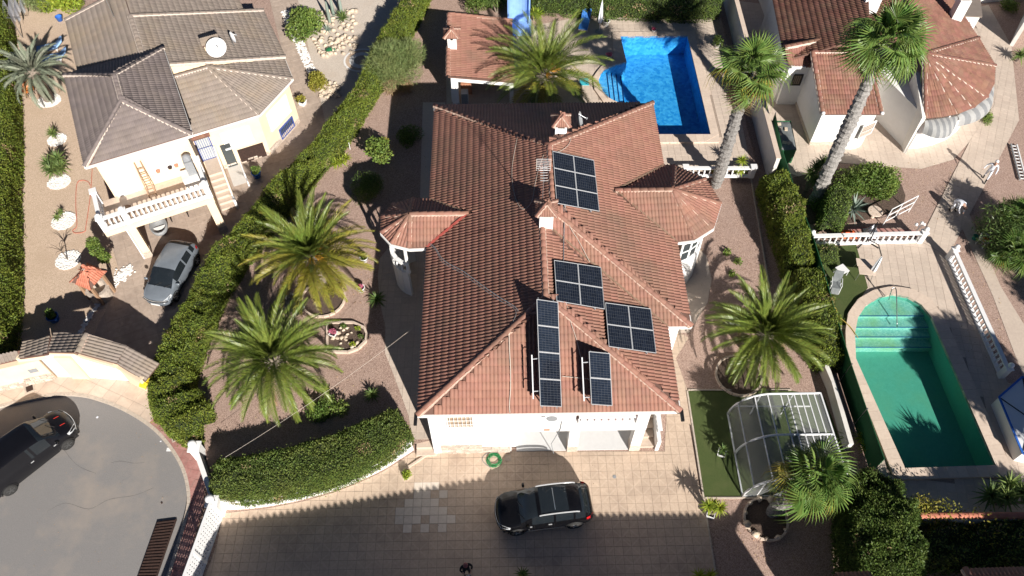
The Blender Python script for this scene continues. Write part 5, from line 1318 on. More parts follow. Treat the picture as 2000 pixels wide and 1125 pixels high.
mb = MB(); mb.prism([(p.x, p.y) for p in inn] + [(ap.x - .2, ap.y + 3.2), (ap.x - 2.6, ap.y + 3.0), (ap.x - 1.5, ap.y - .4)], 0, zc - .12); mb.obj('bay_wall', MT['white'], rh)
# tall white buttress wall left of the bay
b0, b1 = G(1762,300), G(1742,232)
w0 = G(1808,232,zc); w1 = G(1796,140,3.9)
MB().add([G(1764,299), G(1740,222), (w1.x, w1.y, 0), (w0.x, w0.y, 0), (w0.x, w0.y, zc + .12), (w0.x - .25, w0.y, zc + .12), (w1.x - .25, w1.y, 3.9), (w1.x, w1.y, 3.9)], [(0,5,6,1),(5,4,7,6),(0,3,4,5),(3,2,7,4)]).obj('sloping_wall', MT['offwhite'], rh)
# link wall between front block and bay
MB().bar(Vector((Bq.x - .3, G(0,255).y + 3.4, 1.35)), Vector((w1.x, G(0,255).y + 3.4, 1.35)), .25, 2.7).obj('link_wall', MT['white'], rh)
# striped awnings over the round bay
def awning(i0, i1, label):
    a, b = rim[i0], rim[i1]; t = thing('awning', (a + b)/2 + Vector((0,0,-1)), label, 'awning', 'awnings of the round bay')
    out = ((a + b)/2 - Vector((ap.x, ap.y, zc))); out.z = 0; out.normalize(); n = 11
    for k in range(n):
        V = []
        for f in (k/n, (k+1)/n):
            p = a*(1-f) + b*f
            bul = math.sin(math.pi*max(.03, min(.97, f)))**.5
            for j in range(6):
                th = math.pi/2*j/5
                V.append(p + out*(.95*bul*math.sin(th) + .02) - Vector((0,0,.18 + .75*(1 - math.cos(th)))))
        F = [(j, j+1, j+7, j+6) for j in range(5)]
        ob('stripe', mesh('stripe', V, F, MT['awning_d'] if k % 2 else MT['awning'], True), t)
awning(0, 2, 'grey striped awning at the left of the round white bay'); awning(2, 5, 'grey striped awning at the right of the round white bay')
# chimneys of the right house
t = thing('chimney', G(1862,35,3.6), 'slanting white chimney with dark cap on the right house', 'chimney')
c = G(1863,38,3.4); MB().box((c.x-.35,c.y-.3,3.0),(c.x+.35,c.y+.3,5.0)).obj('stack', MT['white'], t); MB().box((c.x-.22,c.y-.2,5.0),(c.x+.22,c.y+.2,5.3)).obj('flue', MT['black'], t); MB().box((c.x-.42,c.y-.36,5.3),(c.x+.42,c.y+.36,5.38)).obj('cap', MT['tile_red2'], t)
t = thing('chimney', G(1688,20,4.4), 'tall white chimney behind the crown of the tallest palm', 'chimney')
c = G(1690,28,4.2); MB().box((c.x-.5,c.y-.35,3.5),(c.x+.5,c.y+.35,5.9)).obj('stack', MT['white'], t); MB().box((c.x-.58,c.y-.43,5.9),(c.x+.58,c.y+.43,6.0)).obj('cap', MT['tile_red2'], t)
fr = G(1905,30,2.6); MB().prism([tuple(G(u, v, 2.7))[:2] for u, v in ((1860,-10),(1912,0),(1915,32),(1880,30))], 0, 2.7).obj('annex', MT['offwhite'], rh)
MB().prism([tuple(G(u, v, 2.72))[:2] for u, v in ((1855,-14),(1914,-4),(1918,34),(1876,32))], 2.70, 2.78).obj('annex_roof', MT['tile_grey'], rh)
# patio frame, store, tarpaulin box
t = thing('covered_store', G(1525,265), 'low store under a grey tarpaulin weighed down with stones', 'store')
sp = [G(u, v, 1.2) for u, v in ((1497,236),(1545,236),(1556,292),(1516,295))]
MB().add([(p.x,p.y,0) for p in sp] + [tuple(p) for p in sp], [(0,1,5,4),(1,2,6,5),(2,3,7,6),(3,0,4,7)]).obj('box', MT['green_net'], t)
V = []; F = []; n = 8
for j in range(n + 1):
    for i in range(n + 1):
        s_, q_ = i/n, j/n; p = (sp[0]*(1-s_) + sp[1]*s_)*(1-q_) + (sp[3]*(1-s_) + sp[2]*s_)*q_
        e_ = .12 if i in (0, n) or j in (0, n) else 0
        V.append(p + Vector((random.uniform(-.03,.03), random.uniform(-.03,.03), .03 + random.uniform(0,.06) - e_)))
for j in range(n):
    for i in range(n): F.append((j*(n+1)+i, j*(n+1)+i+1, (j+1)*(n+1)+i+1, (j+1)*(n+1)+i))
ob('tarpaulin', mesh('tarpaulin', V, F, MT['tarp'], True), t)
for k, (u, v) in enumerate(((1521,243),(1522,253),(1535,253),(1522,262),(1532,279),(1541,280))):
    o = MB().box((-.13,-.09,0),(.13,.09,.07), Matrix.Translation(G(u, v, 1.27)) @ Matrix.Rotation(k*.7, 4, 'Z')).obj('weight_stone', MT['rock']); tag(o, 'stone slab weighing down the grey tarpaulin, ' + ['topmost', 'second from the top', 'beside the second on its right', 'in the middle', 'lower left one', 'lower right one'][k], 'stone', 'stones on the tarpaulin')

# ================================================================ BOUNDARY WALLS, FENCES
bw = thing('boundary_wall', G(1450,180), 'grey concrete boundary wall right of the blue pool', 'wall')
P0, P1_ = G(1404,-40,0), G(1503,355,0)
wall_box(P0, P1_, 0, 2.0, .22).obj('wall', MT['offwhite'], bw); wall_box(P0, P1_, 2.0, 2.06, .30).obj('wall_coping', MT['coping'], bw)
sheet('red_gravel_strip', [(1425,-20),(1455,-20),(1475,70),(1445,75)], 0.02, MT['gravel'])
wr = thing('boundary_wall', G(1990,40), 'tall white panelled wall at the top right edge', 'wall')
wall_box(G(1975,90), G(2030,-30), 0, 2.2, .25).obj('wall', MT['offwhite'], wr)
wd2 = wall_box(G(1905,5), G(2010,-5), 0, 2.0, .25); wd2.obj('wall', MT['offwhite'], wr)
for i in range(6):
    p = along(G(1975,90), G(2030,-30), (i+.5)/6) + Vector((-.14,0,1.1)); MB().box((-.02,-.02,-1.05),(.02,.02,1.05), Matrix.Translation(p)).obj('panel_joint', MT['grey'], wr)
# green screen fence between the middle and the right plot
gf = thing('screen_fence', G(1600,600), 'dark green screen fence between the two gardens', 'fence')
fp = [G(u, v) for u, v in ((1500,262),(1512,330),(1540,420),(1570,500),(1592,575),(1612,650),(1640,745),(1668,830),(1700,925))]
for a, b in zip(fp[:-1], fp[1:]):
    wall_box(a, b, .05, 1.75, .03).obj('screen_panel', MT['green_net'], gf)
    MB().tube([a, a + Vector((0,0,1.85))], .03, 6).obj('fence_post', MT['metal'], gf)
lw_ = thing('low_wall', G(1640,800), 'low pale wall beside the green screen fence', 'wall')
for a, b in ((G(1592,700), G(1618,760)), (G(1618,760), G(1652,880))): wall_box(a, b, 0, .8, .22).obj('wall', MT['offwhite'], lw_)
# bottom-right street wall with orange coping tiles
sw = thing('boundary_wall', G(1880,1010), 'white wall topped with orange half round tiles at the bottom right', 'wall')
wa, wbb = G(1770,1030), G(2060,1030)
wall_box(wa, wbb, 0, 1.5, .22).obj('wall', MT['white'], sw)
rw = Roof(sw, MT['tile_orange'], 'wall_coping', 0); rw.ridge(Vector((wa.x, wa.y + .02, 1.50)), Vector((wbb.x, wbb.y + .02, 1.50)), r=.17, L=.42, mortar=False)
for M4, st_, r_, m_ in rw.caps: pass
cap_me = None
N_ = 8; V = []; F = []
for x, rr_ in ((-.03, .17), (.44, .145)):
    for k in range(N_ + 1): V.append((x, math.cos(math.pi*k/N_)*rr_, math.sin(math.pi*k/N_)*rr_*.8))
for k in range(N_): F.append((k, k+1, N_+2+k, N_+1+k))
cm = mesh('coping_tile', V, F, MT['tile_orange'], True)
for M4, st_, r_, m_ in rw.caps: ob('coping_tile', cm, sw, M4)

# ================================================================ POOL HOUSE
ph = thing('pool_house', G(935,170,LU), 'open white pool house with a red tiled roof behind the middle house', 'pool house')
px = [(877,27),(1000,40),(1006,160),(875,149)]
rp = Roof(ph, MT['tile_red'], 'roof', 200)
PP = [G(877,27,3.05), G(875,149,3.05), G(1006,160,2.55)]
n = (PP[1]-PP[0]).cross(PP[2]-PP[0]).normalized(); PP.append(on_plane(1000,40,PP[0],n))
rp.slope(PP); rp.ridge(PP[1], PP[0], r=.13); rp.ridge(PP[3], PP[0], r=.12); rp.build()
fb = PP[1] + Vector((.15,.12,0)); fr_ = PP[2] + Vector((-.15,.12,0)); bl_ = PP[0] + Vector((.15,-.15,0)); br_ = PP[3] + Vector((-.15,-.15,0))
MB().add([fb - Vector((0,0,.5)), fr_ - Vector((0,0,.45)), fr_ - Vector((0,0,.1)), fb - Vector((0,0,.1))] + [p + Vector((0,.25,0)) for p in (fb - Vector((0,0,.5)), fr_ - Vector((0,0,.45)), fr_ - Vector((0,0,.1)), fb - Vector((0,0,.1)))], [(0,1,2,3),(7,6,5,4),(0,4,5,1),(2,6,7,3),(1,5,6,2),(3,7,4,0)]).obj('front_beam', MT['white'], ph)
for p, w in ((fb, .42), (fr_ - Vector((.2,0,0)), .25)): MB().box((p.x, p.y, LU), (p.x + w, p.y + .4, p.z - .15)).obj('pillar', MT['white'], ph)
for a, b in ((bl_, br_), (bl_, fb + Vector((0,.5,0)))): wall_box(a, b, LU, 2.5, .22).obj('wall', MT['white'], ph)
MB().box((fb.x + .5, fb.y + 1.2, LU), (fb.x + 1.2, fb.y + 1.9, LU + .9)).obj('counter', MT['terracotta'], ph)
t = thing('fridge', Vector((fb.x + .6, fb.y + .2, LU)), 'small white fridge inside the open pool house', 'fridge')
MB().box((fb.x+.55,fb.y+.3,LU),(fb.x+1.0,fb.y+.8,LU+.85)).obj('body', MT['paint'], t); MB().box((fb.x+.57,fb.y+.27,LU+.02),(fb.x+.98,fb.y+.298,LU+.83)).obj('door', MT['grey'], t)
t = thing('chimney', G(882,90,3.0), 'white chimney with pyramid tile cap on the pool house roof', 'chimney')
c = G(884,92,3.0); MB().box((c.x-.28,c.y-.28,2.8),(c.x+.28,c.y+.28,4.05)).obj('stack', MT['white'], t); MB().box((c.x-.08,c.y-.30,3.75),(c.x+.08,c.y-.27,4.0)).obj('smoke_hole', MT['black'], t); pyramid_roof(t, (c.x, c.y), .5, 4.05, .38, MT['tile_red'])
# blue and white pool shower wall
t = thing('pool_shower', G(1010,60,LU), 'pale blue rounded shower wall with white edge beyond the pool house', 'shower wall')
a, b = G(1000,50,LU), G(1026,50,LU)
V = []; n = 10; c0 = (a + b)/2
for k in range(n + 1):
    th = math.pi*k/n; V.append((c0.x + math.cos(th)*.75, c0.y + math.sin(th)*.5))
mb = MB()
for p, q in zip(V[:-1], V[1:]): mb.bar((p[0],p[1],LU+1.15), (q[0],q[1],LU+1.15), .10, 2.3)
mb.obj('shell', MT['blue_pale'], t); mb = MB()
for p, q in zip(V[:-1], V[1:]): mb.bar((p[0],p[1],LU+2.33), (q[0],q[1],LU+2.33), .18, .07)
mb.obj('rim', MT['paint'], t); MB().prism([(c0.x-.9,c0.y-1.2),(c0.x+.9,c0.y-1.2),(c0.x+.9,c0.y+.6),(c0.x-.9,c0.y+.6)], LU, LU+.10).obj('tray', MT['blue_pale'], t)

# ================================================================ GARDEN BALUSTRADES
balustrade('white balustrade crossing between the turf and the red strip in the right garden', G(1576,478)[:2], G(1794,472)[:2], 0, 19, h=.85, ball=True)
balustrade('long white balustrade down the right side of the green pool', G(1852,506)[:2], G(1953,735)[:2], 0, 25, h=.85, ball=True)
balustrade('short white balustrade between the blue pool terrace and the side garden', G(1335,345,LU)[:2], G(1466,345,LU)[:2], LU, 12, h=.80)
# striped lounger corner and white tiled bench at the right edge
t = thing('tiled_counter', G(2000,790), 'blue and white tiled outdoor counter at the right edge', 'counter')
cp_ = [G(u, v, .9) for u, v in ((1952,775),(1998,735),(2060,800),(2060,900),(1998,885))]
MB().prism([(p.x,p.y) for p in cp_], 0, .86).obj('base', MT['paint'], t)
cen = sum(cp_, Vector())/5
for a in range(5):
    MB().bar(Vector((cp_[a].x, cp_[a].y, .875)), Vector((cp_[(a+1) % 5].x, cp_[(a+1) % 5].y, .875)), .10, .05).obj('blue_edge', MT['blue'], t)
    MB().bar(Vector((cp_[a].x, cp_[a].y, .868)), Vector((cen.x, cen.y, .868)), .05, .03).obj('blue_joint', MT['black'], t)
# curved front wall with balusters below the clipped hedge
fw = thing('garden_wall', G(620,965), 'curved white garden wall with a baluster rail under the clipped hedge', 'wall')
wpts = smooth_poly([tuple(G(u, v)) for u, v in wall_px], 4, False)
for a, b in zip(wpts[:-1], wpts[1:]): wall_box(a, b, 0, LU + .08, .20).obj('wall', MT['white'], fw)
d = 0
for a, b in zip(wpts[:-1], wpts[1:]):
    a = Vector(a); b = Vector(b); L_ = (b - a).length; k = max(1, round(L_/.21))
    for i in range(k): ob('baluster', BAL, fw, Matrix.Translation(a*(1-(i+.5)/k) + b*((i+.5)/k) + Vector((0,0,LU+.08))) @ Matrix.Diagonal((1.35,1.35,.62,1)))
    MB().bar(a + Vector((0,0,LU+.48)), b + Vector((0,0,LU+.48)), .20, .08).obj('top_rail', MT['paint'], fw)
# white louvred sliding gate at the street
sg = thing('sliding_gate', G(420,1060), 'white metal sliding gate with rows of slots beside the red pavement', 'gate')
ga, gb_ = G(436,1003), G(404,1150) + Vector((-.9,-3.5,0))
gd = (gb_ - ga).normalized(); gl_ = (gb_ - ga).length
for f in (0, .33, .66, .995):
    p = ga + gd*(gl_*f); MB().box((-.06,-.06,0),(.06,.06,1.75), Matrix.Translation(p) @ Matrix.Rotation(math.atan2(gd.y, gd.x), 4, 'Z')).obj('gate_post', MT['paint'], sg)
k = 0
GR = Matrix.Rotation(math.atan2(gd.y, gd.x), 4, 'Z')
slat = MB().box((-.135,-.02,-.040),(.135,.02,.040)).mesh('slat', MT['paint'])
for r_ in range(13):
    z = .16 + r_*.125; x = .12 + (.16 if r_ % 2 else 0)
    while x < gl_ - .1:
        ob('slat', slat, sg, Matrix.Translation(ga + gd*x + Vector((0,0,z))) @ GR); x += .335
MB().bar(ga + Vector((0,0,1.78)), gb_ + Vector((0,0,1.78)), .10, .08).obj('top_bar', MT['paint'], sg); MB().bar(ga + Vector((0,0,.06)), gb_ + Vector((0,0,.06)), .10, .08).obj('bottom_bar', MT['paint'], sg)
# gate pillar with globe lamp
def globe_pillar(label, p, h=1.5):
    t = thing('gate_pillar', p, label, 'pillar'); p = Vector(p)
    MB().box((p.x-.22,p.y-.22,0),(p.x+.22,p.y+.22,h)).obj('shaft', MT['white'], t); MB().box((p.x-.28,p.y-.28,h),(p.x+.28,p.y+.28,h+.08)).obj('cap', MT['paint'], t)
    MB().lathe([(.06,h+.08),(.06,h+.16),(.14,h+.20),(.20,h+.32),(.20,h+.42),(.13,h+.54),(.02,h+.58)], 14, (p.x,p.y,0)).obj('globe', MT['dish'], t, smooth=True)
globe_pillar('white gate pillar with a round globe lamp by the red pavement', G(396,893), 1.2)
globe_pillar('white gate pillar where the sliding gate meets the curved wall', G(432,1000), 1.35)
lwb = thing('stub_wall', G(410,915), 'short white wall between the globe pillar and the clipped hedge', 'wall'); wall_box(G(398,900), G(428,985), 0, 1.15, .22).obj('wall', MT['white'], lwb)
# ================================================================ FOLIAGE BUILDERS
def leaf_quads(P, N, size, ratio=0.45, spread=0.8, up=0.0, face=0.6):
    """one diamond leaf (quad) at each point P; it lies across the surface normal N, loosely"""
    n = len(P); N = N/(np.linalg.norm(N, axis=1, keepdims=True) + 1e-9)
    R = RNG.normal(0, 1, (n, 3)); T = R - N*(R*N).sum(1, keepdims=True)*face; T /= np.linalg.norm(T, axis=1, keepdims=True) + 1e-9
    A = T + N*0.55; A[:, 2] += up; A /= np.linalg.norm(A, axis=1, keepdims=True) + 1e-9      # leaf axis
    NN = N + RNG.normal(0, spread*0.75, (n, 3)); S = np.cross(A, NN); S /= np.linalg.norm(S, axis=1, keepdims=True) + 1e-9
    L = size * RNG.uniform(0.6, 1.35, (n, 1)); W = L * ratio * 0.5
    M_ = P + A*L*0.45
    V = np.stack([P, M_ + S*W, P + A*L, M_ - S*W], 1).reshape(-1, 3)
    return V, np.arange(n*4).reshape(-1, 4)
def tri_points(V, F, dens):
    """random points and normals on a triangle mesh, dens per square metre"""
    V = np.asarray(V, float); A = V[F[:,0]]; B = V[F[:,1]]; C = V[F[:,2]]
    cr = np.cross(B - A, C - A); ar = np.linalg.norm(cr, axis=1)/2
    n = int(ar.sum()*dens); idx = RNG.choice(len(F), n, p=ar/ar.sum())
    u = RNG.random((n,1)); v = RNG.random((n,1)); k = (u + v) > 1; u = np.where(k, 1-u, u); v = np.where(k, 1-v, v)
    nr = cr[idx]/(2*ar[idx][:,None] + 1e-12)
    return A[idx] + (B[idx]-A[idx])*u + (C[idx]-A[idx])*v, nr
def vnoise(P, s, seed=0):
    """cheap smooth noise from summed sines"""
    r = np.random.default_rng(seed); o = np.zeros(len(P))
    for k in range(6):
        d = r.normal(0, 1, 3); o += np.sin(P @ (d*s*(1 + .5*k)) + r.uniform(0, 6.28))/(1 + .4*k)
    return o/2.2
def hedge(label, line, widths, heights, lf, z0=0.0, dens=420, size=0.11, bump=0.16, round_=0.35, name='hedge', ns=16, up=0.5, ratio=.45, spread=.75):
    """clipped hedge along a line: leafy skin over a dark core"""
    line = smooth_poly([tuple(p) for p in line], 4, False); n = len(line)
    t_ = np.linspace(0, 1, n); W = np.interp(t_, np.linspace(0, 1, len(widths)), widths); H = np.interp(t_, np.linspace(0, 1, len(heights)), heights)
    prof = []                                            # half cross-section as superellipse
    for k in range(ns + 1):
        th = math.pi*k/ns; c, s = math.cos(th), math.sin(th)
        e = round_; prof.append((math.copysign(abs(c)**e, c), abs(s)**e))
    prof = [(1.0, 0.0)] + prof[1:-1] + [(-1.0, 0.0)]
    V = []
    for i in range(n):
        a = np.array(line[max(i-1,0)]); b = np.array(line[min(i+1,n-1)]); d = (b - a)[:2]; d /= np.linalg.norm(d) + 1e-9
        r = np.array((d[1], -d[0], 0)); p = np.array((line[i][0], line[i][1], z0))
        endf = 1.0 if 0 < i < n-1 else 0.86
        for x, z in prof: V.append(p + r*x*W[i]/2*endf + np.array((0,0,z*H[i]*endf)))
    V = np.array(V); m = len(prof)
    V[:, :] += (vnoise(V, 1.6, 3)*bump)[:, None]*np.array((.6,.6,1.0)) * (V[:, 2:3] > z0 + .05)
    Q = [(i*m + k, i*m + k + 1, (i+1)*m + k + 1, (i+1)*m + k) for i in range(n-1) for k in range(m-1)]
    T = [];
    for q in Q: T += [(q[0], q[2], q[1]), (q[0], q[3], q[2])]
    for i0 in (0, n-1):
        c_ = len(V); V = np.vstack([V, V[i0*m:(i0+1)*m].mean(0, keepdims=True)])
        for k in range(m-1): T.append((i0*m + k, i0*m + k + 1, c_) if i0 else (i0*m + k + 1, i0*m + k, c_))
    T = np.array(T)
    # outward orientation
    mid = V[:n*m].reshape(n, m, 3).mean(1)
    P, N = tri_points(V, T, dens)
    near = mid[np.argmin(((P[:, None, :2] - mid[None, :, :2])**2).sum(2), 1)]; sgn = np.sign(((P - near)*N).sum(1)); N = N*np.where(sgn == 0, 1, sgn)[:, None]
    P = P - N*RNG.uniform(-.02, .10, (len(P), 1)) + N*(np.maximum(0, vnoise(P, 4.5, 5))*.07)[:, None]
    k_ = RNG.random(len(P)) < .05; P[k_] += N[k_]*RNG.uniform(.03, .17, (int(k_.sum()), 1)) + np.array((0,0,.04))
    c0 = line[n//2]
    t = thing(name, (c0[0], c0[1], z0), label, 'hedge')
    gap = (vnoise(P, 3.0, 13) > .75) & (RNG.random(len(P)) < .65); P, N = P[~gap], N[~gap]
    dry = (vnoise(P, 1.5, 11) > .80) & (RNG.random(len(P)) < .40)
    LV, LQ = leaf_quads(P[~dry], N[~dry], size, ratio, spread, up)
    tag(ob('foliage', npmesh('foliage', LV, LQ, lf), t), kind='stuff')
    if dry.sum() > 5:
        LV, LQ = leaf_quads(P[dry], N[dry], size*.9, ratio, spread, up); tag(ob('dry_leaves', npmesh('dry_leaves', LV, LQ, LF['dead']), t), kind='stuff')
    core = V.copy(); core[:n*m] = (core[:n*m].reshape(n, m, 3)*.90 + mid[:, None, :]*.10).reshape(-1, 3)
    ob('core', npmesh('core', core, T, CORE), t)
    return t
def bush(label, c, rad, lf, n=2500, size=0.12, name='shrub', cat='shrub', clumps=9, trunk=None, ratio=.5, spread=.7, up=.2, group=None, seed=1, extra=None):
    """shrub or small tree: leaves spread through overlapping clumps round a branching stem"""
    r = np.random.default_rng(seed); c = Vector(c); rad = np.array(rad if hasattr(rad, '__len__') else (rad, rad, rad*.8))
    zb = c.z; base = Vector((c.x, c.y, zb))
    t = thing(name, base, label, cat, group)
    th = trunk or 0.0
    cen = np.array((c.x, c.y, zb + th + rad[2]*.75))
    D = r.normal(0, 1, (clumps, 3)); D /= np.linalg.norm(D, axis=1, keepdims=True); D[:, 2] = np.abs(D[:, 2])*.9 - .25
    CC = cen + D*rad*r.uniform(.35, .72, (clumps, 1)); CC = np.vstack([cen, CC]); CR = r.uniform(.42, .62, clumps + 1)*rad.mean(); CR[0] = rad.mean()*.62
    k = r.integers(0, clumps + 1, n); d = r.normal(0, 1, (n, 3)); d /= np.linalg.norm(d, axis=1, keepdims=True)
    P = CC[k] + d*(CR[k]*r.uniform(.55, 1.0, n)**.6)[:, None]
    P[:, 2] = np.maximum(P[:, 2], zb + .03)
    V, Q = leaf_quads(P, d, size, ratio, spread, up)
    tag(ob('foliage', npmesh('foliage', V, Q, lf), t), kind='stuff')
    sb = MB()
    sb.tube([base, base + Vector((0,0,max(.1, th + rad[2]*.5)))], [.05 + .02*rad[2], .02], 6)
    sb.obj('stem', MT['bark'], t)
    for q in CC[1:5]:
        MB().tube([base + Vector((0,0,th*.8)), (base + Vector(q))/2 + Vector((0,0,.1)), q], [.03, .022, .01], 5).obj('branch', MT['bark'], t)
    if extra: extra(t, CC, CR)
    return t
# ---------------------------------------------------------------- date palms
def frond_mesh(name, L, droop, lf, nl=64, ll=0.42, vee=0.9, seed=0, curl=0.0):
    """feather leaf: arching midrib with two rows of folded leaflets"""
    r = np.random.default_rng(seed); V = []; F = []; S = 14
    pts = []; a = 0.0; x = z = 0.0
    for i in range(S + 1):
        pts.append((x, z, a)); f = i/S
        a -= droop/S*(0.35 + 1.3*f); x += math.cos(a)*L/S; z += math.sin(a)*L/S
    def at(f):
        f = min(max(f, 0), .9999)*S; i = int(f); g = f - i; p, q = pts[i], pts[i+1]
        return np.array((p[0] + (q[0]-p[0])*g, curl*(f/S)**2, p[1] + (q[1]-p[1])*g)), p[2] + (q[2]-p[2])*g
    for i in range(S):                                                 # midrib, triangular section
        p, _ = at(i/S); q, _ = at((i+1)/S); w0 = .030*(1 - i/S) + .006; w1 = .030*(1 - (i+1)/S) + .006; k = len(V)
        V += [p + (0,w0,0), p + (0,0,-w0*1.2), p + (0,-w0,0), q + (0,w1,0), q + (0,0,-w1*1.2), q + (0,-w1,0)]
        F += [(k,k+1,k+4,k+3), (k+1,k+2,k+5,k+4), (k,k+3,k+5,k+2)]
    for i in range(nl):
        f = .14 + .86*(i + .5)/nl; p, a = at(f)
        le = ll*(math.sin(math.pi*min(1, f*.86 + .10))**.6)*r.uniform(.85, 1.12)
        tan = np.array((math.cos(a), 0, math.sin(a))); upv = np.array((-math.sin(a), 0, math.cos(a)))
        for sd in (-1, 1):
            sweep = .55 + .55*f; d = tan*math.sin(sweep) + np.array((0, sd, 0))*math.cos(sweep)*.92 + upv*(vee*.42 + r.normal(0, .10)); d /= np.linalg.norm(d)
            w = .0185; tip = p + d*le + np.array((0,0,-.10*le*(1+f))); m = p + d*le*.5; k = len(V); s = tan*w
            V += [p - s*.6, m - s*1.2, tip, m + s*1.2, p + s*.6]; F += [(k, k+1, k+3, k+4), (k+1, k+2, k+3)]
    me = bpy.data.meshes.new(name); me.from_pydata([tuple(v) for v in V], [], F); me.materials.append(lf); me.update(); return me
def palm_trunk(t, base, top, r0, r1, m, n_rings=10, rough_scale=1.0, boots=True):
    base = Vector(base); top = Vector(top); N = 14; V = []; F = []
    for i in range(n_rings*2 + 1):
        f = i/(n_rings*2); p = base*(1-f) + top*f; rr = r0*(1-f) + r1*f
        for k in range(N):
            a = 2*math.pi*(k + .5*(i % 2))/N; q = rr*(1 + .10*((i + k) % 2) + random.uniform(-.03, .03))
            V.append((p.x + math.cos(a)*q, p.y + math.sin(a)*q, p.z))
    for i in range(n_rings*2):
        for k in range(N): F.append((i*N + k, i*N + (k+1) % N, (i+1)*N + (k+1) % N, (i+1)*N + k))
    F.append(tuple(n_rings*2*N + k for k in range(N)))
    ob('trunk', mesh('trunk', V, F, m), t)
def date_palm(label, base, th, L, n, r=.32, lfs=('palm','palm','palm_y'), lean=(0,0), seed=0, fruit=False, low=-.35, stiff=1.0, dead=3):
    r_ = random.Random(seed); base = Vector(base); top = base + Vector((lean[0], lean[1], th))
    t = thing('date_palm', base, label, 'palm tree')
    palm_trunk(t, base, top, r*1.05, r, MT['trunk'], max(3, int(th/.22)))
    V = []                                                   # swollen head of cut leaf bases
    MB().lathe([(r*.95, -.30), (r*1.30, -.02), (r*1.25, .25), (r*.75, .50), (.05, .62)], 12, top).obj('leaf_base_head', MT['trunk'], t)
    vars_ = []
    for k, (dr, lf, sc) in enumerate(((.55, lfs[0], .86), (.85, lfs[0], 1.0), (1.05, lfs[1], 1.02), (1.25, lfs[1], 1.0), (1.25, lfs[2], .95))):
        for v in range(2): vars_.append((k, frond_mesh('frond', L*sc, dr*stiff + .08*v, LF[lf], seed=seed*10 + k*2 + v, ll=.16*L**.9, curl=(.25 if v else -.25))))
    ga = math.pi*(3 - math.sqrt(5)); a0 = r_.uniform(0, 6)
    for i in range(n):
        f = (i + .5)/n; el = math.radians(86) * (1 - f)**.80 + low*f + r_.uniform(-.07, .07)
        az = a0 + i*ga + r_.uniform(-.16, .16); cls = min(4, int(f*5)); me = r_.choice([m for k, m in vars_ if k == cls])
        s = r_.uniform(.90, 1.08)*(.62 + .38*min(1, f*4))
        o = top + Vector((0,0,.42*(1 - f) + .02)) + Vector((math.cos(az), math.sin(az), 0))*r*.45
        ob('frond', me, t, Matrix.Translation(o) @ Matrix.Rotation(az, 4, 'Z') @ Matrix.Rotation(-el, 4, 'Y') @ Matrix.Rotation(r_.uniform(-.35, .35), 4, 'X') @ Matrix.Scale(s, 4))
    dm = frond_mesh('dead_frond', L*.8, 1.5, LF['dead'], nl=40, seed=seed + 77, ll=.12*L**.9)
    for i in range(dead):
        az = a0 + i*2.4 + .9; ob('dead_frond', dm, t, Matrix.Translation(top + Vector((math.cos(az), math.sin(az), 0))*r*.6) @ Matrix.Rotation(az, 4, 'Z') @ Matrix.Rotation(.35 + .1*(i % 3), 4, 'Y') @ Matrix.Scale(.9 + .05*(i % 3), 4))
    if fruit:
        for k in range(5):
            az = r_.uniform(0, 6.28); d = Vector((math.cos(az), math.sin(az), .5)); b = MB()
            for j in range(16):
                e = d + Vector((r_.uniform(-.4,.4), r_.uniform(-.4,.4), r_.uniform(-.3,.3))); p = top + Vector((0,0,.35)) + d*.25; b.tube([p, p + e*.35, p + e*.6 + Vector((0,0,-.12))], [.018,.014,.008], 4)
            tag(b.obj('flower_stalk', MT['fruit'], t), kind='stuff')
    return t
# ---------------------------------------------------------------- fan palms
def fan_mesh(name, R, lf, seed=0, pet=.7, segs=28, droop=.5):
    r = np.random.default_rng(seed); V = []; F = []
    V += [(0,.028,0),(0,-.028,0),(pet,-.02,-.05),(pet,.02,-.05)]; F.append((0,1,2,3))
    c = np.array((pet, 0, -.05)); da = math.radians(290)/segs
    for i in range(segs):
        a = -math.radians(145) + da*(i + .5); w = da*.40
        l = R*(.72 + .28*math.cos(a*.5))*r.uniform(.88, 1.08); k = len(V)
        def pt(f, da_, dz): return c + np.array((math.cos(a + da_)*l*f, math.sin(a + da_)*l*f, dz))
        cup = .10*l*math.cos(a)
        V += [tuple(c), tuple(pt(.52, -w, -.05*l + .03)), tuple(pt(.52, 0, -.05*l + .09)), tuple(pt(.52, w, -.05*l + .03)), tuple(pt(.80, -w*.22, -droop*.34*l)), tuple(pt(.80, w*.22, -droop*.34*l)), tuple(pt(.92, r.normal(0,.05), -droop*(.75 + r.uniform(0,.35))*l))]
        F += [(k, k+1, k+2), (k, k+2, k+3), (k+1, k+4, k+2), (k+2, k+4, k+5), (k+2, k+5, k+3), (k+4, k+6, k+5)]
    me = bpy.data.meshes.new(name); me.from_pydata([tuple(v) for v in V], [], F); me.materials.append(lf); me.update(); return me
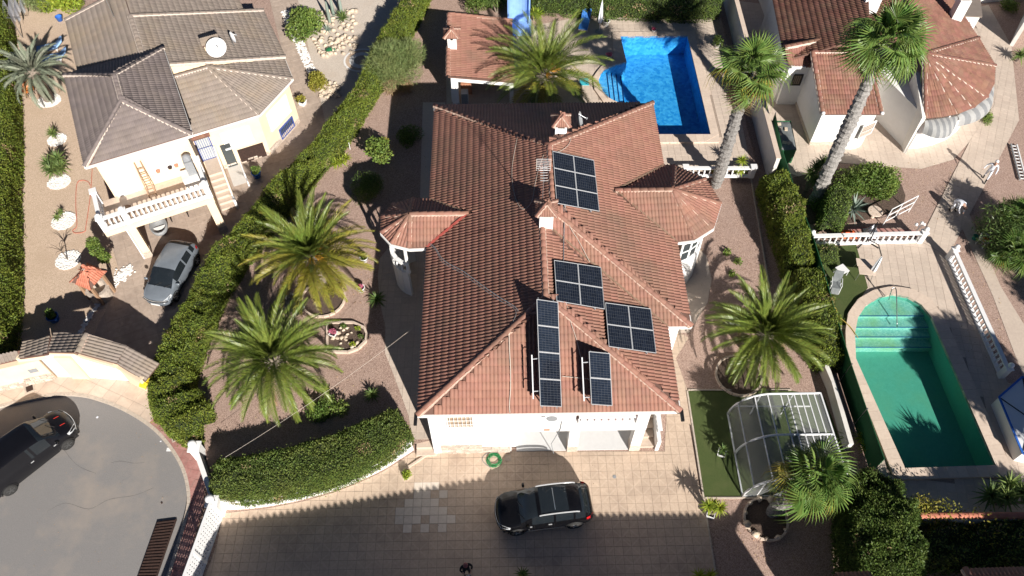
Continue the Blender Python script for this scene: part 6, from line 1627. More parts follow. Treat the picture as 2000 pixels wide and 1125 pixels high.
def fan_palm(label, base, top, n, R, r0=.26, r1=.17, seed=0, skirt=14, yellow=.18, wind=(0,0), pet=.8, ring=True):
    r_ = random.Random(seed); base = Vector(base); top = Vector(top); t = thing('fan_palm', base, label, 'palm tree')
    N = 12; V = []; F = []; rings = max(10, int((top - base).length/.11))
    for i in range(rings + 1):
        f = i/rings; p = base*(1-f) + top*f; rr = (r0*(1-f)**.6 + r1*f**.5*(1 if f > .02 else 1.2))*(1.12 if i % 3 == 0 else .95)
        for k in range(N):
            a = 2*math.pi*k/N; q = rr*r_.uniform(.88, 1.14); V.append((p.x + math.cos(a)*q, p.y + math.sin(a)*q, p.z + r_.uniform(-.02,.02)))
    for i in range(rings):
        for k in range(N): F.append((i*N + k, i*N + (k+1) % N, (i+1)*N + (k+1) % N, (i+1)*N + k))
    ob('trunk', mesh('trunk', V, F, MT['trunk_grey']), t)
    g = [fan_mesh('fan_leaf', R*s, LF[l], seed*7 + i, pet, droop=d) for i, (s, l, d) in enumerate(((.85,'fan',.25),(1,'fan',.55),(1.02,'fan',.8),(.95,'fan',.95)))]
    gy = fan_mesh('fan_leaf', R*.95, LF['fan_y'], seed*7 + 5, pet, droop=.95); gd = [fan_mesh('dead_fan_leaf', R*.85, LF['dead'], seed*7 + 6, pet*.9, droop=1.2), fan_mesh('dead_fan_leaf', R*.75, LF['dead'], seed*7 + 8, pet*.8, droop=1.3)]
    ga = math.pi*(3 - math.sqrt(5))
    for i in range(n + skirt):
        f = min(1, (i + .5)/n); az = i*ga + r_.uniform(-.5,.5)
        if i < n: el = math.radians(84)*(1 - f)**.85 - .75*f + r_.uniform(-.22,.22); me = gy if (f > .72 and r_.random() < yellow*2.2) else g[min(3, int(f*4))]
        else: el = -1.05 - r_.uniform(0,.35); me = r_.choice(gd)
        o = top + Vector((0,0,.35*(1-f) - (.15 if i >= n else 0)))
        M4 = Matrix.Translation(o) @ Matrix.Rotation(az, 4, 'Z') @ Matrix.Rotation(-el, 4, 'Y') @ Matrix.Rotation(r_.uniform(-.9,.9), 4, 'X') @ Matrix.Scale(r_.uniform(.72,1.12), 4)
        ob('dead_leaf' if i >= n else 'fan_leaf', me, t, M4)
    return t
# ---------------------------------------------------------------- rosettes: yucca, agave, dracaena
def blade_mesh(name, L, w, lf, bend=.35, fold=.25):
    V = []; F = []; n = 5
    for i in range(n + 1):
        f = i/n; ww = w*(1 - f**2.2)*(.7 + .3*math.sin(math.pi*min(1, f + .25))) + .002; x = L*f*(1 - .12*bend*f); z = -bend*L*f*f*.6
        V += [(x, ww, z + fold*ww), (x, 0, z), (x, -ww, z + fold*ww)]
    for i in range(n): F += [(3*i, 3*i+1, 3*i+4, 3*i+3), (3*i+1, 3*i+2, 3*i+5, 3*i+4)]
    me = bpy.data.meshes.new(name); me.from_pydata(V, [], F); me.materials.append(lf); me.update(); return me
BLADES = {}
def rosette(t, c, n, L, w, lf, bend=.35, lo=-.3, seed=0):
    key = (L, w, lf, bend)
    if key not in BLADES: BLADES[key] = blade_mesh('blade', L, w, LF[lf], bend)
    r_ = random.Random(seed); ga = math.pi*(3 - math.sqrt(5))
    for i in range(n):
        f = (i + .5)/n; el = math.radians(84)*(1 - f) + lo*f + r_.uniform(-.1,.1)
        ob('blade', BLADES[key], t, Matrix.Translation(Vector(c)) @ Matrix.Rotation(i*ga + r_.uniform(-.15,.15), 4, 'Z') @ Matrix.Rotation(-el, 4, 'Y') @ Matrix.Scale(r_.uniform(.8,1.1), 4))
def yucca(label, base, heads, L=.55, w=.035, lf='yucca', n=46, name='yucca', cat='plant', bend=.35, lo=-.4, stem=True, group=None, pot=None, seed=0):
    """heads: list of (dx, dy, height) of the leaf rosettes"""
    base = Vector(base); t = thing(name, base, label, cat, group)
    for k, (dx, dy, h) in enumerate(heads):
        top = base + Vector((dx, dy, h))
        if stem and h > .1: MB().tube([base + Vector((dx*.2, dy*.2, 0)), base + Vector((dx*.7, dy*.7, h*.55)), top], [.075, .055, .05], 7).obj('stem', MT['trunk'], t)
        rosette(t, top, n, L, w, lf, bend, lo, seed + k)
    return t
def planter(label, c, r, h, m, cat='flower pot', group=None, z=0.0, square=False, soil=True):
    c = Vector(c); t = thing('plant_pot', c, label, cat, group)
    n = 4 if square else 14
    ro = Matrix.Rotation(.4, 4, 'Z') if square else Matrix.Identity(4)
    MB().lathe([(r*.72,0),(r*.78,.02),(r,h-.05),(r*1.08,h-.05),(r*1.08,h),(r*.92,h),(r*.88,h-.06)], n).obj('pot', m, t, Matrix.Translation(c) @ ro, smooth=not square)
    if soil: MB().lathe([(r*.2,h-.07),(r*.88,h-.06)], n).obj('soil', MT['soil'], t, Matrix.Translation(c) @ ro)
    return t
def stones(t, name, pts, size, m, seed=0, as_stuff=True):
    """irregular stones; joined when too many to pick apart"""
    r_ = np.random.default_rng(seed); base = np.array([(1,0,0),(-1,0,0),(0,1,0),(0,-1,0),(0,0,1),(0,0,-1),(.6,.6,.5),(-.6,.6,.5),(.6,-.6,.5),(-.6,-.6,.5)])
    F0 = [(4,6,8),(0,8,6),(4,7,6),(2,6,7),(4,9,7),(1,7,9),(4,8,9),(3,9,8),(0,6,2),(2,7,1),(1,9,3),(3,8,0),(0,2,5),(2,1,5),(1,3,5),(3,0,5)]
    V = []; F = []
    for p in pts:
        s = size*r_.uniform(.6, 1.3); A = r_.uniform(0, 6.28); B = base*r_.uniform(.75, 1.2, base.shape)*np.array((s, s*.8, s*.6)); c_, s_ = math.cos(A), math.sin(A)
        B = np.stack([B[:,0]*c_ - B[:,1]*s_, B[:,0]*s_ + B[:,1]*c_, B[:,2]], 1) + np.array(tuple(p))
        if not as_stuff: ob(name, mesh(name, B, F0, m, True), t); continue
        k = len(V); V += [tuple(q) for q in B]; F += [tuple(i + k for i in f) for f in F0]
    if as_stuff: tag(ob(name, mesh(name, V, F, m), t), kind='stuff')
def pebble_bed(label, px, ru, rv, m='pebble', n=420, size=.055, seed=0):
    c = G(*px); ax = (G(px[0]+ru, px[1]) - c).length; ay = (G(px[0], px[1]-rv) - c).length
    t = thing('pebble_bed', c, label, 'pebble bed')
    r_ = np.random.default_rng(seed); a = r_.uniform(0, 6.28, n); q = np.sqrt(r_.uniform(0, 1, n))
    ob('bed', mesh('bed', [(c.x + ax*math.cos(k*.314), c.y + ay*math.sin(k*.314), .022) for k in range(20)] + [(c.x, c.y, .05)], [(k, (k+1) % 20, 20) for k in range(20)], MT[m]), t)
    stones(t, 'pebbles', [(c.x + ax*x*math.cos(y), c.y + ay*x*math.sin(y), .035 + r_.uniform(0,.03)) for x, y in zip(q, a)], size, MT[m], seed)
    return c
def ring_bed(label, px, ru, z=0.0, m='soil'):
    c = G(px[0], px[1], z); r = (G(px[0]+ru, px[1], z) - c).length; t = thing('ring_bed', c, label, 'flower bed')
    n = 22
    for k in range(n):
        a, b = 2*math.pi*k/n, 2*math.pi*(k+1)/n - .02
        MB().bar((c.x + r*math.cos(a), c.y + r*math.sin(a), z + .07), (c.x + r*math.cos(b), c.y + r*math.sin(b), z + .07), .10, .16).obj('edging_stone', MT['coping'], t)
    ob('soil', mesh('soil', [(c.x + r*.97*math.cos(2*math.pi*k/n), c.y + r*.97*math.sin(2*math.pi*k/n), z + .05) for k in range(n)] + [(c.x, c.y, z + .12)], [(k, (k+1) % n, n) for k in range(n)], MT[m]), t)
    return c
# ================================================================ HEDGES
hedge('tall bright green cypress hedge along the left edge of the picture', [G(u, v) + Vector((-1.2,0,0)) for u, v in ((36,760),(40,690),(45,600),(44,500),(42,400),(44,300),(40,200),(30,100),(18,20),(10,-60))], [2.2,2.4,2.4,2.4,2.6], [2.2,2.4,2.5,2.5,2.6], LF['cypress'], 0, 430, .12, ratio=.38)
hz = 2.0
HL1 = [(842,-40),(812,30),(786,80),(748,150),(716,205),(688,250),(652,300),(612,345),(570,395),(530,440),(490,490),(455,535),(425,585),(398,640),(372,700),(352,755),(352,800),(385,838),(412,848)]
hedge('long bright green conifer hedge between the left and the middle garden', [G(u, v, .2) for u, v in HL1], [1.7,1.4,1.5,1.2,1.4,1.3,1.5,1.4,1.6,1.5,1.8,1.9,2.0,1.7], [2.1,1.9,2.2,1.6,2.0,1.7,2.1,1.8,2.1,1.8,2.1,2.0,2.1,1.8], LF['cypress'], 0.1, 720, .11, bump=.30, ratio=.36)
hedge('dense clipped laurel hedge over the curved white wall', [G(u, v, LU) + Vector((0,.52,0)) for u, v in ((425,968),(480,968),(540,960),(600,947),(660,930),(715,905),(755,882),(790,858))], [1.7,2.1,2.2,2.3,2.2,2.1,1.7], [1.35,1.4,1.4,1.4,1.4,1.35], LF['laurel'], LU, 1350, .078, bump=.06, round_=.38, ratio=.5)
hedge('tall clipped hedge closing the blue pool terrace at the top', [G(u, v, LU) for u, v in ((1040,10),(1130,16),(1240,22),(1330,26),(1395,22))], [2.4,2.4,2.4,2.4,2.2], [2.6,2.6,2.6,2.6], LF['cypress_d'], LU, 260, .14, bump=.12, ratio=.4)
hedge('dark hedge at the top behind the pool house', [G(u, v, LU) for u, v in ((800,-40),(860,-30),(940,-10),(1000,-6))], [2.0,2.0,2.0], [2.0,2.2,2.2], LF['cypress_d'], LU, 220, .14)
hedge('ragged conifer hedge along the green screen fence, upper stretch', [G(u, v) for u, v in ((1494,372),(1512,420),(1530,475),(1545,520),(1548,545))], [1.3,1.5,1.6,1.5,1.2], [1.7,2.1,2.2,2.0,1.6], LF['cypress'], 0, 620, .12, bump=.30, ratio=.36)
hedge('ragged conifer hedge along the green screen fence, lower stretch', [G(u, v) for u, v in ((1560,560),(1580,620),(1600,680),(1612,730))], [1.5,1.6,1.4,1.2], [1.7,1.8,1.6,1.3], LF['cypress'], 0, 620, .12, bump=.28, ratio=.36)
hedge('wedge shaped clipped bush beside the right hand turf', [G(u, v) for u, v in ((1626,396),(1620,428),(1612,462))], [1.3,1.4,1.3], [1.6,1.8,1.5], LF['privet'], 0, 500, .10, bump=.08)
hedge('dark green conifer hedge at the bottom right', [G(u, v) for u, v in ((1700,1180),(1700,1110),(1690,1050),(1690,1000),(1698,955))], [3.0,3.2,3.0,2.6,1.6], [2.6,2.7,2.6,2.3,1.5], LF['cypress_d'], 0, 900, .13, bump=.36, ratio=.34)
hedge('shaded tangle of shrubs behind the orange topped wall', [G(u, v) for u, v in ((1760,1085),(1850,1080),(1950,1075),(2050,1070))], [1.6,1.8,1.8,1.6], [1.3,1.5,1.4,1.3], LF['laurel'], 0, 180, .14, bump=.4, ratio=.5)
hedge('young clipped shrub in front of the small balustrade of the right garden', [G(u, v) for u, v in ((1585,502),(1608,505),(1630,508))], [.9,1.1,.9], [.7,.8,.6], LF['laurel'], 0, 600, .09, bump=.10)

# ================================================================ PALMS
date_palm('big date palm with orange flower stalks beside the white turret porch', Vector((*G(607,500,2.9)[:2], LU)), 2.2, 3.35, 88, .40, ('palm','palm_y','palm_y'), seed=3, fruit=True, low=-.2, stiff=.9, dead=6)
date_palm('big date palm standing above the clipped laurel hedge', Vector((*G(533,700,3.0)[:2], LU)), 2.3, 3.3, 74, .36, ('palm','palm','palm'), seed=8, low=-.45, stiff=1.05, dead=2)
date_palm('date palm between the pool house and the blue pool', G(1062,193,LU), 1.9, 4.1, 72, .50, ('palm','palm','palm_y'), seed=5, fruit=True, low=-.2)
date_palm('date palm in the round bed beside the lawn', Vector((*G(1497,648,2.5)[:2], 0)), 2.1, 3.1, 84, .36, ('palm','palm','palm'), seed=11, low=-.3, stiff=.9)
date_palm('silvery blue palm in a white pebble ring on the left', G(97,195), 2.1, 2.3, 58, .32, ('palm_b','palm_b','palm_b'), seed=14, low=-.5)
fan_palm('tallest fan palm with a long grey trunk before the right house', G(1590,395), G(1728,88,10.2), 30, 1.45, seed=2, skirt=3, yellow=.02, pet=1.15, r0=.30, r1=.20)
fan_palm('fan palm with yellowing skirt beside the blue pool wall', G(1398,362,0.0), G(1462,145,8.3), 24, 1.35, seed=4, skirt=12, yellow=.34, pet=1.0, r0=.28, r1=.20)
fan_palm('short leaning fan palm over the clear pool cover', G(1504,1003), G(1588,938,2.6), 30, 1.15, seed=6, skirt=10, yellow=.22, pet=.95, r0=.24, r1=.2)
ring_bed('round stone edged bed under the palm by the lawn', (1442,735), 44); 
c = ring_bed('round rock edged bed of the short leaning fan palm', (1495,1015), 42)
t = thing('bed_rocks', c, 'pale rocks set around the short leaning fan palm', 'rocks'); stones(t, 'rock', [(c.x + .95*math.cos(k*.57), c.y + .95*math.sin(k*.57), .14) for k in range(11)], .20, MT['rock'], 3, False)
ring_bed('curved bed at the foot of the palm with orange flower stalks', (632,585), 42, LU)
# crossing small bits round the palm with flower stalks
bush('grey leaved shrub between the two big date palms', G(575,600,LU), (.75,.65,.55), LF['grey_sh'], 2600, .09, seed=4)
bush('low yellow green shrub at the foot of the palm with flower stalks', G(655,570,LU), (.8,.55,.35), LF['gold'], 2200, .07, seed=5)
bush('round clipped dark green bush beside the turret', G(725,385,LU), (1.15,1.1,.95), LF['privet'], 9000, .07, seed=6, clumps=14)
bush('leafy citrus tree left of the red roof', G(748,322,LU), (.95,.9,.8), LF['citrus'], 1500, .19, seed=7, trunk=.7, name='citrus_tree', cat='tree', clumps=8)
bush('shaded bush near the left eave of the red roof', G(800,275,LU), (.9,.8,.7), LF['privet'], 3000, .10, seed=8)
bush('yellow cube shaped shrub behind the citrus tree', G(748,290,LU), (.55,.5,.5), LF['gold'], 1800, .08, seed=9)
yucca('yellow green spiky plant at the foot of the long hedge', G(668,322,LU), [(0,0,.25),(.3,.25,.3),(-.3,-.1,.2)], .5, .04, 'lime', 30, name='spiky_plant', seed=3)
bush('broad feathery broom bush overhanging the long hedge', G(775,150,LU), (2.1,2.0,1.5), LF['broom'], 26000, .30, seed=10, ratio=.07, spread=.45, up=.7, clumps=16)
bush('dry brown lower side of the broom bush', G(782,178,LU), (1.3,.7,.5), LF['dead'], 4000, .22, seed=11, ratio=.08, spread=.5)
yucca('sago palm beside the garden walk', G(738,592,LU), [(0,0,.30)], .62, .05, 'palm_d', 44, name='sago_palm', bend=.6, lo=-.1)
bush('shaded low plants under the palm by the laurel hedge', G(640,805,LU), (1.3,.6,.4), LF['privet'], 2600, .11, seed=12)
yucca('dark cycad at the shaded end of the laurel hedge', G(728,775,LU), [(0,0,.2)], .5, .05, 'palm_d', 34, name='cycad', bend=.6, lo=-.1)
for k, (u, v, lf, lb) in enumerate(((712,510,'privet','white pot with a small palm near the garden walk'), (706,568,'flower','white pot of pink flowers near the garden walk'))):
    p = G(u, v, LU); planter(lb, p, .22, .36, MT['paint'])
    if k == 0: yucca('small palm growing in the white pot', p + Vector((0,0,.32)), [(0,0,.12)], .38, .03, 'palm', 26, name='potted_palm', stem=False)
    else: bush('pink flowers growing in the white pot', p + Vector((0,0,.30)), (.18,.18,.12), LF['flower'], 260, .07, name='flowers', cat='flowers', clumps=4)
# octagonal bed of small rocks and flowers
bd = [(640,632),(690,632),(712,642),(717,655),(715,668),(700,683),(680,690),(640,688)]
ot = thing('rock_bed', G(675,660,LU), 'stone edged bed of cacti and small rocks beside the palm', 'flower bed')
bp_ = [G(u, v, LU) for u, v in bd]
for a, b in zip(bp_, bp_[1:] + bp_[:1]): MB().bar(a + Vector((0,0,.09)), b + Vector((0,0,.09)), .12, .18).obj('edging_stone', MT['coping'], ot)
fill('soil', [(p.x, p.y, LU + .06) for p in bp_], (), MT['soil'], ot)
stones(ot, 'rock', [tuple(G(random.uniform(650,710), random.uniform(640,682), LU + .1)) for _ in range(26)], .13, MT['rock'], 8, False)
p = G(652,655,LU+.05); planter('white square pot with pink flowers in the cactus bed', p, .24, .25, MT['paint'], square=True); bush('pink cyclamen in the white square pot', p + Vector((0,0,.22)), (.22,.22,.12), LF['flower'], 380, .08, name='flowers', cat='flowers', clumps=4)
for k, (u, v) in enumerate(((672,640),(700,645),(706,660),(690,676))): bush('small green succulent in the cactus bed, ' + ['topmost', 'top right', 'rightmost', 'lowest'][k], G(u, v, LU+.06), (.16,.16,.14), LF['lime' if k % 2 else 'privet'], 180, .09, name='succulent', cat='plant', clumps=3, group='cactus bed plants')

# left garden --------------------------------------------------------------
for k, (px, ru, rv, lb) in enumerate((((97,197),22,13,'white pebble ring round the silvery palm'), ((112,274),18,12,'white pebble bed of the small upper yucca'), ((116,356),22,14,'white pebble bed of the big yucca'), ((125,432),23,17,'white pebble bed with a small spiky plant'), ((134,508),24,18,'white pebble bed of the bare young tree'))): pebble_bed(lb, px, ru, rv, seed=k)
yucca('large yucca clump in the left garden', G(115,345), [(-.3,.2,.9),(.25,.5,1.0),(.0,-.25,.75),(.45,0,.7)], .72, .05, 'yucca', 50, seed=5)
yucca('smaller yucca above the large clump', G(110,272), [(0,0,.5)], .55, .04, 'yucca', 46, seed=9)
yucca('small spiky plant in a white pebble bed', G(122,425), [(0,.1,.35),(-.2,-.15,.15)], .35, .03, 'yucca', 26, seed=12)
t = thing('bare_tree', G(133,508), 'bare young tree in a white pebble bed', 'tree'); b0 = G(133,508)
MB().tube([b0, b0 + Vector((0,.05,.9))], [.035,.025], 6).obj('trunk', MT['bark'], t)
for k in range(9):
    a = k*.9; e = b0 + Vector((math.cos(a)*.55, math.sin(a)*.45, 1.25 + .25*math.sin(k*2.1))); MB().tube([b0 + Vector((0,.05,.85)), (b0 + e)/2 + Vector((0,0,.55)), e], [.022,.016,.006], 5).obj('branch', MT['bark'], t)
t = thing('pruned_tree', G(216,524), 'small pruned tree with three leafy balls near the red roofed well', 'tree'); b0 = G(216,524)
MB().tube([b0, b0 + Vector((-.1,.1,.8)), b0 + Vector((-.5,.5,1.5))], [.05,.04,.03], 7).obj('trunk', MT['bark'], t)
for k, (u, v, z, r) in enumerate(((203,502,1.1,.34), (189,490,1.45,.36), (181,475,1.7,.34))):
    c = G(u, v, z); d = RNG.normal(0, 1, (700, 3)); d /= np.linalg.norm(d, axis=1, keepdims=True); P = np.array(c) + d*r*RNG.uniform(.6, 1, (700, 1)); V_, Q_ = leaf_quads(P, d, .12, .5, .7, .1); tag(ob('leaf_ball', npmesh('leaf_ball', V_, Q_, LF['citrus']), t), kind='stuff'); MB().tube([b0 + Vector((-.3,.3,1.1)), c], [.03,.015], 5).obj('branch', MT['bark'], t)
t = thing('stone_strip', G(240,535), 'strip of loose white stones beside the driveway', 'stones'); stones(t, 'stones', [tuple(G(224 + 34*q_ + random.gauss(0,4), 548 - 26*q_ + random.gauss(0,5), .05)) for q_ in [random.random() for _ in range(170)]], .085, MT['pebble'], 4)
t = thing('stone_strip', G(185,640), 'curved line of white stones in the shade near the gate', 'stones'); stones(t, 'stones', [tuple(G(200 - 45*s + random.uniform(-4,4), 585 + 70*s**1.3 + random.uniform(-4,4), .05)) for s in [random.random() for _ in range(160)]], .08, MT['pebble'], 5)
bush('bright green bush at the top left beside the grey roof', G(128,15), (1.7,1.5,1.2), LF['lime'], 6000, .20, seed=15)
bush('dark fluffy bush at the top left corner', G(78,20), (1.4,1.6,1.2), LF['broom'], 7000, .20, seed=16, ratio=.15)
# rock garden at the top --------------------------------------------------
bush('bushy shrub beside the white stone strip at the top', G(600,62), (1.5,1.5,1.1), LF['citrus'], 4200, .17, seed=17)
bush('golden round shrub at the corner of the rock garden', G(621,170), (.75,.85,.65), LF['gold'], 2600, .12, seed=18)
yucca('yucca with a yellow heart in the rock garden', G(672,45), [(0,0,.4)], .75, .06, 'yucca', 30, seed=20, bend=.2, lo=-.1)
yucca('small agave in the rock garden', G(640,62), [(0,0,.15)], .5, .05, 'agave', 22, seed=21, bend=.2)
t = thing('column_cactus', G(647,40), 'tall thin column cacti in the rock garden', 'cactus')
for k, (u, v, h) in enumerate(((645,45,1.8),(664,20,2.4),(652,30,1.5),(668,28,1.7))): c = G(u, v); MB().tube([c, c + Vector((0,0,h*.6)), c + Vector((0,0,h))], [.11,.12,.05], 8).obj('column', LF['agave'], t)
t = thing('rockery', G(650,90), 'pale rocks scattered through the rock garden', 'rocks')
stones(t, 'rock', [tuple(G(625 + 75*random.random(), 20 + 85*random.random(), .05)) for _ in range(90)], .22, MT['rock'], 6, False)
stones(t, 'rock', [tuple(G(612 + 48*s, 75 + 33*math.sin(s*3.1) + random.uniform(-3,3), .08)) for s in [i/24 for i in range(25)]], .22, MT['rock'], 7, False)
t = thing('stone_strip', G(590,120), 'band of white stones along the left side path at the top', 'stones'); stones(t, 'stones', [tuple(G(556 + 55*s + random.uniform(-9,9), 20 + 125*s, .05)) for s in [random.random() for _ in range(420)]], .10, MT['pebble'], 9)
t = thing('stone_strip', G(640,185), 'patch of grey boulders at the corner of the long hedge', 'stones'); stones(t, 'stones', [tuple(G(650 + random.uniform(-25,14), 175 + random.uniform(-14,16), .08)) for s in range(70)], .17, MT['rock'], 10)
MB_ = MB()
t = thing('turtle_ornament', G(644,100), 'glossy green turtle ornament among the rocks', 'ornament')
c = G(644,100); MB().lathe([(.28,0),(.30,.08),(.24,.20),(.10,.27),(.01,.28)], 12, c).obj('shell', mat('green_glaze', (.02,.12,.05), .15, (.03,.16,.07), 9), t, smooth=True); MB().lathe([(.05,.05),(.09,.10),(.08,.18),(.02,.20)], 8, c + Vector((.33,.05,0))).obj('head', bpy.data.materials['green_glaze'], t, smooth=True)
cc = G(706,118); t = thing('pebble_circle', cc, 'round pebble mosaic on the path beside the rock garden', 'mosaic')
for r0_, r1_, m_, z_ in ((.0,.5,'gravel_tan',.030),(.5,.85,'pebble',.034),(.85,1.1,'gravel_tan',.030),(1.1,1.25,'pebble',.034)):
    n = 24; V = [(cc.x + r_*math.cos(2*math.pi*i/n), cc.y + r_*math.sin(2*math.pi*i/n), z_) for r_ in (r0_ + .01, r1_) for i in range(n)]; ob('ring', mesh('ring', V, [(i, (i+1) % n, n + (i+1) % n, n + i) for i in range(n)], MT[m_]), t)
# pool terrace plants -----------------------------------------------------
yucca('spiky yucca behind the pool house roof', G(972,25,LU), [(0,0,1.2),(.4,.2,1.0),(-.4,.1,.9)], .7, .05, 'yucca', 40, seed=23)
yucca('yellow green yucca right of the blue shower wall', G(1042,40,LU), [(0,0,.6),(.35,0,.5)], .6, .05, 'lime', 40, seed=24)
bush('dark shrubs behind the pool house', G(945,15,LU), (1.8,1.0,.9), LF['privet'], 5000, .13, seed=25)
bush('shaded lavender plants at the foot of the pool palm', G(1040,200,LU), (1.0,.4,.35), LF['grey_sh'], 1500, .14, seed=26, ratio=.15, up=.8)
p = G(1183,50,LU); planter('white urn with a small palm beside the closed parasol', p, .26, .45, MT['offwhite']); yucca('small palm growing in the white urn', p + Vector((0,0,.4)), [(0,0,.2)], .5, .04, 'yucca', 26, name='potted_palm', stem=False, seed=30)
p = G(1190,112,PZ); planter('white trough with pink and white flowers on the pool coping', p, .25, .16, MT['paint'], square=True); bush('pink flowers in the white trough', p + Vector((0,0,.12)), (.28,.22,.12), LF['flower'], 340, .08, name='flowers', cat='flowers', clumps=4)
p = G(1277,62,LU); planter('small white pot of pink flowers at the far end of the pool', p, .16, .18, MT['paint']); bush('pink flowers at the far end of the pool', p + Vector((0,0,.15)), (.18,.16,.1), LF['flower'], 220, .07, name='flowers', cat='flowers', clumps=3)
p = G(1400,92,LU); planter('white pot standing by the boundary wall', p, .2, .3, MT['paint']); bush('dark trailing plant by the boundary wall', p + Vector((0,0,.2)), (.35,.6,.35), LF['privet'], 700, .1, seed=28)
yucca('two headed yucca beside the yellowing fan palm, upper head', G(1438,352), [(.0,.1,1.6),(.05,.0,.9)], .48, .04, 'lime', 42, seed=31)
yucca('low yellow green spiky plant by the terrace balustrade', G(1390,335,LU), [(0,0,.1)], .4, .03, 'lime', 20, seed=32, stem=False)
# right garden ------------------------------------------------------------
bush('wide yellow green shrub in front of the right house', G(1702,372), (1.8,1.3,1.0), LF['citrus'], 11000, .13, seed=33, clumps=24)
bush('darker inner part of the wide shrub near the palm trunk', G(1655,375), (1.1,1.1,.9), LF['privet'], 4500, .11, seed=34)
yucca('blue grey agave below the wide shrub', G(1664,414), [(0,0,.2)], 1.05, .075, 'agave', 38, name='agave', bend=.15, lo=-.15, seed=35, stem=False)
yucca('tall dark yucca left of the tallest palm', G(1575,372), [(.1,.2,1.8),(.35,.3,2.1),(-.15,.1,1.4),(.2,-.1,1.0)], .62, .045, 'yucca', 42, seed=36)
yucca('big yucca group at the bottom of the green pool', G(1945,985), [(0,0,.9),(.7,.2,1.0),(-.6,.1,.8),(.2,.5,1.1),(1.3,-.1,.9)], .85, .06, 'yucca', 48, seed=37)
yucca('small yucca growing beside the green screen fence', G(1680,860), [(0,0,.3),(.1,-.5,.3)], .55, .04, 'lime', 34, seed=38)
yucca('second small yucca between the low wall and the fence', G(1650,858), [(0,0,.3)], .5, .04, 'yucca', 30, seed=39)
bush('shady fan leaved shrubs at the right edge', G(1975,480), (2.2,2.6,1.3), LF['palm_d'], 9000, .28, seed=40, ratio=.16, clumps=18)
fan_palm('low bushy fan palm at the right edge', G(1990,430), G(1992,425,1.2), 30, .9, seed=9, skirt=4, pet=.6)
fan_palm('low fan palm in the shade of the right path', G(1975,500), G(1975,498,.8), 26, .85, seed=10, skirt=2, pet=.6)
yucca('dark spiky plant by the white wall at the top right', G(1985,120), [(0,0,.5)], .8, .06, 'yucca', 40, seed=41)
bush('dark ivy at the foot of the top right wall', G(1968,20), (.9,.5,.5), LF['privet'], 1200, .12, seed=42)
bush('low plants at the foot of the round bay', G(1925,235), (.5,.7,.3), LF['citrus'], 900, .1, seed=43)
bush('dry plants under the tallest palm', G(1600,405), (.9,.7,.4), LF['privet'], 1600, .12, seed=44)
# driveway pots -----------------------------------------------------------
p = G(1386,1008); planter('white pot with a yucca at the edge of the driveway', p, .24, .36, MT['paint'], square=True); yucca('twin headed yucca in the white pot by the driveway', p + Vector((0,0,.3)), [(-.25,.1,.75),(.25,0,.75),(0,.2,.5)], .48, .04, 'lime', 44, seed=45)
p = G(795,932); planter('small white pot at the end of the curved wall', p, .2, .22, MT['paint'], square=True); bush('leafy plant in the small white pot', p + Vector((0,0,.2)), (.24,.22,.16), LF['lime'], 420, .12, seed=46, name='potted_plant', cat='plant', clumps=4)
p = G(1020,1128); yucca('spiky plant at the bottom edge of the driveway', p, [(0,0,.5)], .42, .035, 'yucca', 30, seed=47); 
yucca('spiky plant at the bottom edge near the gravel', G(1385,1128), [(0,0,.3),(-.5,0,.3)], .42, .035, 'lime', 30, seed=48)
p = G(1408,888); planter('white trough with a small plant on the lawn', p, .25, .26, MT['paint'], square=True); yucca('small palm in the white trough on the lawn', p + Vector((0,0,.22)), [(0,0,.3)], .42, .03, 'palm_d', 26, seed=49, stem=False)
p = G(503,345); planter('blue glazed pot beside the left house entrance', p, .28, .42, MT['blue']); bush('shrubby plant in the blue glazed pot', p + Vector((0,0,.36)), (.35,.3,.25), LF['privet'], 520, .12, seed=50, name='potted_plant', cat='plant', clumps=5)
p = G(592,205); planter('white square planter at the corner of the cream house', p, .30, .35, MT['paint'], square=True); bush('thin plant in the white square planter', p + Vector((0,0,.3)), (.3,.3,.35), LF['gold'], 240, .14, seed=51, name='potted_plant', cat='plant', clumps=4)
p = G(108,625); planter('blue pot in the shade behind the gate wall', p, .3, .4, MT['blue']); bush('dark plant in the shaded blue pot', p + Vector((0,0,.35)), (.35,.35,.3), LF['privet'], 500, .11, seed=52, name='potted_plant', cat='plant', clumps=5)
for k, (u, v) in enumerate(((1420,495),(1440,510),(1430,535),(1445,640))): bush('small weed in the shaded side gravel, ' + ['uppermost', 'with red pot', 'lower', 'lowest, near the palm'][k], G(u, v), (.3,.3,.15), LF['citrus'], 180, .12, seed=60+k, name='weed', cat='plant', clumps=3, group='side gravel weeds')
bush('yellow green creeper scrambling over the orange topped wall', G(1790,1020) + Vector((0,0,.2)), (1.6,.6,1.1), LF['gold'], 2200, .11, seed=70)
bush('sparse yellow sprigs in front of the orange topped wall', G(1900,1060) + Vector((0,0,.4)), (2.8,.8,.9), LF['gold'], 700, .12, seed=71)

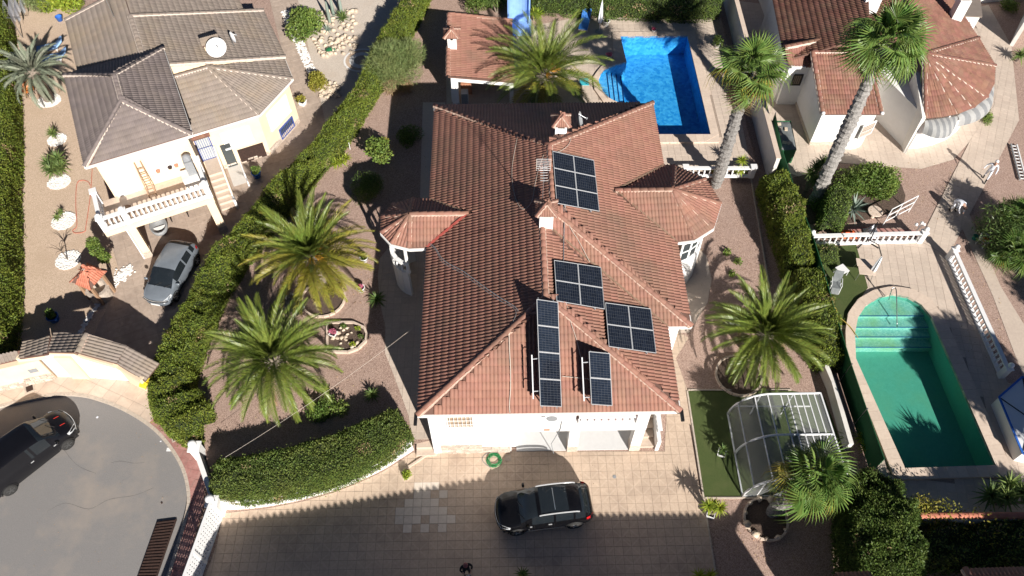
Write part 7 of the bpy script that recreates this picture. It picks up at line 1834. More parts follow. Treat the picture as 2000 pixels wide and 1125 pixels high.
# fallen leaves and grit on the ground
def litter_leaves(label, boxes, n, m, size=.07, z=.03):
    P = []
    for _ in range(n):
        u0, v0, u1, v1, zz = random.choice(boxes); P.append(tuple(G(random.uniform(u0, u1), random.uniform(v0, v1), zz + z)))
    P = np.array(P); N = np.tile(np.array((0.,0.,1.)), (n, 1)); V, Q = leaf_quads(P, N, size, .5, .35, 0)
    o = ob('leaf_litter', npmesh('leaf_litter', V, Q, m)); tag(o, label, 'leaves', kind='stuff')
litter_leaves('dry leaves scattered over the middle garden gravel', [(480,600,740,820,LU),(640,380,740,600,LU),(690,60,840,330,LU)], 900, LF['dead'], .07)
litter_leaves('dry leaves scattered over the side garden gravel', [(1350,480,1480,740,0),(1410,990,1620,1110,0),(1770,300,1880,430,0),(1860,470,1960,700,0)], 800, LF['dead'], .07)
litter_leaves('small leaves blown over the driveway and street', [(440,1000,1380,1110,0.0),(860,900,1370,960,0.0),(60,830,340,1110,0.0)], 420, LF['dead'], .045, .02)
# ================================================================ CARS
def car_paint(name, c, rough=.28, metal=.4):
    return mat(name, c, rough, tuple(x*1.15 for x in c), 3.0, metal=metal, spec=.35, coat=.25)
CG = mat('car_glass', (0.012,0.016,0.02), .04, (0.016,0.02,0.024), 3, spec=.7)
LAMP = mat('headlamp_glass', (0.45,0.47,0.5), .08, (0.6,0.62,0.64), 20, spec=.7)
TAIL = mat('tail_lamp', (0.40,0.008,0.012), .15, (0.5,0.015,0.02), 12, spec=.6)
CHROME = mat('chrome', (0.66,0.67,0.68), .2, (0.60,0.61,0.62), 9, metal=.35)
RIM = mat('alloy_rim', (0.55,0.56,0.57), .3, (0.62,0.63,0.64), 10, metal=.8)
def cubic(xs, ys):
    xs = np.array(xs, float); ys = np.array(ys, float)
    def f(x):
        x = np.clip(x, xs[0], xs[-1]); i = int(np.clip(np.searchsorted(xs, x) - 1, 0, len(xs) - 2)); t = (x - xs[i])/(xs[i+1] - xs[i])
        def sl(k):
            if k <= 0 or k >= len(xs) - 1: k = min(max(k, 1), len(xs) - 2)
            a = (ys[k] - ys[k-1])/(xs[k] - xs[k-1]); b = (ys[k+1] - ys[k])/(xs[k+1] - xs[k])
            return 0.0 if a*b <= 0 else 2*a*b/(a + b)
        h = xs[i+1] - xs[i]; m0, m1 = sl(i)*h, sl(i+1)*h
        return (2*t**3-3*t**2+1)*ys[i] + (t**3-2*t**2+t)*m0 + (-2*t**3+3*t**2)*ys[i+1] + (t**3-t**2)*m1
    return f
def car(label, M4, paint, L, W, top, belt, plan, xc, xw, xr, xe, wheels, wr=.34, rails=None, sunroof=None, rim=RIM, roofm=None, stripes=None, pillars=(0.0,), door_cuts=(0.0,), number_plate=None, side_from=None, tail_px=.0, side_to=None):
    """loft body. x forward. top: roof/bonnet height by x; belt: shoulder height by x; plan: half width by x.
    xc cowl, xw windscreen top, xr rear edge of roof, xe foot of the rear window"""
    t = thing('car', M4.translation, label, 'car')
    ft, fb_, fw_ = cubic(*top), cubic(*belt), cubic(*plan)
    nx = 64; X = [L/2 - L*(1 - math.cos(math.pi*i/nx))/2*1.0 for i in range(nx + 1)]
    X = sorted(set([round(x, 4) for x in X] + [xc, xw, xr, xe]), reverse=True)
    prof = []
    for x in X:
        w = fw_(x); zt = ft(x); zb = min(fb_(x), zt - .02); gh = max(0, min(1, (zt - zb)/.42))
        sill = .26 + .10*max(0, abs(x)/(L/2) - .82)/.18
        rw = w*(.86 - .10*gh)                                     # roof edge half width
        drop = .05 + .03*gh
        prof.append([(w*.93, sill), (w*.99, sill + .14), (w, .62*zb + .08), (w*.975, zb - .05), (w*.945, zb), (w*.945*(.62) + rw*.38, zb + (zt - drop - zb)*.42), (rw, zt - drop), (rw*.86, zt - .025), (rw*.5, zt - .006), (0, zt)])
    m = len(prof[0]); V = []
    for x, P in zip(X, prof):
        V += [(x, y, z) for y, z in P] + [(x, -y, z) for y, z in P[:-1][::-1]]
    k = 2*m - 1
    sets = {}
    def cls(i, j):
        xm = (X[i] + X[i+1])/2; jj = j if j < m - 1 else k - 2 - j      # mirrored row
        if jj in (6, 7, 8):
            if xw <= xm <= xc: return 'windscreen'
            if xe <= xm <= xr: return 'rear_window'
            if sunroof and jj in (7, 8) and sunroof[1] <= xm <= sunroof[0]: return 'sunroof'
            if jj in (7, 8) and stripes and xm > xc and False: return 'bonnet'
            return 'bonnet' if xm > xc else ('roof' if xm > xr else 'body')
        if jj in (4, 5):
            sf = side_from if side_from is not None else xc - .25; st = side_to if side_to is not None else xe + .18
            if st <= xm <= sf and not any(abs(xm - p) < .06 for p in pillars): return 'side_window_r' if j >= m - 1 else 'side_window_l'
            return 'body'
        return 'body'
    F = {}
    for i in range(len(X) - 1):
        for j in range(k - 1):
            F.setdefault(cls(i, j), []).append((i*k + j, i*k + j + 1, (i+1)*k + j + 1, (i+1)*k + j))
    F['body'].append(tuple(range(k - 1, -1, -1))); F['body'].append(tuple((len(X)-1)*k + j for j in range(k)))
    for nm, fs in F.items():
        used = sorted({q for f in fs for q in f}); mp = {q: a for a, q in enumerate(used)}
        me = mesh(nm, [V[q] for q in used], [tuple(mp[q] for q in f) for f in fs], CG if ('win' in nm or nm == 'sunroof') else (roofm if nm == 'roof' and roofm else paint), True)
        base = {'side_window_r': 'side_window', 'side_window_l': 'side_window'}.get(nm, nm)
        ob(base, me, t, M4)
    def add(nm, mb, m_, smooth=False, parent=None): return ob(nm, mb.mesh(nm, m_, smooth), parent or t, M4)
    # underbody, wheels
    add('underbody', MB().box((-L*.44, -W*.42, .16), (L*.44, W*.42, .34)), MT['black'])
    for wx in wheels:
        for s in (-1, 1):
            yw = fw_(wx)*.985*s
            tyre = MB().lathe([(wr*.62, -.11), (wr*.95, -.11), (wr, -.07), (wr, .07), (wr*.95, .11), (wr*.62, .11)], 22)
            R = M4 @ Matrix.Translation((wx, yw - s*.06, wr)) @ Matrix.Rotation(-s*math.pi/2, 4, 'X')
            wh = ob('wheel', tyre.mesh('wheel', MT['rubber'], True), t, R)
            rm = MB().lathe([(wr*.64, .07), (wr*.66, .105), (wr*.58, .112), (wr*.55, .07), (wr*.2, .06)], 22)
            for q in range(5):
                a = q*2*math.pi/5; d = Vector((math.cos(a), math.sin(a), 0)); rm.bar(d*wr*.08 + Vector((0,0,.10)), d*wr*.58 + Vector((0,0,.10)), wr*.17, .03)
            rm.lathe([(.01,.10),(wr*.14,.10),(wr*.12,.13),(.01,.13)], 10)
            ob('rim', rm.mesh('rim', rim), wh, R)
            ar = MB(); pts = [(wx + math.cos(a)*(wr + .055), yw*1.008, wr + math.sin(a)*(wr + .055)) for a in [math.pi*q/12 for q in range(13)]]; ar.tube(pts, .035, 5); add('wheel_arch', ar, MT['black'])
    # lamps
    for s in (-1, 1):
        xf = L/2 - .33; wf = fw_(xf)
        pts = []
        for f, zz in ((0, .02), (.33, .015), (.66, .01), (1, 0)):
            x = L/2 - .10 - .50*f; w_ = fw_(x); zt_ = min(ft(x) - .055, fb_(x) - .015)
            pts += [Vector((x, s*w_*(.80 + .165*f), zt_ + .025)), Vector((x + .03, s*w_*(.93 + .06*f), zt_ - .13))]
        mb = MB(); fc = [(2*q, 2*q+1, 2*q+3, 2*q+2) for q in range(3)]; mb.add([p + Vector((.012, s*.014, .012)) for p in pts], fc if s > 0 else [f[::-1] for f in fc]); add('headlight', mb, LAMP)
        pts = []
        for f in (0, .5, 1):
            x = -L/2 + .06 + .34*f; w_ = fw_(x); zz = fb_(x) - .03 + tail_px
            pts += [Vector((x, s*w_*(.80 + .165*min(1, f*1.6)), zz + .06)), Vector((x - .02, s*w_*(.86 + .135*min(1, f*1.6)), zz - .16))]
        mb = MB(); fc = [(0,1,3,2), (2,3,5,4)]; mb.add([p + Vector((-.014, s*.016, .010)) for p in pts], fc if s < 0 else [f[::-1] for f in fc]); add('tail_light', mb, TAIL)
        # mirror, handles, door seams
        xm = xc - .32; mb = MB().lathe([(.02,-.10),(.07,-.08),(.09,0),(.07,.08),(.02,.10)], 8); mi = ob('mirror', mb.mesh('mirror', paint, True), t, M4 @ Matrix.Translation((xm, s*(fw_(xm) + .10), fb_(xm) + .07)) @ Matrix.Rotation(math.pi/2, 4, 'X') @ Matrix.Diagonal((.75,1,1.1,1)))
        for q in door_cuts:
            pts_ = [(q, s*(fw_(q)*f + .004), z) for f, z in ((.985, .40), (1.0, .62*fb_(q) + .08), (.978, fb_(q) - .05))]; add('door_seam', MB().tube(pts_, .008, 4), MT['black'])
            add('door_handle', MB().box((q + .10, s*fw_(q)*.99 - .02, fb_(q)*.86), (q + .26, s*fw_(q)*.99 + .025, fb_(q)*.86 + .03)), CHROME)
        add('sill_trim', MB().tube([(wheels[0] - wr - .1, s*fw_(0)*.955, .30), (wheels[1] + wr + .1, s*fw_(0)*.955, .30)], .025, 5), rim if rails else MT['black'])
        if rails:
            pts_ = [(x, s*(fw_(x)*.76 - .01), ft(x) - .045 + (.035 if rails[1] + .1 < x < rails[0] - .1 else 0)) for x in np.linspace(rails[0], rails[1], 14)]; add('roof_rail', MB().tube(pts_, .032, 6), CHROME)
    # grille and wipers
    gpts = [(L/2 - .02 - .16*(f*2-1)**2*1.2, W*.42*(f*2-1), .70) for f in [i/10 for i in range(11)]]
    add('grille', MB().tube([(x + .02, y, z - .04) for x, y, z in gpts], .05, 6), MT['black']); add('grille_trim', MB().tube([(x + .035, y, z + .035) for x, y, z in gpts], .016, 5), CHROME)
    for y in (-.25, .32): add('wiper', MB().tube([(xc + .06, y, ft(xc) + .03), (xc - .18, y + .38, ft(xc - .18) + .02)], .012, 4), MT['black'])
    if sunroof:
        xm = (sunroof[0] + sunroof[1])/2; add('sunroof_bar', MB().tube([(xm, y, ft(xm) - .0 + .004 - .02*(abs(y)/.5)**2) for y in (-.5,-.25,0,.25,.5)], .014, 4), RIM)
    if number_plate: add('number_plate', MB().box((L/2 - .01, -.26, .36), (L/2 + .015, .26, .47)), MT['paint'])
    if stripes:
        for y in (-.28, .28):
            pts_ = [(x, y, ft(x) + .006) for x in np.linspace(xc + .25, L/2 - .35, 8)]; add('bonnet_stripe', MB().tube(pts_, .014, 4), stripes)
    add('rear_wiper', MB().tube([(xe + .05, 0, ft(xe) + .03), (xe + .12, .35, ft(xe + .12) + .02)], .010, 4), MT['black'])
    return t
def place(front_px, rear_px, z=.6):
    a, b = G(*front_px, z), G(*rear_px, z); d = a - b; c = (a + b)/2
    return Matrix.Translation((c.x, c.y, 0.02)) @ Matrix.Rotation(math.atan2(d.y, d.x), 4, 'Z')
# black sport-utility car on the driveway
L = 4.41
car('black sport utility car with silver roof rails parked on the tiled driveway', place((968,1003), (1154,980), .65), car_paint('black_car_paint', (0.004,0.004,0.005), .22, 0.0), L, 1.82,
    ([-2.21,-2.16,-1.95,-1.65,-1.2,-.4,.30,.75,1.12,1.28,1.6,1.95,2.12,2.21], [.86,1.02,1.22,1.50,1.62,1.67,1.63,1.45,1.15,1.08,1.02,.92,.80,.66]),
    ([-2.21,-2.0,-1.0,.2,1.1,1.7,2.1,2.21], [.92,1.08,1.10,1.04,.99,.92,.78,.60]),
    ([-2.21,-2.15,-1.95,-1.5,0,1.3,1.8,2.08,2.17,2.21], [.58,.74,.84,.90,.91,.90,.84,.66,.52,.40]),
    1.14, .38, -1.62, -2.02, (1.33, -1.31), .35, rails=(.30,-1.5), sunroof=(.20,-1.05), pillars=(-.35,-1.25), door_cuts=(.55,-.35,), side_from=.62, side_to=-1.75)
# grey hatchback on the left driveway
L = 4.08
car('grey hatchback with its nose towards the street in front of the carport', place((300,594), (368,476), .6), car_paint('grey_car_paint', (0.175,0.20,0.23), .35, .25), L, 1.70,
    ([-2.04,-1.98,-1.82,-1.5,-1.0,-.3,.25,.7,1.15,1.30,1.6,1.85,2.0,2.04], [.80,.98,1.20,1.42,1.49,1.51,1.46,1.26,.98,.94,.87,.78,.66,.55]),
    ([-2.04,-1.8,-1.0,.2,1.1,1.6,1.95,2.04], [.86,1.02,1.00,.94,.89,.82,.68,.52]),
    ([-2.04,-1.98,-1.8,-1.4,0,1.2,1.7,1.92,2.0,2.04], [.52,.68,.78,.84,.85,.83,.76,.58,.46,.36]),
    1.18, .28, -1.42, -1.86, (1.26, -1.25), .31, pillars=(-.42,-1.2), door_cuts=(.45,), number_plate=True, side_from=.72, side_to=-1.55)
# black van on the cul-de-sac
L = 4.9
VP = place((148,806), (-60,966), .75)
car('black van with a sun visor behind its windscreen parked in the cul-de-sac', VP, car_paint('black_van_paint', (0.006,0.006,0.008), .3, 0.0), L, 1.90,
    ([-2.45,-2.40,-2.25,-1.6,-.4,.4,.85,1.2,1.62,1.75,2.0,2.25,2.40,2.45], [1.3,1.70,1.80,1.83,1.83,1.80,1.72,1.45,1.13,1.08,1.0,.90,.76,.62]),
    ([-2.45,-2.2,-1,.3,1.3,1.9,2.35,2.45], [1.15,1.18,1.16,1.12,1.02,.94,.78,.6]),
    ([-2.45,-2.40,-2.2,-1.5,0,1.4,2.0,2.28,2.40,2.45], [.70,.86,.92,.95,.95,.93,.86,.68,.52,.42]),
    1.62, .80, -2.30, -2.42, (1.55, -1.45), .33, rim=mat('dark_rim', (0.05,0.05,0.05), .5, (0.07,0.07,0.07), 9), stripes=mat('red_pinstripe', (.6,.03,.02), .4, (.55,.03,.02), 9), pillars=(.25,), door_cuts=(1.0,-.15), side_from=1.05, side_to=.10, sunroof=None)
# ================================================================ PEOPLE
def skinned(name, joints, bones, mats, pick, M4, parent, sub=2):
    """one continuous body grown round a posed skeleton. joints: name -> (pos, radius)"""
    names = list(joints); ix = {n: i for i, n in enumerate(names)}
    me = bpy.data.meshes.new(name); me.from_pydata([joints[n][0] for n in names], [(ix[a], ix[b]) for a, b in bones], []); me.update()
    o = bpy.data.objects.new(name, me); COL.objects.link(o)
    sk = o.modifiers.new('skin', 'SKIN'); sv = me.skin_vertices[0].data
    for n in names:
        r = joints[n][1]; sv[ix[n]].radius = (r, r) if not hasattr(r, '__len__') else r
    sv[ix['pelvis']].use_root = True
    o.modifiers.new('sub', 'SUBSURF').levels = sub
    dg = bpy.context.evaluated_depsgraph_get(); dg.update()
    ev = bpy.data.meshes.new_from_object(o.evaluated_get(dg)); bpy.data.objects.remove(o)
    ev.name = name
    ev.materials.clear()
    for m in mats: ev.materials.append(m)
    J = np.array([joints[n][0] for n in names])
    for p in ev.polygons:
        c = np.array(p.center); k = names[int(np.argmin(((J - c)**2).sum(1)))]; p.material_index = pick(k, c); p.use_smooth = True
    return ob(name, ev, parent, M4)
def person(label, pos, rotz, J, pick, mats, hair=None, extra=None, name='person'):
    M4 = Matrix.Translation(Vector(pos)) @ Matrix.Rotation(rotz, 4, 'Z')
    t = thing(name, pos, label, 'person', rotz=rotz)
    B = [('pelvis','spine'),('spine','chest'),('chest','neck'),('neck','head'),('head','crown')]
    for s in 'lr':
        B += [('chest','sh_'+s),('sh_'+s,'el_'+s),('el_'+s,'wr_'+s),('wr_'+s,'hand_'+s),('pelvis','hip_'+s),('hip_'+s,'kn_'+s),('kn_'+s,'an_'+s),('an_'+s,'toe_'+s)]
        for q in range(4):
            if f'f{q}_{s}' in J: B.append(('hand_'+s, f'f{q}_{s}'))
    skinned('body', J, B, mats, pick, M4, t)
    h = Vector(J['head'][0]); cr = Vector(J['crown'][0]); ax = (cr - h).normalized()
    if hair:
        b = MB(); R = Matrix.Translation((h + cr)/2 + Vector((0, .012, .0))) @ ax.to_track_quat('Z', 'Y').to_matrix().to_4x4()
        V = []; F = []; n = 12
        for i in range(7):
            th = math.pi*.60*i/6
            for k in range(n): V.append((math.sin(th)*.108*math.cos(2*math.pi*k/n), math.sin(th)*.122*math.sin(2*math.pi*k/n), math.cos(th)*.118 + .015))
        for i in range(6):
            for k in range(n): F.append((i*n + k, i*n + (k+1) % n, (i+1)*n + (k+1) % n, (i+1)*n + k))
        ob('hair', mesh('hair', V, F, hair, True), t, M4 @ R)
    face = MB(); f0 = h + ax*.06 + Vector((0,-.098,0))
    face.lathe([(.004,0),(.014,.01),(.010,.04)], 6, f0); ob('nose', face.mesh('nose', MT['skin'], True), t, M4)
    for s in (-1, 1): ob('eye', MB().lathe([(.002,-.01),(.012,0),(.002,.01)], 6, h + ax*.085 + Vector((s*.034,-.092,0))).mesh('eye', MT['black'], True), t, M4)
    if extra: extra(t, M4)
    return t
def standing(lean=0.0, arms=None, feet=((.10,0),(-.10,0)), knee=.03, tw=0.0, head=(0,-.03,0)):
    """upright adult, 1.72 m, facing -y"""
    f = lambda x, y, z: (x, y - lean*max(0, z - .95), z)
    J = {'pelvis': (f(0,0,.96), .145), 'spine': (f(0,0,1.12), .125), 'chest': (f(0,0,1.33), (.15,.12)), 'neck': (f(0,-.01,1.49), .055), 'head': (f(head[0],-.02+head[1],1.56), .085), 'crown': (f(head[0],-.025+head[1]*1.5,1.69), .072)}
    for s, n in ((1, 'l'), (-1, 'r')):
        J['sh_'+n] = (f(s*.19,0,1.42), .062); J['hip_'+n] = ((s*.09,0,.90), .095)
        fx, fy = feet[0] if s > 0 else feet[1]
        J['kn_'+n] = ((s*.04 + fx*.7, fy*.5 - knee, .49), .062); J['an_'+n] = ((fx, fy, .09), .045); J['toe_'+n] = ((fx, fy - .17, .04), .036)
        el, wr, hd = (arms or {}).get(n, ((s*.24,.0,1.14), (s*.24,-.10,.92), (s*.23,-.14,.84)))
        J['el_'+n] = (f(*el), .045); J['wr_'+n] = (f(*wr), .030); J['hand_'+n] = (f(*hd), .030)
        w, h_ = Vector(f(*wr)), Vector(f(*hd)); d = (h_ - w).normalized(); sd = d.cross(Vector((s,0,0))).normalized() if abs(d.x) < .9 else Vector((0,0,1))
        for q in range(4): J[f'f{q}_{n}'] = (tuple(h_ + d*(.075 - .012*abs(q-1.4)) + sd*(.018*(q-1.5))), .010)
    return J
def cloth_pick(top, legs, shoes, sleeve_long=False):
    def p(k, c):
        if k in ('head','crown','neck'): return 0
        if k.startswith(('hand','f0','f1','f2','f3')): return 0
        if k.startswith(('wr',)): return 1 if sleeve_long else 0
        if k.startswith(('toe','an')): return 3
        if k.startswith(('kn','hip','pelvis')): return 2
        return 1
    return p
MTS = [MT['skin'], MT['shirt_black'], MT['jeans'], MT['black']]
# person flying the drone, looking up, remote control in both hands
arms = {'l': ((.27,-.06,1.16), (.13,-.30,1.20), (.07,-.35,1.23)), 'r': ((-.27,-.06,1.16), (-.13,-.30,1.20), (-.07,-.35,1.23))}
def remote(t, M4):
    o = thing('remote_control', (M4 @ Vector((0,-.40,1.24)))[:], 'pale remote control held by the person in black', 'remote control')
    MB().box((-.09,-.44,1.22),(.09,-.36,1.25)).obj('body', MT['dish'], o, M4); MB().box((-.08,-.52,1.25),(.08,-.44,1.262)).obj('phone', MT['black'], o, M4)
    for s in (-.07, .07): MB().tube([(s,-.42,1.25),(s,-.48,1.36)], .006, 5).obj('aerial', MT['black'], o, M4)
person('person in a black shirt and dark trousers holding a remote control on the driveway', G(912,1122) + Vector((0,0,.02)), math.radians(20), standing(.04, arms, ((.12,-.02),(-.10,.05)), head=(0,-.02,0)), cloth_pick(1,2,3), MTS, MT['pinkhair'], remote)
MTW = [MT['skin'], MT['overall'], MT['overall'], MT['black']]
arms = {'l': ((.30,-.10,1.16), (.30,-.30,1.0), (.30,-.36,.94)), 'r': ((-.33,.02,1.18), (-.40,-.14,.98), (-.42,-.20,.92))}
def cap(t, M4): MB().lathe([(.105,1.615),(.112,1.66),(.09,1.735),(.02,1.76)], 12, (0,-.06,0)).obj('cap', MT['paint'], t, M4, smooth=True)
person('worker in white overalls and white cap walking down the neighbour path', G(1921,352) + Vector((0,0,.03)), math.radians(-32), standing(.18, arms, ((.10,-.22),(-.08,.24)), .05), cloth_pick(1,2,3,True), MTW, None, cap)
# second worker bent over, arms hanging to the ground
J = standing(0, None, ((.14,-.05),(-.14,.12)), .10)
J.update({'pelvis': ((0,.10,.86), .145), 'spine': ((0,-.08,.95), .13), 'chest': ((0,-.30,.98), (.15,.13)), 'neck': ((0,-.45,.95), .055), 'head': ((0,-.53,.91), .085), 'crown': ((0,-.63,.84), .072)})
for s, n in ((1,'l'),(-1,'r')):
    J['hip_'+n] = ((s*.10,.10,.82), .095); J['sh_'+n] = ((s*.20,-.34,.95), .062); J['el_'+n] = ((s*.25,-.44,.68), .045); J['wr_'+n] = ((s*.16,-.56,.45), .030); J['hand_'+n] = ((s*.13,-.60,.37), .030)
    for q in range(4): J[f'f{q}_{n}'] = ((s*.13 + .018*(q-1.5), -.62, .30 + .01*abs(q-1.4)), .010)
person('worker in white overalls bending over on the neighbour path', G(1858,412) + Vector((0,0,.03)), math.radians(25), J, cloth_pick(1,2,3,True), MTW, MT['rust'])
# ================================================================ CLEAR POOL COVER ON THE LAWN
t = thing('pool_cover', G(1520,880), 'arched white framed pool cover with clear plastic sheets on the lawn', 'pool cover')
a0, a2 = G(1421,809), G(1450,969); bx = 14.72
def arch(f):
    s = a0*(1-f) + a2*f; pts = []
    W_ = bx + .28*f - s.x; Hh = 2.25
    for i in range(17):
        q = i/16
        if q < .55: th = math.pi/2*q/.55; x = (1 - math.cos(th))*.42*W_; z = Hh*math.sin(th)**.9*.97
        else: x = .42*W_ + (q - .55)/.45*.58*W_; z = Hh*(.97 + .03*(q - .55)/.45)
        pts.append(Vector((s.x + x, s.y, .03 + z)))
    return pts
AR = [arch(f) for f in (0, .5, 1.0)]
for A in AR: MB().tube(A, .055, 8).obj('arch', MT['alu'], t, smooth=True)
MB().bar(AR[0][0], AR[2][0], .07, .07).obj('ground_rail', MT['alu'], t); MB().bar(AR[0][-1], AR[2][-1], .07, .10).obj('wall_rail', MT['alu'], t)
for i in (3, 6, 8, 10, 11, 12, 13, 14, 15):
    for k in (0, 1): MB().bar(AR[k][i], AR[k+1][i], .05, .045).obj('purlin', MT['alu'], t)
for k in (0, 1):
    for i0, i1 in ((0,3),(3,6),(6,8),(8,10),(10,11),(11,12),(12,13),(13,14),(14,15),(15,16)):
        V = []; 
        for i in range(i0, i1 + 1): V += [AR[k][i] + Vector((0,.02,0)), AR[k+1][i] - Vector((0,.02,0))]
        ob('plastic_sheet', mesh('plastic_sheet', V, [(2*j, 2*j+1, 2*j+3, 2*j+2) for j in range(i1 - i0)], MT['panel'], True), t)
e0 = AR[2]; V = [e0[i] for i in range(17)] + [Vector((e0[-1].x, e0[-1].y, .03))]; ob('end_sheet', mesh('end_sheet', V, [tuple(range(18))], MT['panel']), t)
for i in (5, 9, 13): MB().bar(Vector((e0[i].x, e0[i].y, .03)), e0[i], .045).obj('end_post', MT['alu'], t)
MB().bar(e0[0], Vector((e0[-1].x, e0[-1].y, .05)), .05).obj('end_rail', MT['alu'], t)
b0 = AR[0]; MB().bar(Vector((b0[2].x, b0[2].y, b0[2].z)), Vector((b0[-1].x, b0[-1].y, b0[2].z)), .05).obj('end_rail', MT['alu'], t)
for i in (7, 12): MB().bar(Vector((b0[i].x, b0[i].y, .03)), b0[i], .05).obj('end_post', MT['alu'], t)

# ================================================================ SMALL THINGS
def lounger_chair(label, p, rz):
    M4 = Matrix.Translation(Vector(p)) @ Matrix.Rotation(rz, 4, 'Z'); t = thing('garden_chair', p, label, 'chair')
    MB().box((-.24,-.22,.40),(.24,.24,.43)).obj('seat', MT['tarp'], t, M4); MB().bar((0,.24,.42),(0,.50,1.08), .46, .03).obj('backrest', MT['tarp'], t, M4); MB().bar((0,-.22,.41),(0,-.42,.12), .44, .03).obj('foot_rest', MT['tarp'], t, M4)
    for s in (-.27,.27):
        MB().tube([(s,-.28,0),(s,-.16,.62),(s,.34,.66)], .018, 6).obj('arm', MT['alu'], t, M4); MB().tube([(s,.34,0),(s,-.1,.44)], .016, 6).obj('leg', MT['alu'], t, M4); MB().tube([(s,-.28,0),(s,.2,.44)], .016, 6).obj('leg', MT['alu'], t, M4)
lounger_chair('grey reclining garden chair on the neighbour turf', G(1628,565), math.radians(-14))
t = thing('side_table', G(1638,540), 'small white plastic table beside the reclining chair', 'table'); c = G(1640,535); R = Matrix.Translation(c) @ Matrix.Rotation(.5, 4, 'Z')
MB().box((-.28,-.28,.42),(.28,.28,.46)).obj('top', MT['paint'], t, R)
for x in (-.24,.24):
    for y in (-.24,.24): MB().box((x-.025,y-.025,0),(x+.025,y+.025,.42)).obj('leg', MT['paint'], t, R)
t = thing('garden_table', G(1682,535), 'tan folding table with rounded corners on the neighbour terrace', 'table'); c = G(1683,536); R = Matrix.Translation(c) @ Matrix.Rotation(-.12, 4, 'Z')
MB().box((-.5,.02,.70),(.5,.55,.73)).obj('top_half', MT['coping'], t, R); MB().box((-.45,-.55,.70),(.45,.0,.73)).obj('top_half', MT['coping'], t, R)
for x in (-.42,.42):
    for y in (-.45,.45): MB().tube([(x,y,0),(x*.8,y*.8,.7)], .02, 6).obj('leg', MT['metal'], t, R)
def parasol(label, base, h, tilt, m=MT['cloth'], r=.17, L=1.7):
    t = thing('closed_parasol', base, label, 'parasol'); b = Vector(base); d = Vector((tilt[0], tilt[1], 1)).normalized(); top = b + d*h
    MB().tube([b, top + d*.12], .022, 6).obj('pole', MT['alu'], t); n = 12; V = []; F = []
    for i, (f, rr) in enumerate(((0,.02),(.08,.06),(.45,r*.75),(.8,r*1.1),(1.0,r*.9))):
        for k in range(n):
            a = 2*math.pi*k/n; q = rr*(1 if k % 2 else .62); V.append(top - d*(L*f) + Vector((math.cos(a)*q, math.sin(a)*q, 0)))
    for i in range(4):
        for k in range(n): F.append((i*n+k, i*n+(k+1) % n, (i+1)*n+(k+1) % n, (i+1)*n+k))
    ob('folded_canopy', mesh('folded_canopy', V, F, m), t); MB().lathe([(.28,0),(.28,.06),(.06,.10)], 14, b).obj('base', MT['grey'], t)
parasol('closed white parasol standing beside the blue pool', G(1170,62,LU), 2.5, (0,0,1))
t = thing('hanging_parasol', G(1725,475), 'closed white cantilever parasol on a dark frame over the neighbour terrace', 'parasol'); c = G(1690,470)
MB().tube([G(1690,475), G(1690,475) + Vector((0,0,1.9)), G(1700,470,2.3), G(1716,478,2.35), G(1722,500,2.0)], .03, 6).obj('arm', MT['black'], t)
a, b = G(1722,502,2.0), G(1701,535,.35); n = 10; V = []; F = []
for f, rr in ((0,.05),(.3,.11),(.7,.15),(1,.10)):
    for k in range(n): V.append(a*(1-f) + b*f + Vector((math.cos(.628*k)*rr*(1 if k % 2 else .65), math.sin(.628*k)*rr*(1 if k % 2 else .65), 0)))
for i in range(3):
    for k in range(n): F.append((i*n+k, i*n+(k+1) % n, (i+1)*n+(k+1) % n, (i+1)*n+k))
ob('folded_canopy', mesh('folded_canopy', V, F, MT['cloth']), t)
for e in ((-.6,-.6),(.6,-.6),(-.6,.6),(.6,.6)): MB().bar(c + Vector((0,0,.05)), c + Vector((e[0],e[1],.05)), .06, .05).obj('foot', MT['black'], t)
t = thing('laundry_heap', G(1655,460), 'heap of bright orange red cloth on the red strip', 'cloth'); c = G(1655,459)
def cloth_heap(t, c, rx, ry, h, m, seed, nm='cloth'):
    r_ = np.random.default_rng(seed); n = 14; V = []; F = []
    for j in range(n + 1):
        for i in range(n + 1):
            x, y = i/n*2-1, j/n*2-1; d = max(0, 1 - x*x*.9 - y*y*.9); V.append((c.x + x*rx + r_.normal(0,.02), c.y + y*ry + r_.normal(0,.02), c.z + .03 + h*d*r_.uniform(.4,1.0)))
    for j in range(n):
        for i in range(n): F.append((j*(n+1)+i, j*(n+1)+i+1, (j+1)*(n+1)+i+1, (j+1)*(n+1)+i))
    ob(nm, mesh(nm, V, F, m), t)
cloth_heap(t, c, .50, .30, .35, MT['redcloth'], 3); t = thing('laundry_heap', G(1700,458), 'white and silver sheet draped over a low stand behind the balustrade', 'cloth'); cloth_heap(t, G(1700,457), .38, .38, .75, MT['cloth'], 5)
t = thing('stone_table', G(1703,420), 'round stone table with mosaic top below the agave', 'table'); c = G(1703,424)
MB().lathe([(.12,0),(.10,.45),(.14,.50)], 10, c).obj('pedestal', MT['coping'], t); MB().lathe([(.10,.50),(.42,.50),(.44,.53),(.42,.56),(.01,.57)], 18, c).obj('table_top', MT['coping'], t)
for k in range(8): MB().lathe([(.04,.572),(.035,.575),(.005,.576)], 8, c + Vector((.26*math.cos(k*.785), .26*math.sin(k*.785), 0))).obj('mosaic_spot', MT['gravel_tan'], t)
t = thing('swing_frame', G(1750,410), 'white tubular garden swing frame on the pink gravel', 'swing frame'); w = [G(1724,440), G(1773,413), G(1783,376,1.4), G(1720,403,1.4)]
lo = [G(1724,440), G(1774,414)]; up = [p + Vector((0,0,1.45)) for p in lo]
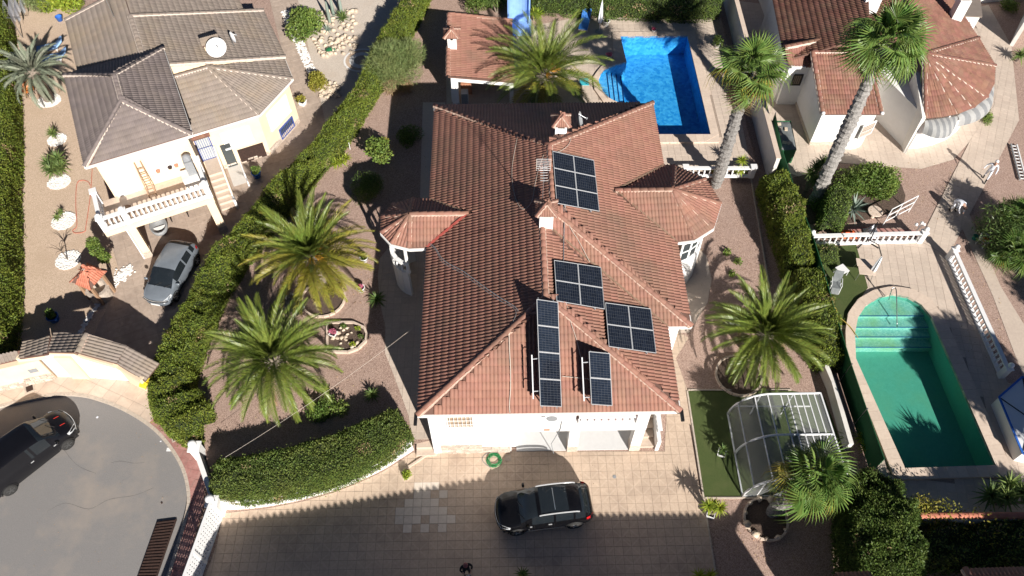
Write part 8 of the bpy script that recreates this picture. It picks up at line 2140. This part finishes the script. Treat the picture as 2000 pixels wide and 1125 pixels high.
for a, b in ((lo[0], up[0]), (lo[1], up[1]), (up[0], up[1]), (lo[0] + Vector((0,0,.35)), lo[1] + Vector((0,0,.35))), (lo[0]*.6 + lo[1]*.4 + Vector((0,0,.35)), up[0]*.6 + up[1]*.4 ), (lo[0] + Vector((0,0,.9)), lo[1] + Vector((0,0,.9)))): MB().tube([a, b], .03, 6).obj('tube', MT['paint'], t)
for q in lo: MB().tube([q + Vector((-.2,.5,0)), q + Vector((0,0,.9))], .025, 6).obj('stay', MT['paint'], t)
t = thing('garden_lamp', G(1783,462), 'white garden lamp with three globes beside the path', 'garden lamp'); c = G(1783,462)
MB().tube([c, c + Vector((0,0,1.0))], .03, 7).obj('post', MT['paint'], t)
for k, (x, y, z) in enumerate(((0,0,1.25),(.22,.05,1.05),(-.22,.05,1.05))): MB().tube([c + Vector((0,0,.9)), c + Vector((x,y,z-.08))], .015, 5).obj('arm', MT['paint'], t); MB().lathe([(.03,-.09),(.09,-.05),(.10,0),(.07,.07),(.01,.1)], 10, c + Vector((x,y,z))).obj('globe', MT['dish'], t, smooth=True)
# pool handrail
t = thing('pool_handrail', G(1750,585), 'steel handrail arching into the stepped end of the green pool', 'handrail')
p = [G(1736,585,.18), G(1742,565,.9), G(1748,562,1.0), G(1751,575,.9), G(1752,640,-.2)]; MB().tube(smooth_poly([tuple(q) for q in p], 5, False), .028, 7).obj('rail', MT['steel'], t, smooth=True)
t = thing('ladder', G(1985,340), 'white aluminium ladder lying on the gravel at the right edge', 'ladder'); a, b = G(1980,282,.1), G(1998,352,.1); d = (b - a).normalized(); n = Vector((-d.y, d.x, 0))
for s in (-.18,.18): MB().bar(a + n*s, b + n*s, .07, .10).obj('rail', MT['grey'] if s < 0 else MT['paint'], t)
for i in range(11): q = a*(1-(i+.5)/11) + b*((i+.5)/11); MB().bar(q - n*.16, q + n*.16, .06, .04).obj('rung', MT['paint'], t)
def plastic_chair(label, p, rz, m, seatm=None):
    M4 = Matrix.Translation(Vector(p)) @ Matrix.Rotation(rz, 4, 'Z'); t = thing('garden_chair', p, label, 'chair')
    MB().box((-.22,-.22,.42),(.22,.22,.45)).obj('seat', m, t, M4); MB().bar((0,.22,.45),(0,.32,.88), .44, .03).obj('backrest', m, t, M4)
    for x in (-.20,.20):
        for y in (-.2,.2): MB().tube([(x*1.1,y*1.1,0),(x,y,.42)], .02, 6).obj('leg', m, t, M4)
        MB().bar((x*1.15,-.2,.64),(x*1.15,.24,.66), .05, .03).obj('armrest', m, t, M4)
plastic_chair('white chair with a red item on its seat at the right path', G(1916,478), .6, MT['paint']); o = thing('red_bag', G(1917,470,.46), 'small red bag on the white chair by the right path', 'bag'); MB().box((-.12,-.1,0),(.12,.1,.14), Matrix.Translation(G(1916,478) + Vector((0,0,.455)))).obj('body', MT['redcloth'], o)
t = thing('bucket', G(1902,465), 'green bucket beside the white chair', 'bucket'); MB().lathe([(.12,0),(.16,.28),(.17,.29),(.15,.29),(.11,.03)], 12, G(1902,467)).obj('body', mat('teal_plastic', (.02,.22,.16), .5, (.03,.26,.19), 8), t, smooth=True)
# hoses
def hose(label, px, m, r=.022, z=.03, closed=False):
    o = MB().tube(smooth_poly([tuple(G(u, v, z)) for u, v in px], 5, False), r, 6).obj('garden_hose', m); return tag(o, label, 'hose')
coil = []; c = G(965,900)
for i in range(90): a = i*.45; rr = .30 + .07*math.sin(i*.37); coil.append(c + Vector((math.cos(a)*rr, math.sin(a)*rr*.98, .04 + .0009*i)))
o = MB().tube(coil, .015, 6).obj('garden_hose', MT['green_hose']); tag(o, 'coiled green garden hose in front of the white wall', 'hose')
hose('thin dark hose from the wall tap to the green coil', [(963,870),(958,880),(945,890),(942,898),(948,906),(958,913)], MT['pipe'], .014)
hose('yellow hose trailing over the turf into the green pool', [(1596,566),(1606,580),(1618,600),(1628,612),(1634,606),(1630,601),(1627,611),(1645,624),(1662,640),(1676,660)], MT['yellow_hose'], .022, .20)
hose('red hose lying in a loop on the tan gravel', [(180,330),(176,385),(168,440),(165,452),(148,455),(142,450),(150,440),(148,400),(150,360),(160,352),(172,355),(176,362)], MT['red_hose'], .018)
hose('brown hose along the edge of the lawn', [(1348,830),(1353,860),(1362,915),(1370,965)], MT['rust'], .025)
# wheelbarrow
t = thing('wheelbarrow', G(60,180), 'orange wheelbarrow beside the silvery palm', 'wheelbarrow'); R = Matrix.Translation(G(60,182)) @ Matrix.Rotation(2.2, 4, 'Z')
MB().add([(-.3,-.25,.3),(.3,-.25,.3),(.3,.25,.3),(-.3,.25,.3),(-.5,-.36,.6),(.5,-.36,.6),(.5,.36,.6),(-.5,.36,.6)], [(3,2,1,0),(0,1,5,4),(1,2,6,5),(2,3,7,6),(3,0,4,7)]).obj('tray', MT['orange'], t, R); MB().lathe([(.10,-.04),(.2,-.04),(.2,.04),(.10,.04)], 14).obj('wheel', MT['rubber'], t, R @ Matrix.Translation((.55,0,.2)) @ Matrix.Rotation(math.pi/2, 4, 'X'))
for s in (-.22,.22): MB().tube([(.5,s*.4,.2),(-.2,s,.3),(-.95,s*1.2,.5)], .02, 6).obj('handle', MT['black'], t, R); MB().tube([(-.25,s,.3),(-.3,s,0)], .018, 5).obj('leg', MT['black'], t, R)
# washing line with white sheets
t = thing('washing_line', G(60,60), 'metal washing line frame by the left hedge', 'washing line'); a, b = G(36,62), G(50,15); 
for q in (G(45,75), G(45,8)): MB().tube([q, q + Vector((0,0,1.75))], .03, 6).obj('post', MT['metal'], t); MB().tube([q + Vector((-.7,0,1.72)), q + Vector((.7,0,1.72))], .025, 6).obj('cross_bar', MT['metal'], t)
qa, qb = G(45,75) + Vector((0,0,1.70)), G(45,8) + Vector((0,0,1.70))
for k in range(4):
    x = -.6 + .4*k; MB().tube([qa + Vector((x,0,0)), qb + Vector((x,0,0))], .006, 4).obj('line', MT['cable'], t)
for k, (x, f0, f1, h, lb) in enumerate(((-.6,.05,.55,1.0,'long white sheet on the outer line'), (-.2,.15,.75,1.1,'bluish white sheet on the second line'), (.2,.1,.6,.9,'white towel row on the third line'), (.6,.3,.8,.8,'white shirts on the inner line'))):
    V = []; F = []; n = 10
    for i in range(n + 1):
        p = qa*(1 - (f0 + (f1-f0)*i/n)) + qb*(f0 + (f1-f0)*i/n) + Vector((x,0,-.01))
        for j in range(4): V.append(p + Vector((.05*math.sin(i*1.3 + j) * j/3, 0, -h*j/3)))
    for i in range(n):
        for j in range(3): F.append((i*4+j, i*4+j+1, (i+1)*4+j+1, (i+1)*4+j))
    o = ob('hanging_sheet', mesh('hanging_sheet', V, F, MT['cloth'], True)); tag(o, lb, 'laundry', 'laundry on the washing line')
def sun_bed(label, p, rz, m, frame=MT['paint']):
    M4 = Matrix.Translation(Vector(p)) @ Matrix.Rotation(rz, 4, 'Z'); t = thing('sun_lounger', p, label, 'sun lounger')
    MB().box((-.32,-.95,.26),(.32,.35,.36)).obj('mattress', m, t, M4); MB().bar((0,.33,.33),(0,.85,.75), .64, .10).obj('backrest', m, t, M4); MB().box((-.33,-.95,.20),(.33,.40,.258)).obj('frame', frame, t, M4)
    for x in (-.28,.28):
        for y in (-.8,.3): MB().box((x-.025,y-.025,0),(x+.025,y+.025,.20)).obj('leg', frame, t, M4)
sun_bed('blue sun lounger behind the pool palm beside the hedge', G(1142,48,LU), math.radians(-12), MT['blue_cloth'])
sun_bed('light blue cushioned lounger under the silvery palm, upper one', G(104,98), math.radians(-70), MT['sky_cloth']); sun_bed('light blue cushioned lounger under the silvery palm, lower one', G(112,118), math.radians(-75), MT['sky_cloth'])
t = thing('bucket', G(118,40), 'blue bucket near the bright green bush', 'bucket'); MB().lathe([(.18,0),(.24,.35),(.25,.36),(.22,.36),(.16,.03)], 12, G(118,40)).obj('body', MT['blue'], t, smooth=True)
t = thing('pool_mat', G(1141,160,LU), 'turquoise mat on the terrace at the rounded pool steps', 'mat'); 
o = MB().box((-.3,-.35,0),(.3,.35,.03), Matrix.Translation(G(1141,160,LU+.02))).obj('mat', mat('turquoise_rubber', (.05,.42,.50), .6, (.07,.48,.55), 6), t)
# red roofed well in the left garden
t = thing('garden_well', G(185,560), 'small stone well with an orange red pyramid tile roof', 'well'); c = G(183,560)
ex = (G(207,531,1.9) - G(139,550,1.9)); Rz = math.radians(45 + 10)
c0 = [G(139,551,1.75), G(176,566,1.75), G(207,531,1.75), G(171,516,1.75)]; apx = sum(c0, Vector())/4 + Vector((0,0,.62))
rw_ = Roof(t, MT['tile_orange'], 'roof', 60, .25, .27, .04)
for i in range(4): rw_.slope([c0[i], c0[(i+1) % 4], apx]); rw_.ridge(c0[i], apx, r=.06, L=.3, mortar=False)
rw_.build(); cm_ = Vector((apx.x, apx.y, 0)); MB().lathe([(.08,0),(.10,.06),(.02,.12)], 8, apx).obj('knob', MT['mortar'], t)
for q in c0: p = cm_ + (Vector((q.x,q.y,0)) - cm_)*.72; MB().box((p.x-.07,p.y-.07,0),(p.x+.07,p.y+.07,1.75)).obj('post', MT['wood'], t)
MB().lathe([(.62,0),(.62,.7),(.66,.72),(.66,.78),(.45,.78),(.45,.3)], 16, cm_).obj('well_ring', MT['stone'], t)
# steel ramp laid along the kerb, its shade put into the dark colour
t = thing('kerb_ramp', G(318,1070), 'dark brown ribbed steel ramp lying along the kerb at the bottom', 'ramp')
q = [G(308,1020), G(346,1015), G(300,1150), G(262,1150)]; MB().prism([(p.x, p.y) for p in q], .01, .09).obj('bed', MT['rust'], t)
for i in range(22):
    f = (i + .5)/22; a = q[0]*(1-f) + q[3]*f; b = q[1]*(1-f) + q[2]*f; MB().bar(a*.96 + b*.04 + Vector((0,0,.105)), b*.96 + a*.04 + Vector((0,0,.105)), .05, .04).obj('rib', MT['rust'], t)
# litter and marks in the street
for k, (u, v, s, m_, lb) in enumerate(((330,878,.22,'dish','flattened plastic tray on the asphalt near the kerb'), (190,815,.10,'cloth','scrap of white paper on the asphalt'), (316,982,.09,'rust','small brown leaf heap on the asphalt'), (314,862,.07,'cloth','small white scrap near the kerb'))):
    o = MB().box((-s/2,-s*.4,0),(s/2,s*.4,.02), Matrix.Translation(G(u, v, .006)) @ Matrix.Rotation(k*1.1, 4, 'Z')).obj('litter', MT[m_]); tag(o, lb, 'litter', 'litter on the street')
o = MB().lathe([(.09,0),(.09,.012),(.075,.014),(.01,.014)], 14, G(1200,931,.02)).obj('drain_cover', MT['grey']); tag(o, 'small round drain cover set in the driveway tiles', 'drain cover')
o = MB().box((-.16,-.16,0),(.16,.16,.02), Matrix.Translation(G(992,894,.02))).obj('drain_cover', MT['kerb']); tag(o, 'square drain cover beside the garage opening', 'drain cover')
# wire and pots by the porch, garden tools
t = thing('tall_lamp', G(690,270,LU), 'thin white garden stick beside the long hedge', 'garden stick'); MB().tube([G(684,292,LU), G(678,262,LU+.2) + Vector((0,0,.9))], .02, 5).obj('stick', MT['paint'], t)

# ================================================================ ACROSS THE STREET (behind the camera, casts the long shadows)
def back_at(px, z):
    p = G(*px); h = z/math.tan(SUN_EL); return Vector((p.x + math.sin(SUN_AZ)*h, p.y - math.cos(SUN_AZ)*h, z))
sh = thing('house', (3, 2, 0), 'red tiled house across the street whose eaves shade the driveway', 'house')
zs = 6.2
rb = Roof(sh, MT['tile_red2'], 'roof', 0, .62, .5, .10)
e0, e1 = back_at((950,1010), zs), back_at((1440,1008), zs); back = Vector((0,-5.5,1.8))
rb.slope([e1, e0, e0 + back, e1 + back])
g0, g1 = back_at((405,1032), zs), back_at((955,937), zs)
rb.slope([g1, g0, g0 + back, g1 + back]); rb.build()
MB().prism([(e0.x+.3,e0.y-.5),(e1.x-.3,e1.y-.5),(e1.x-.3,e1.y-8),(e0.x+.3,e0.y-8)], 0, zs-.1).obj('wall', MT['white'], sh)
MB().prism([(g0.x+.3,g0.y-.5),(g1.x-.3,g1.y-.5),(g1.x-.3,g1.y-8),(g0.x+.3,g0.y-8)], 0, zs-.1).obj('wing_wall', MT['white'], sh)
# red roofs just showing at the bottom right corner
nr = thing('house', G(1950,1180), 'red tiled roof edge just showing at the bottom right corner', 'house')
rn = Roof(nr, MT['tile_red'], 'roof', 120); ry = G(1900,1113,3.2); r0_ = G(1885,1112,3.2); r1_ = G(2150,1104,3.2)
rn.slope([r0_, r1_, r1_ + Vector((0,-5,1.8)), r0_ + Vector((0,-5,1.8))]); rn.ridge(r0_, r0_ + Vector((0,-5,1.8)), r=.13); rn.build(); MB().prism([(r0_.x+.3,r0_.y-.4),(r1_.x,r1_.y-.4),(r1_.x,r1_.y-8),(r0_.x+.3,r0_.y-8)], 0, 3.05).obj('wall', MT['white'], nr)
n2 = thing('house', G(1670,1180), 'red tiled porch roof just showing at the bottom edge', 'house'); rn = Roof(n2, MT['tile_red'], 'roof', 60); r0_ = G(1630,1120,2.8); r1_ = G(1700,1117,2.8); rn.slope([r0_, r1_, r1_ + Vector((0,-3,1.2)), r0_ + Vector((0,-3,1.2))]); rn.build(); MB().prism([(r0_.x+.2,r0_.y-.4),(r1_.x-.2,r1_.y-.4),(r1_.x-.2,r1_.y-3),(r0_.x+.2,r0_.y-3)], 0, 2.7).obj('wall', MT['white'], n2)
# tall trees out of the frame on the right
for k, (x, y, h, r) in enumerate(((26.4,3.2,6.0,2.3), (29.6,9.2,7.0,2.1), (36,15.5,7.0,2.4))):
    t = thing('tall_tree', (x, y, 0), ['dark broad tree beyond the bottom right corner', 'second broad tree beyond the right edge', 'third broad tree beyond the right edge'][k], 'tree'); MB().tube([(x,y,0),(x,y+.1,h*.55),(x+.2,y,h)], [.22,.16,.05], 8).obj('trunk', MT['bark'], t)
    d = RNG.normal(0,1,(16000,3)); d /= np.linalg.norm(d, axis=1, keepdims=True); r9 = np.random.default_rng(90 + k); cc_ = np.array((x,y,h)) + r9.uniform(-1,1,(26,3))*np.array((r*.8,r*.8,r*.3)); P_ = cc_[RNG.integers(0,26,16000)] + d*RNG.uniform(.3,1,(16000,1))*r*.38
    V_, Q_ = leaf_quads(P_, d, .26, .5, .7, .1); tag(ob('crown', npmesh('crown', V_, Q_, LF['cypress_d']), t), kind='stuff')
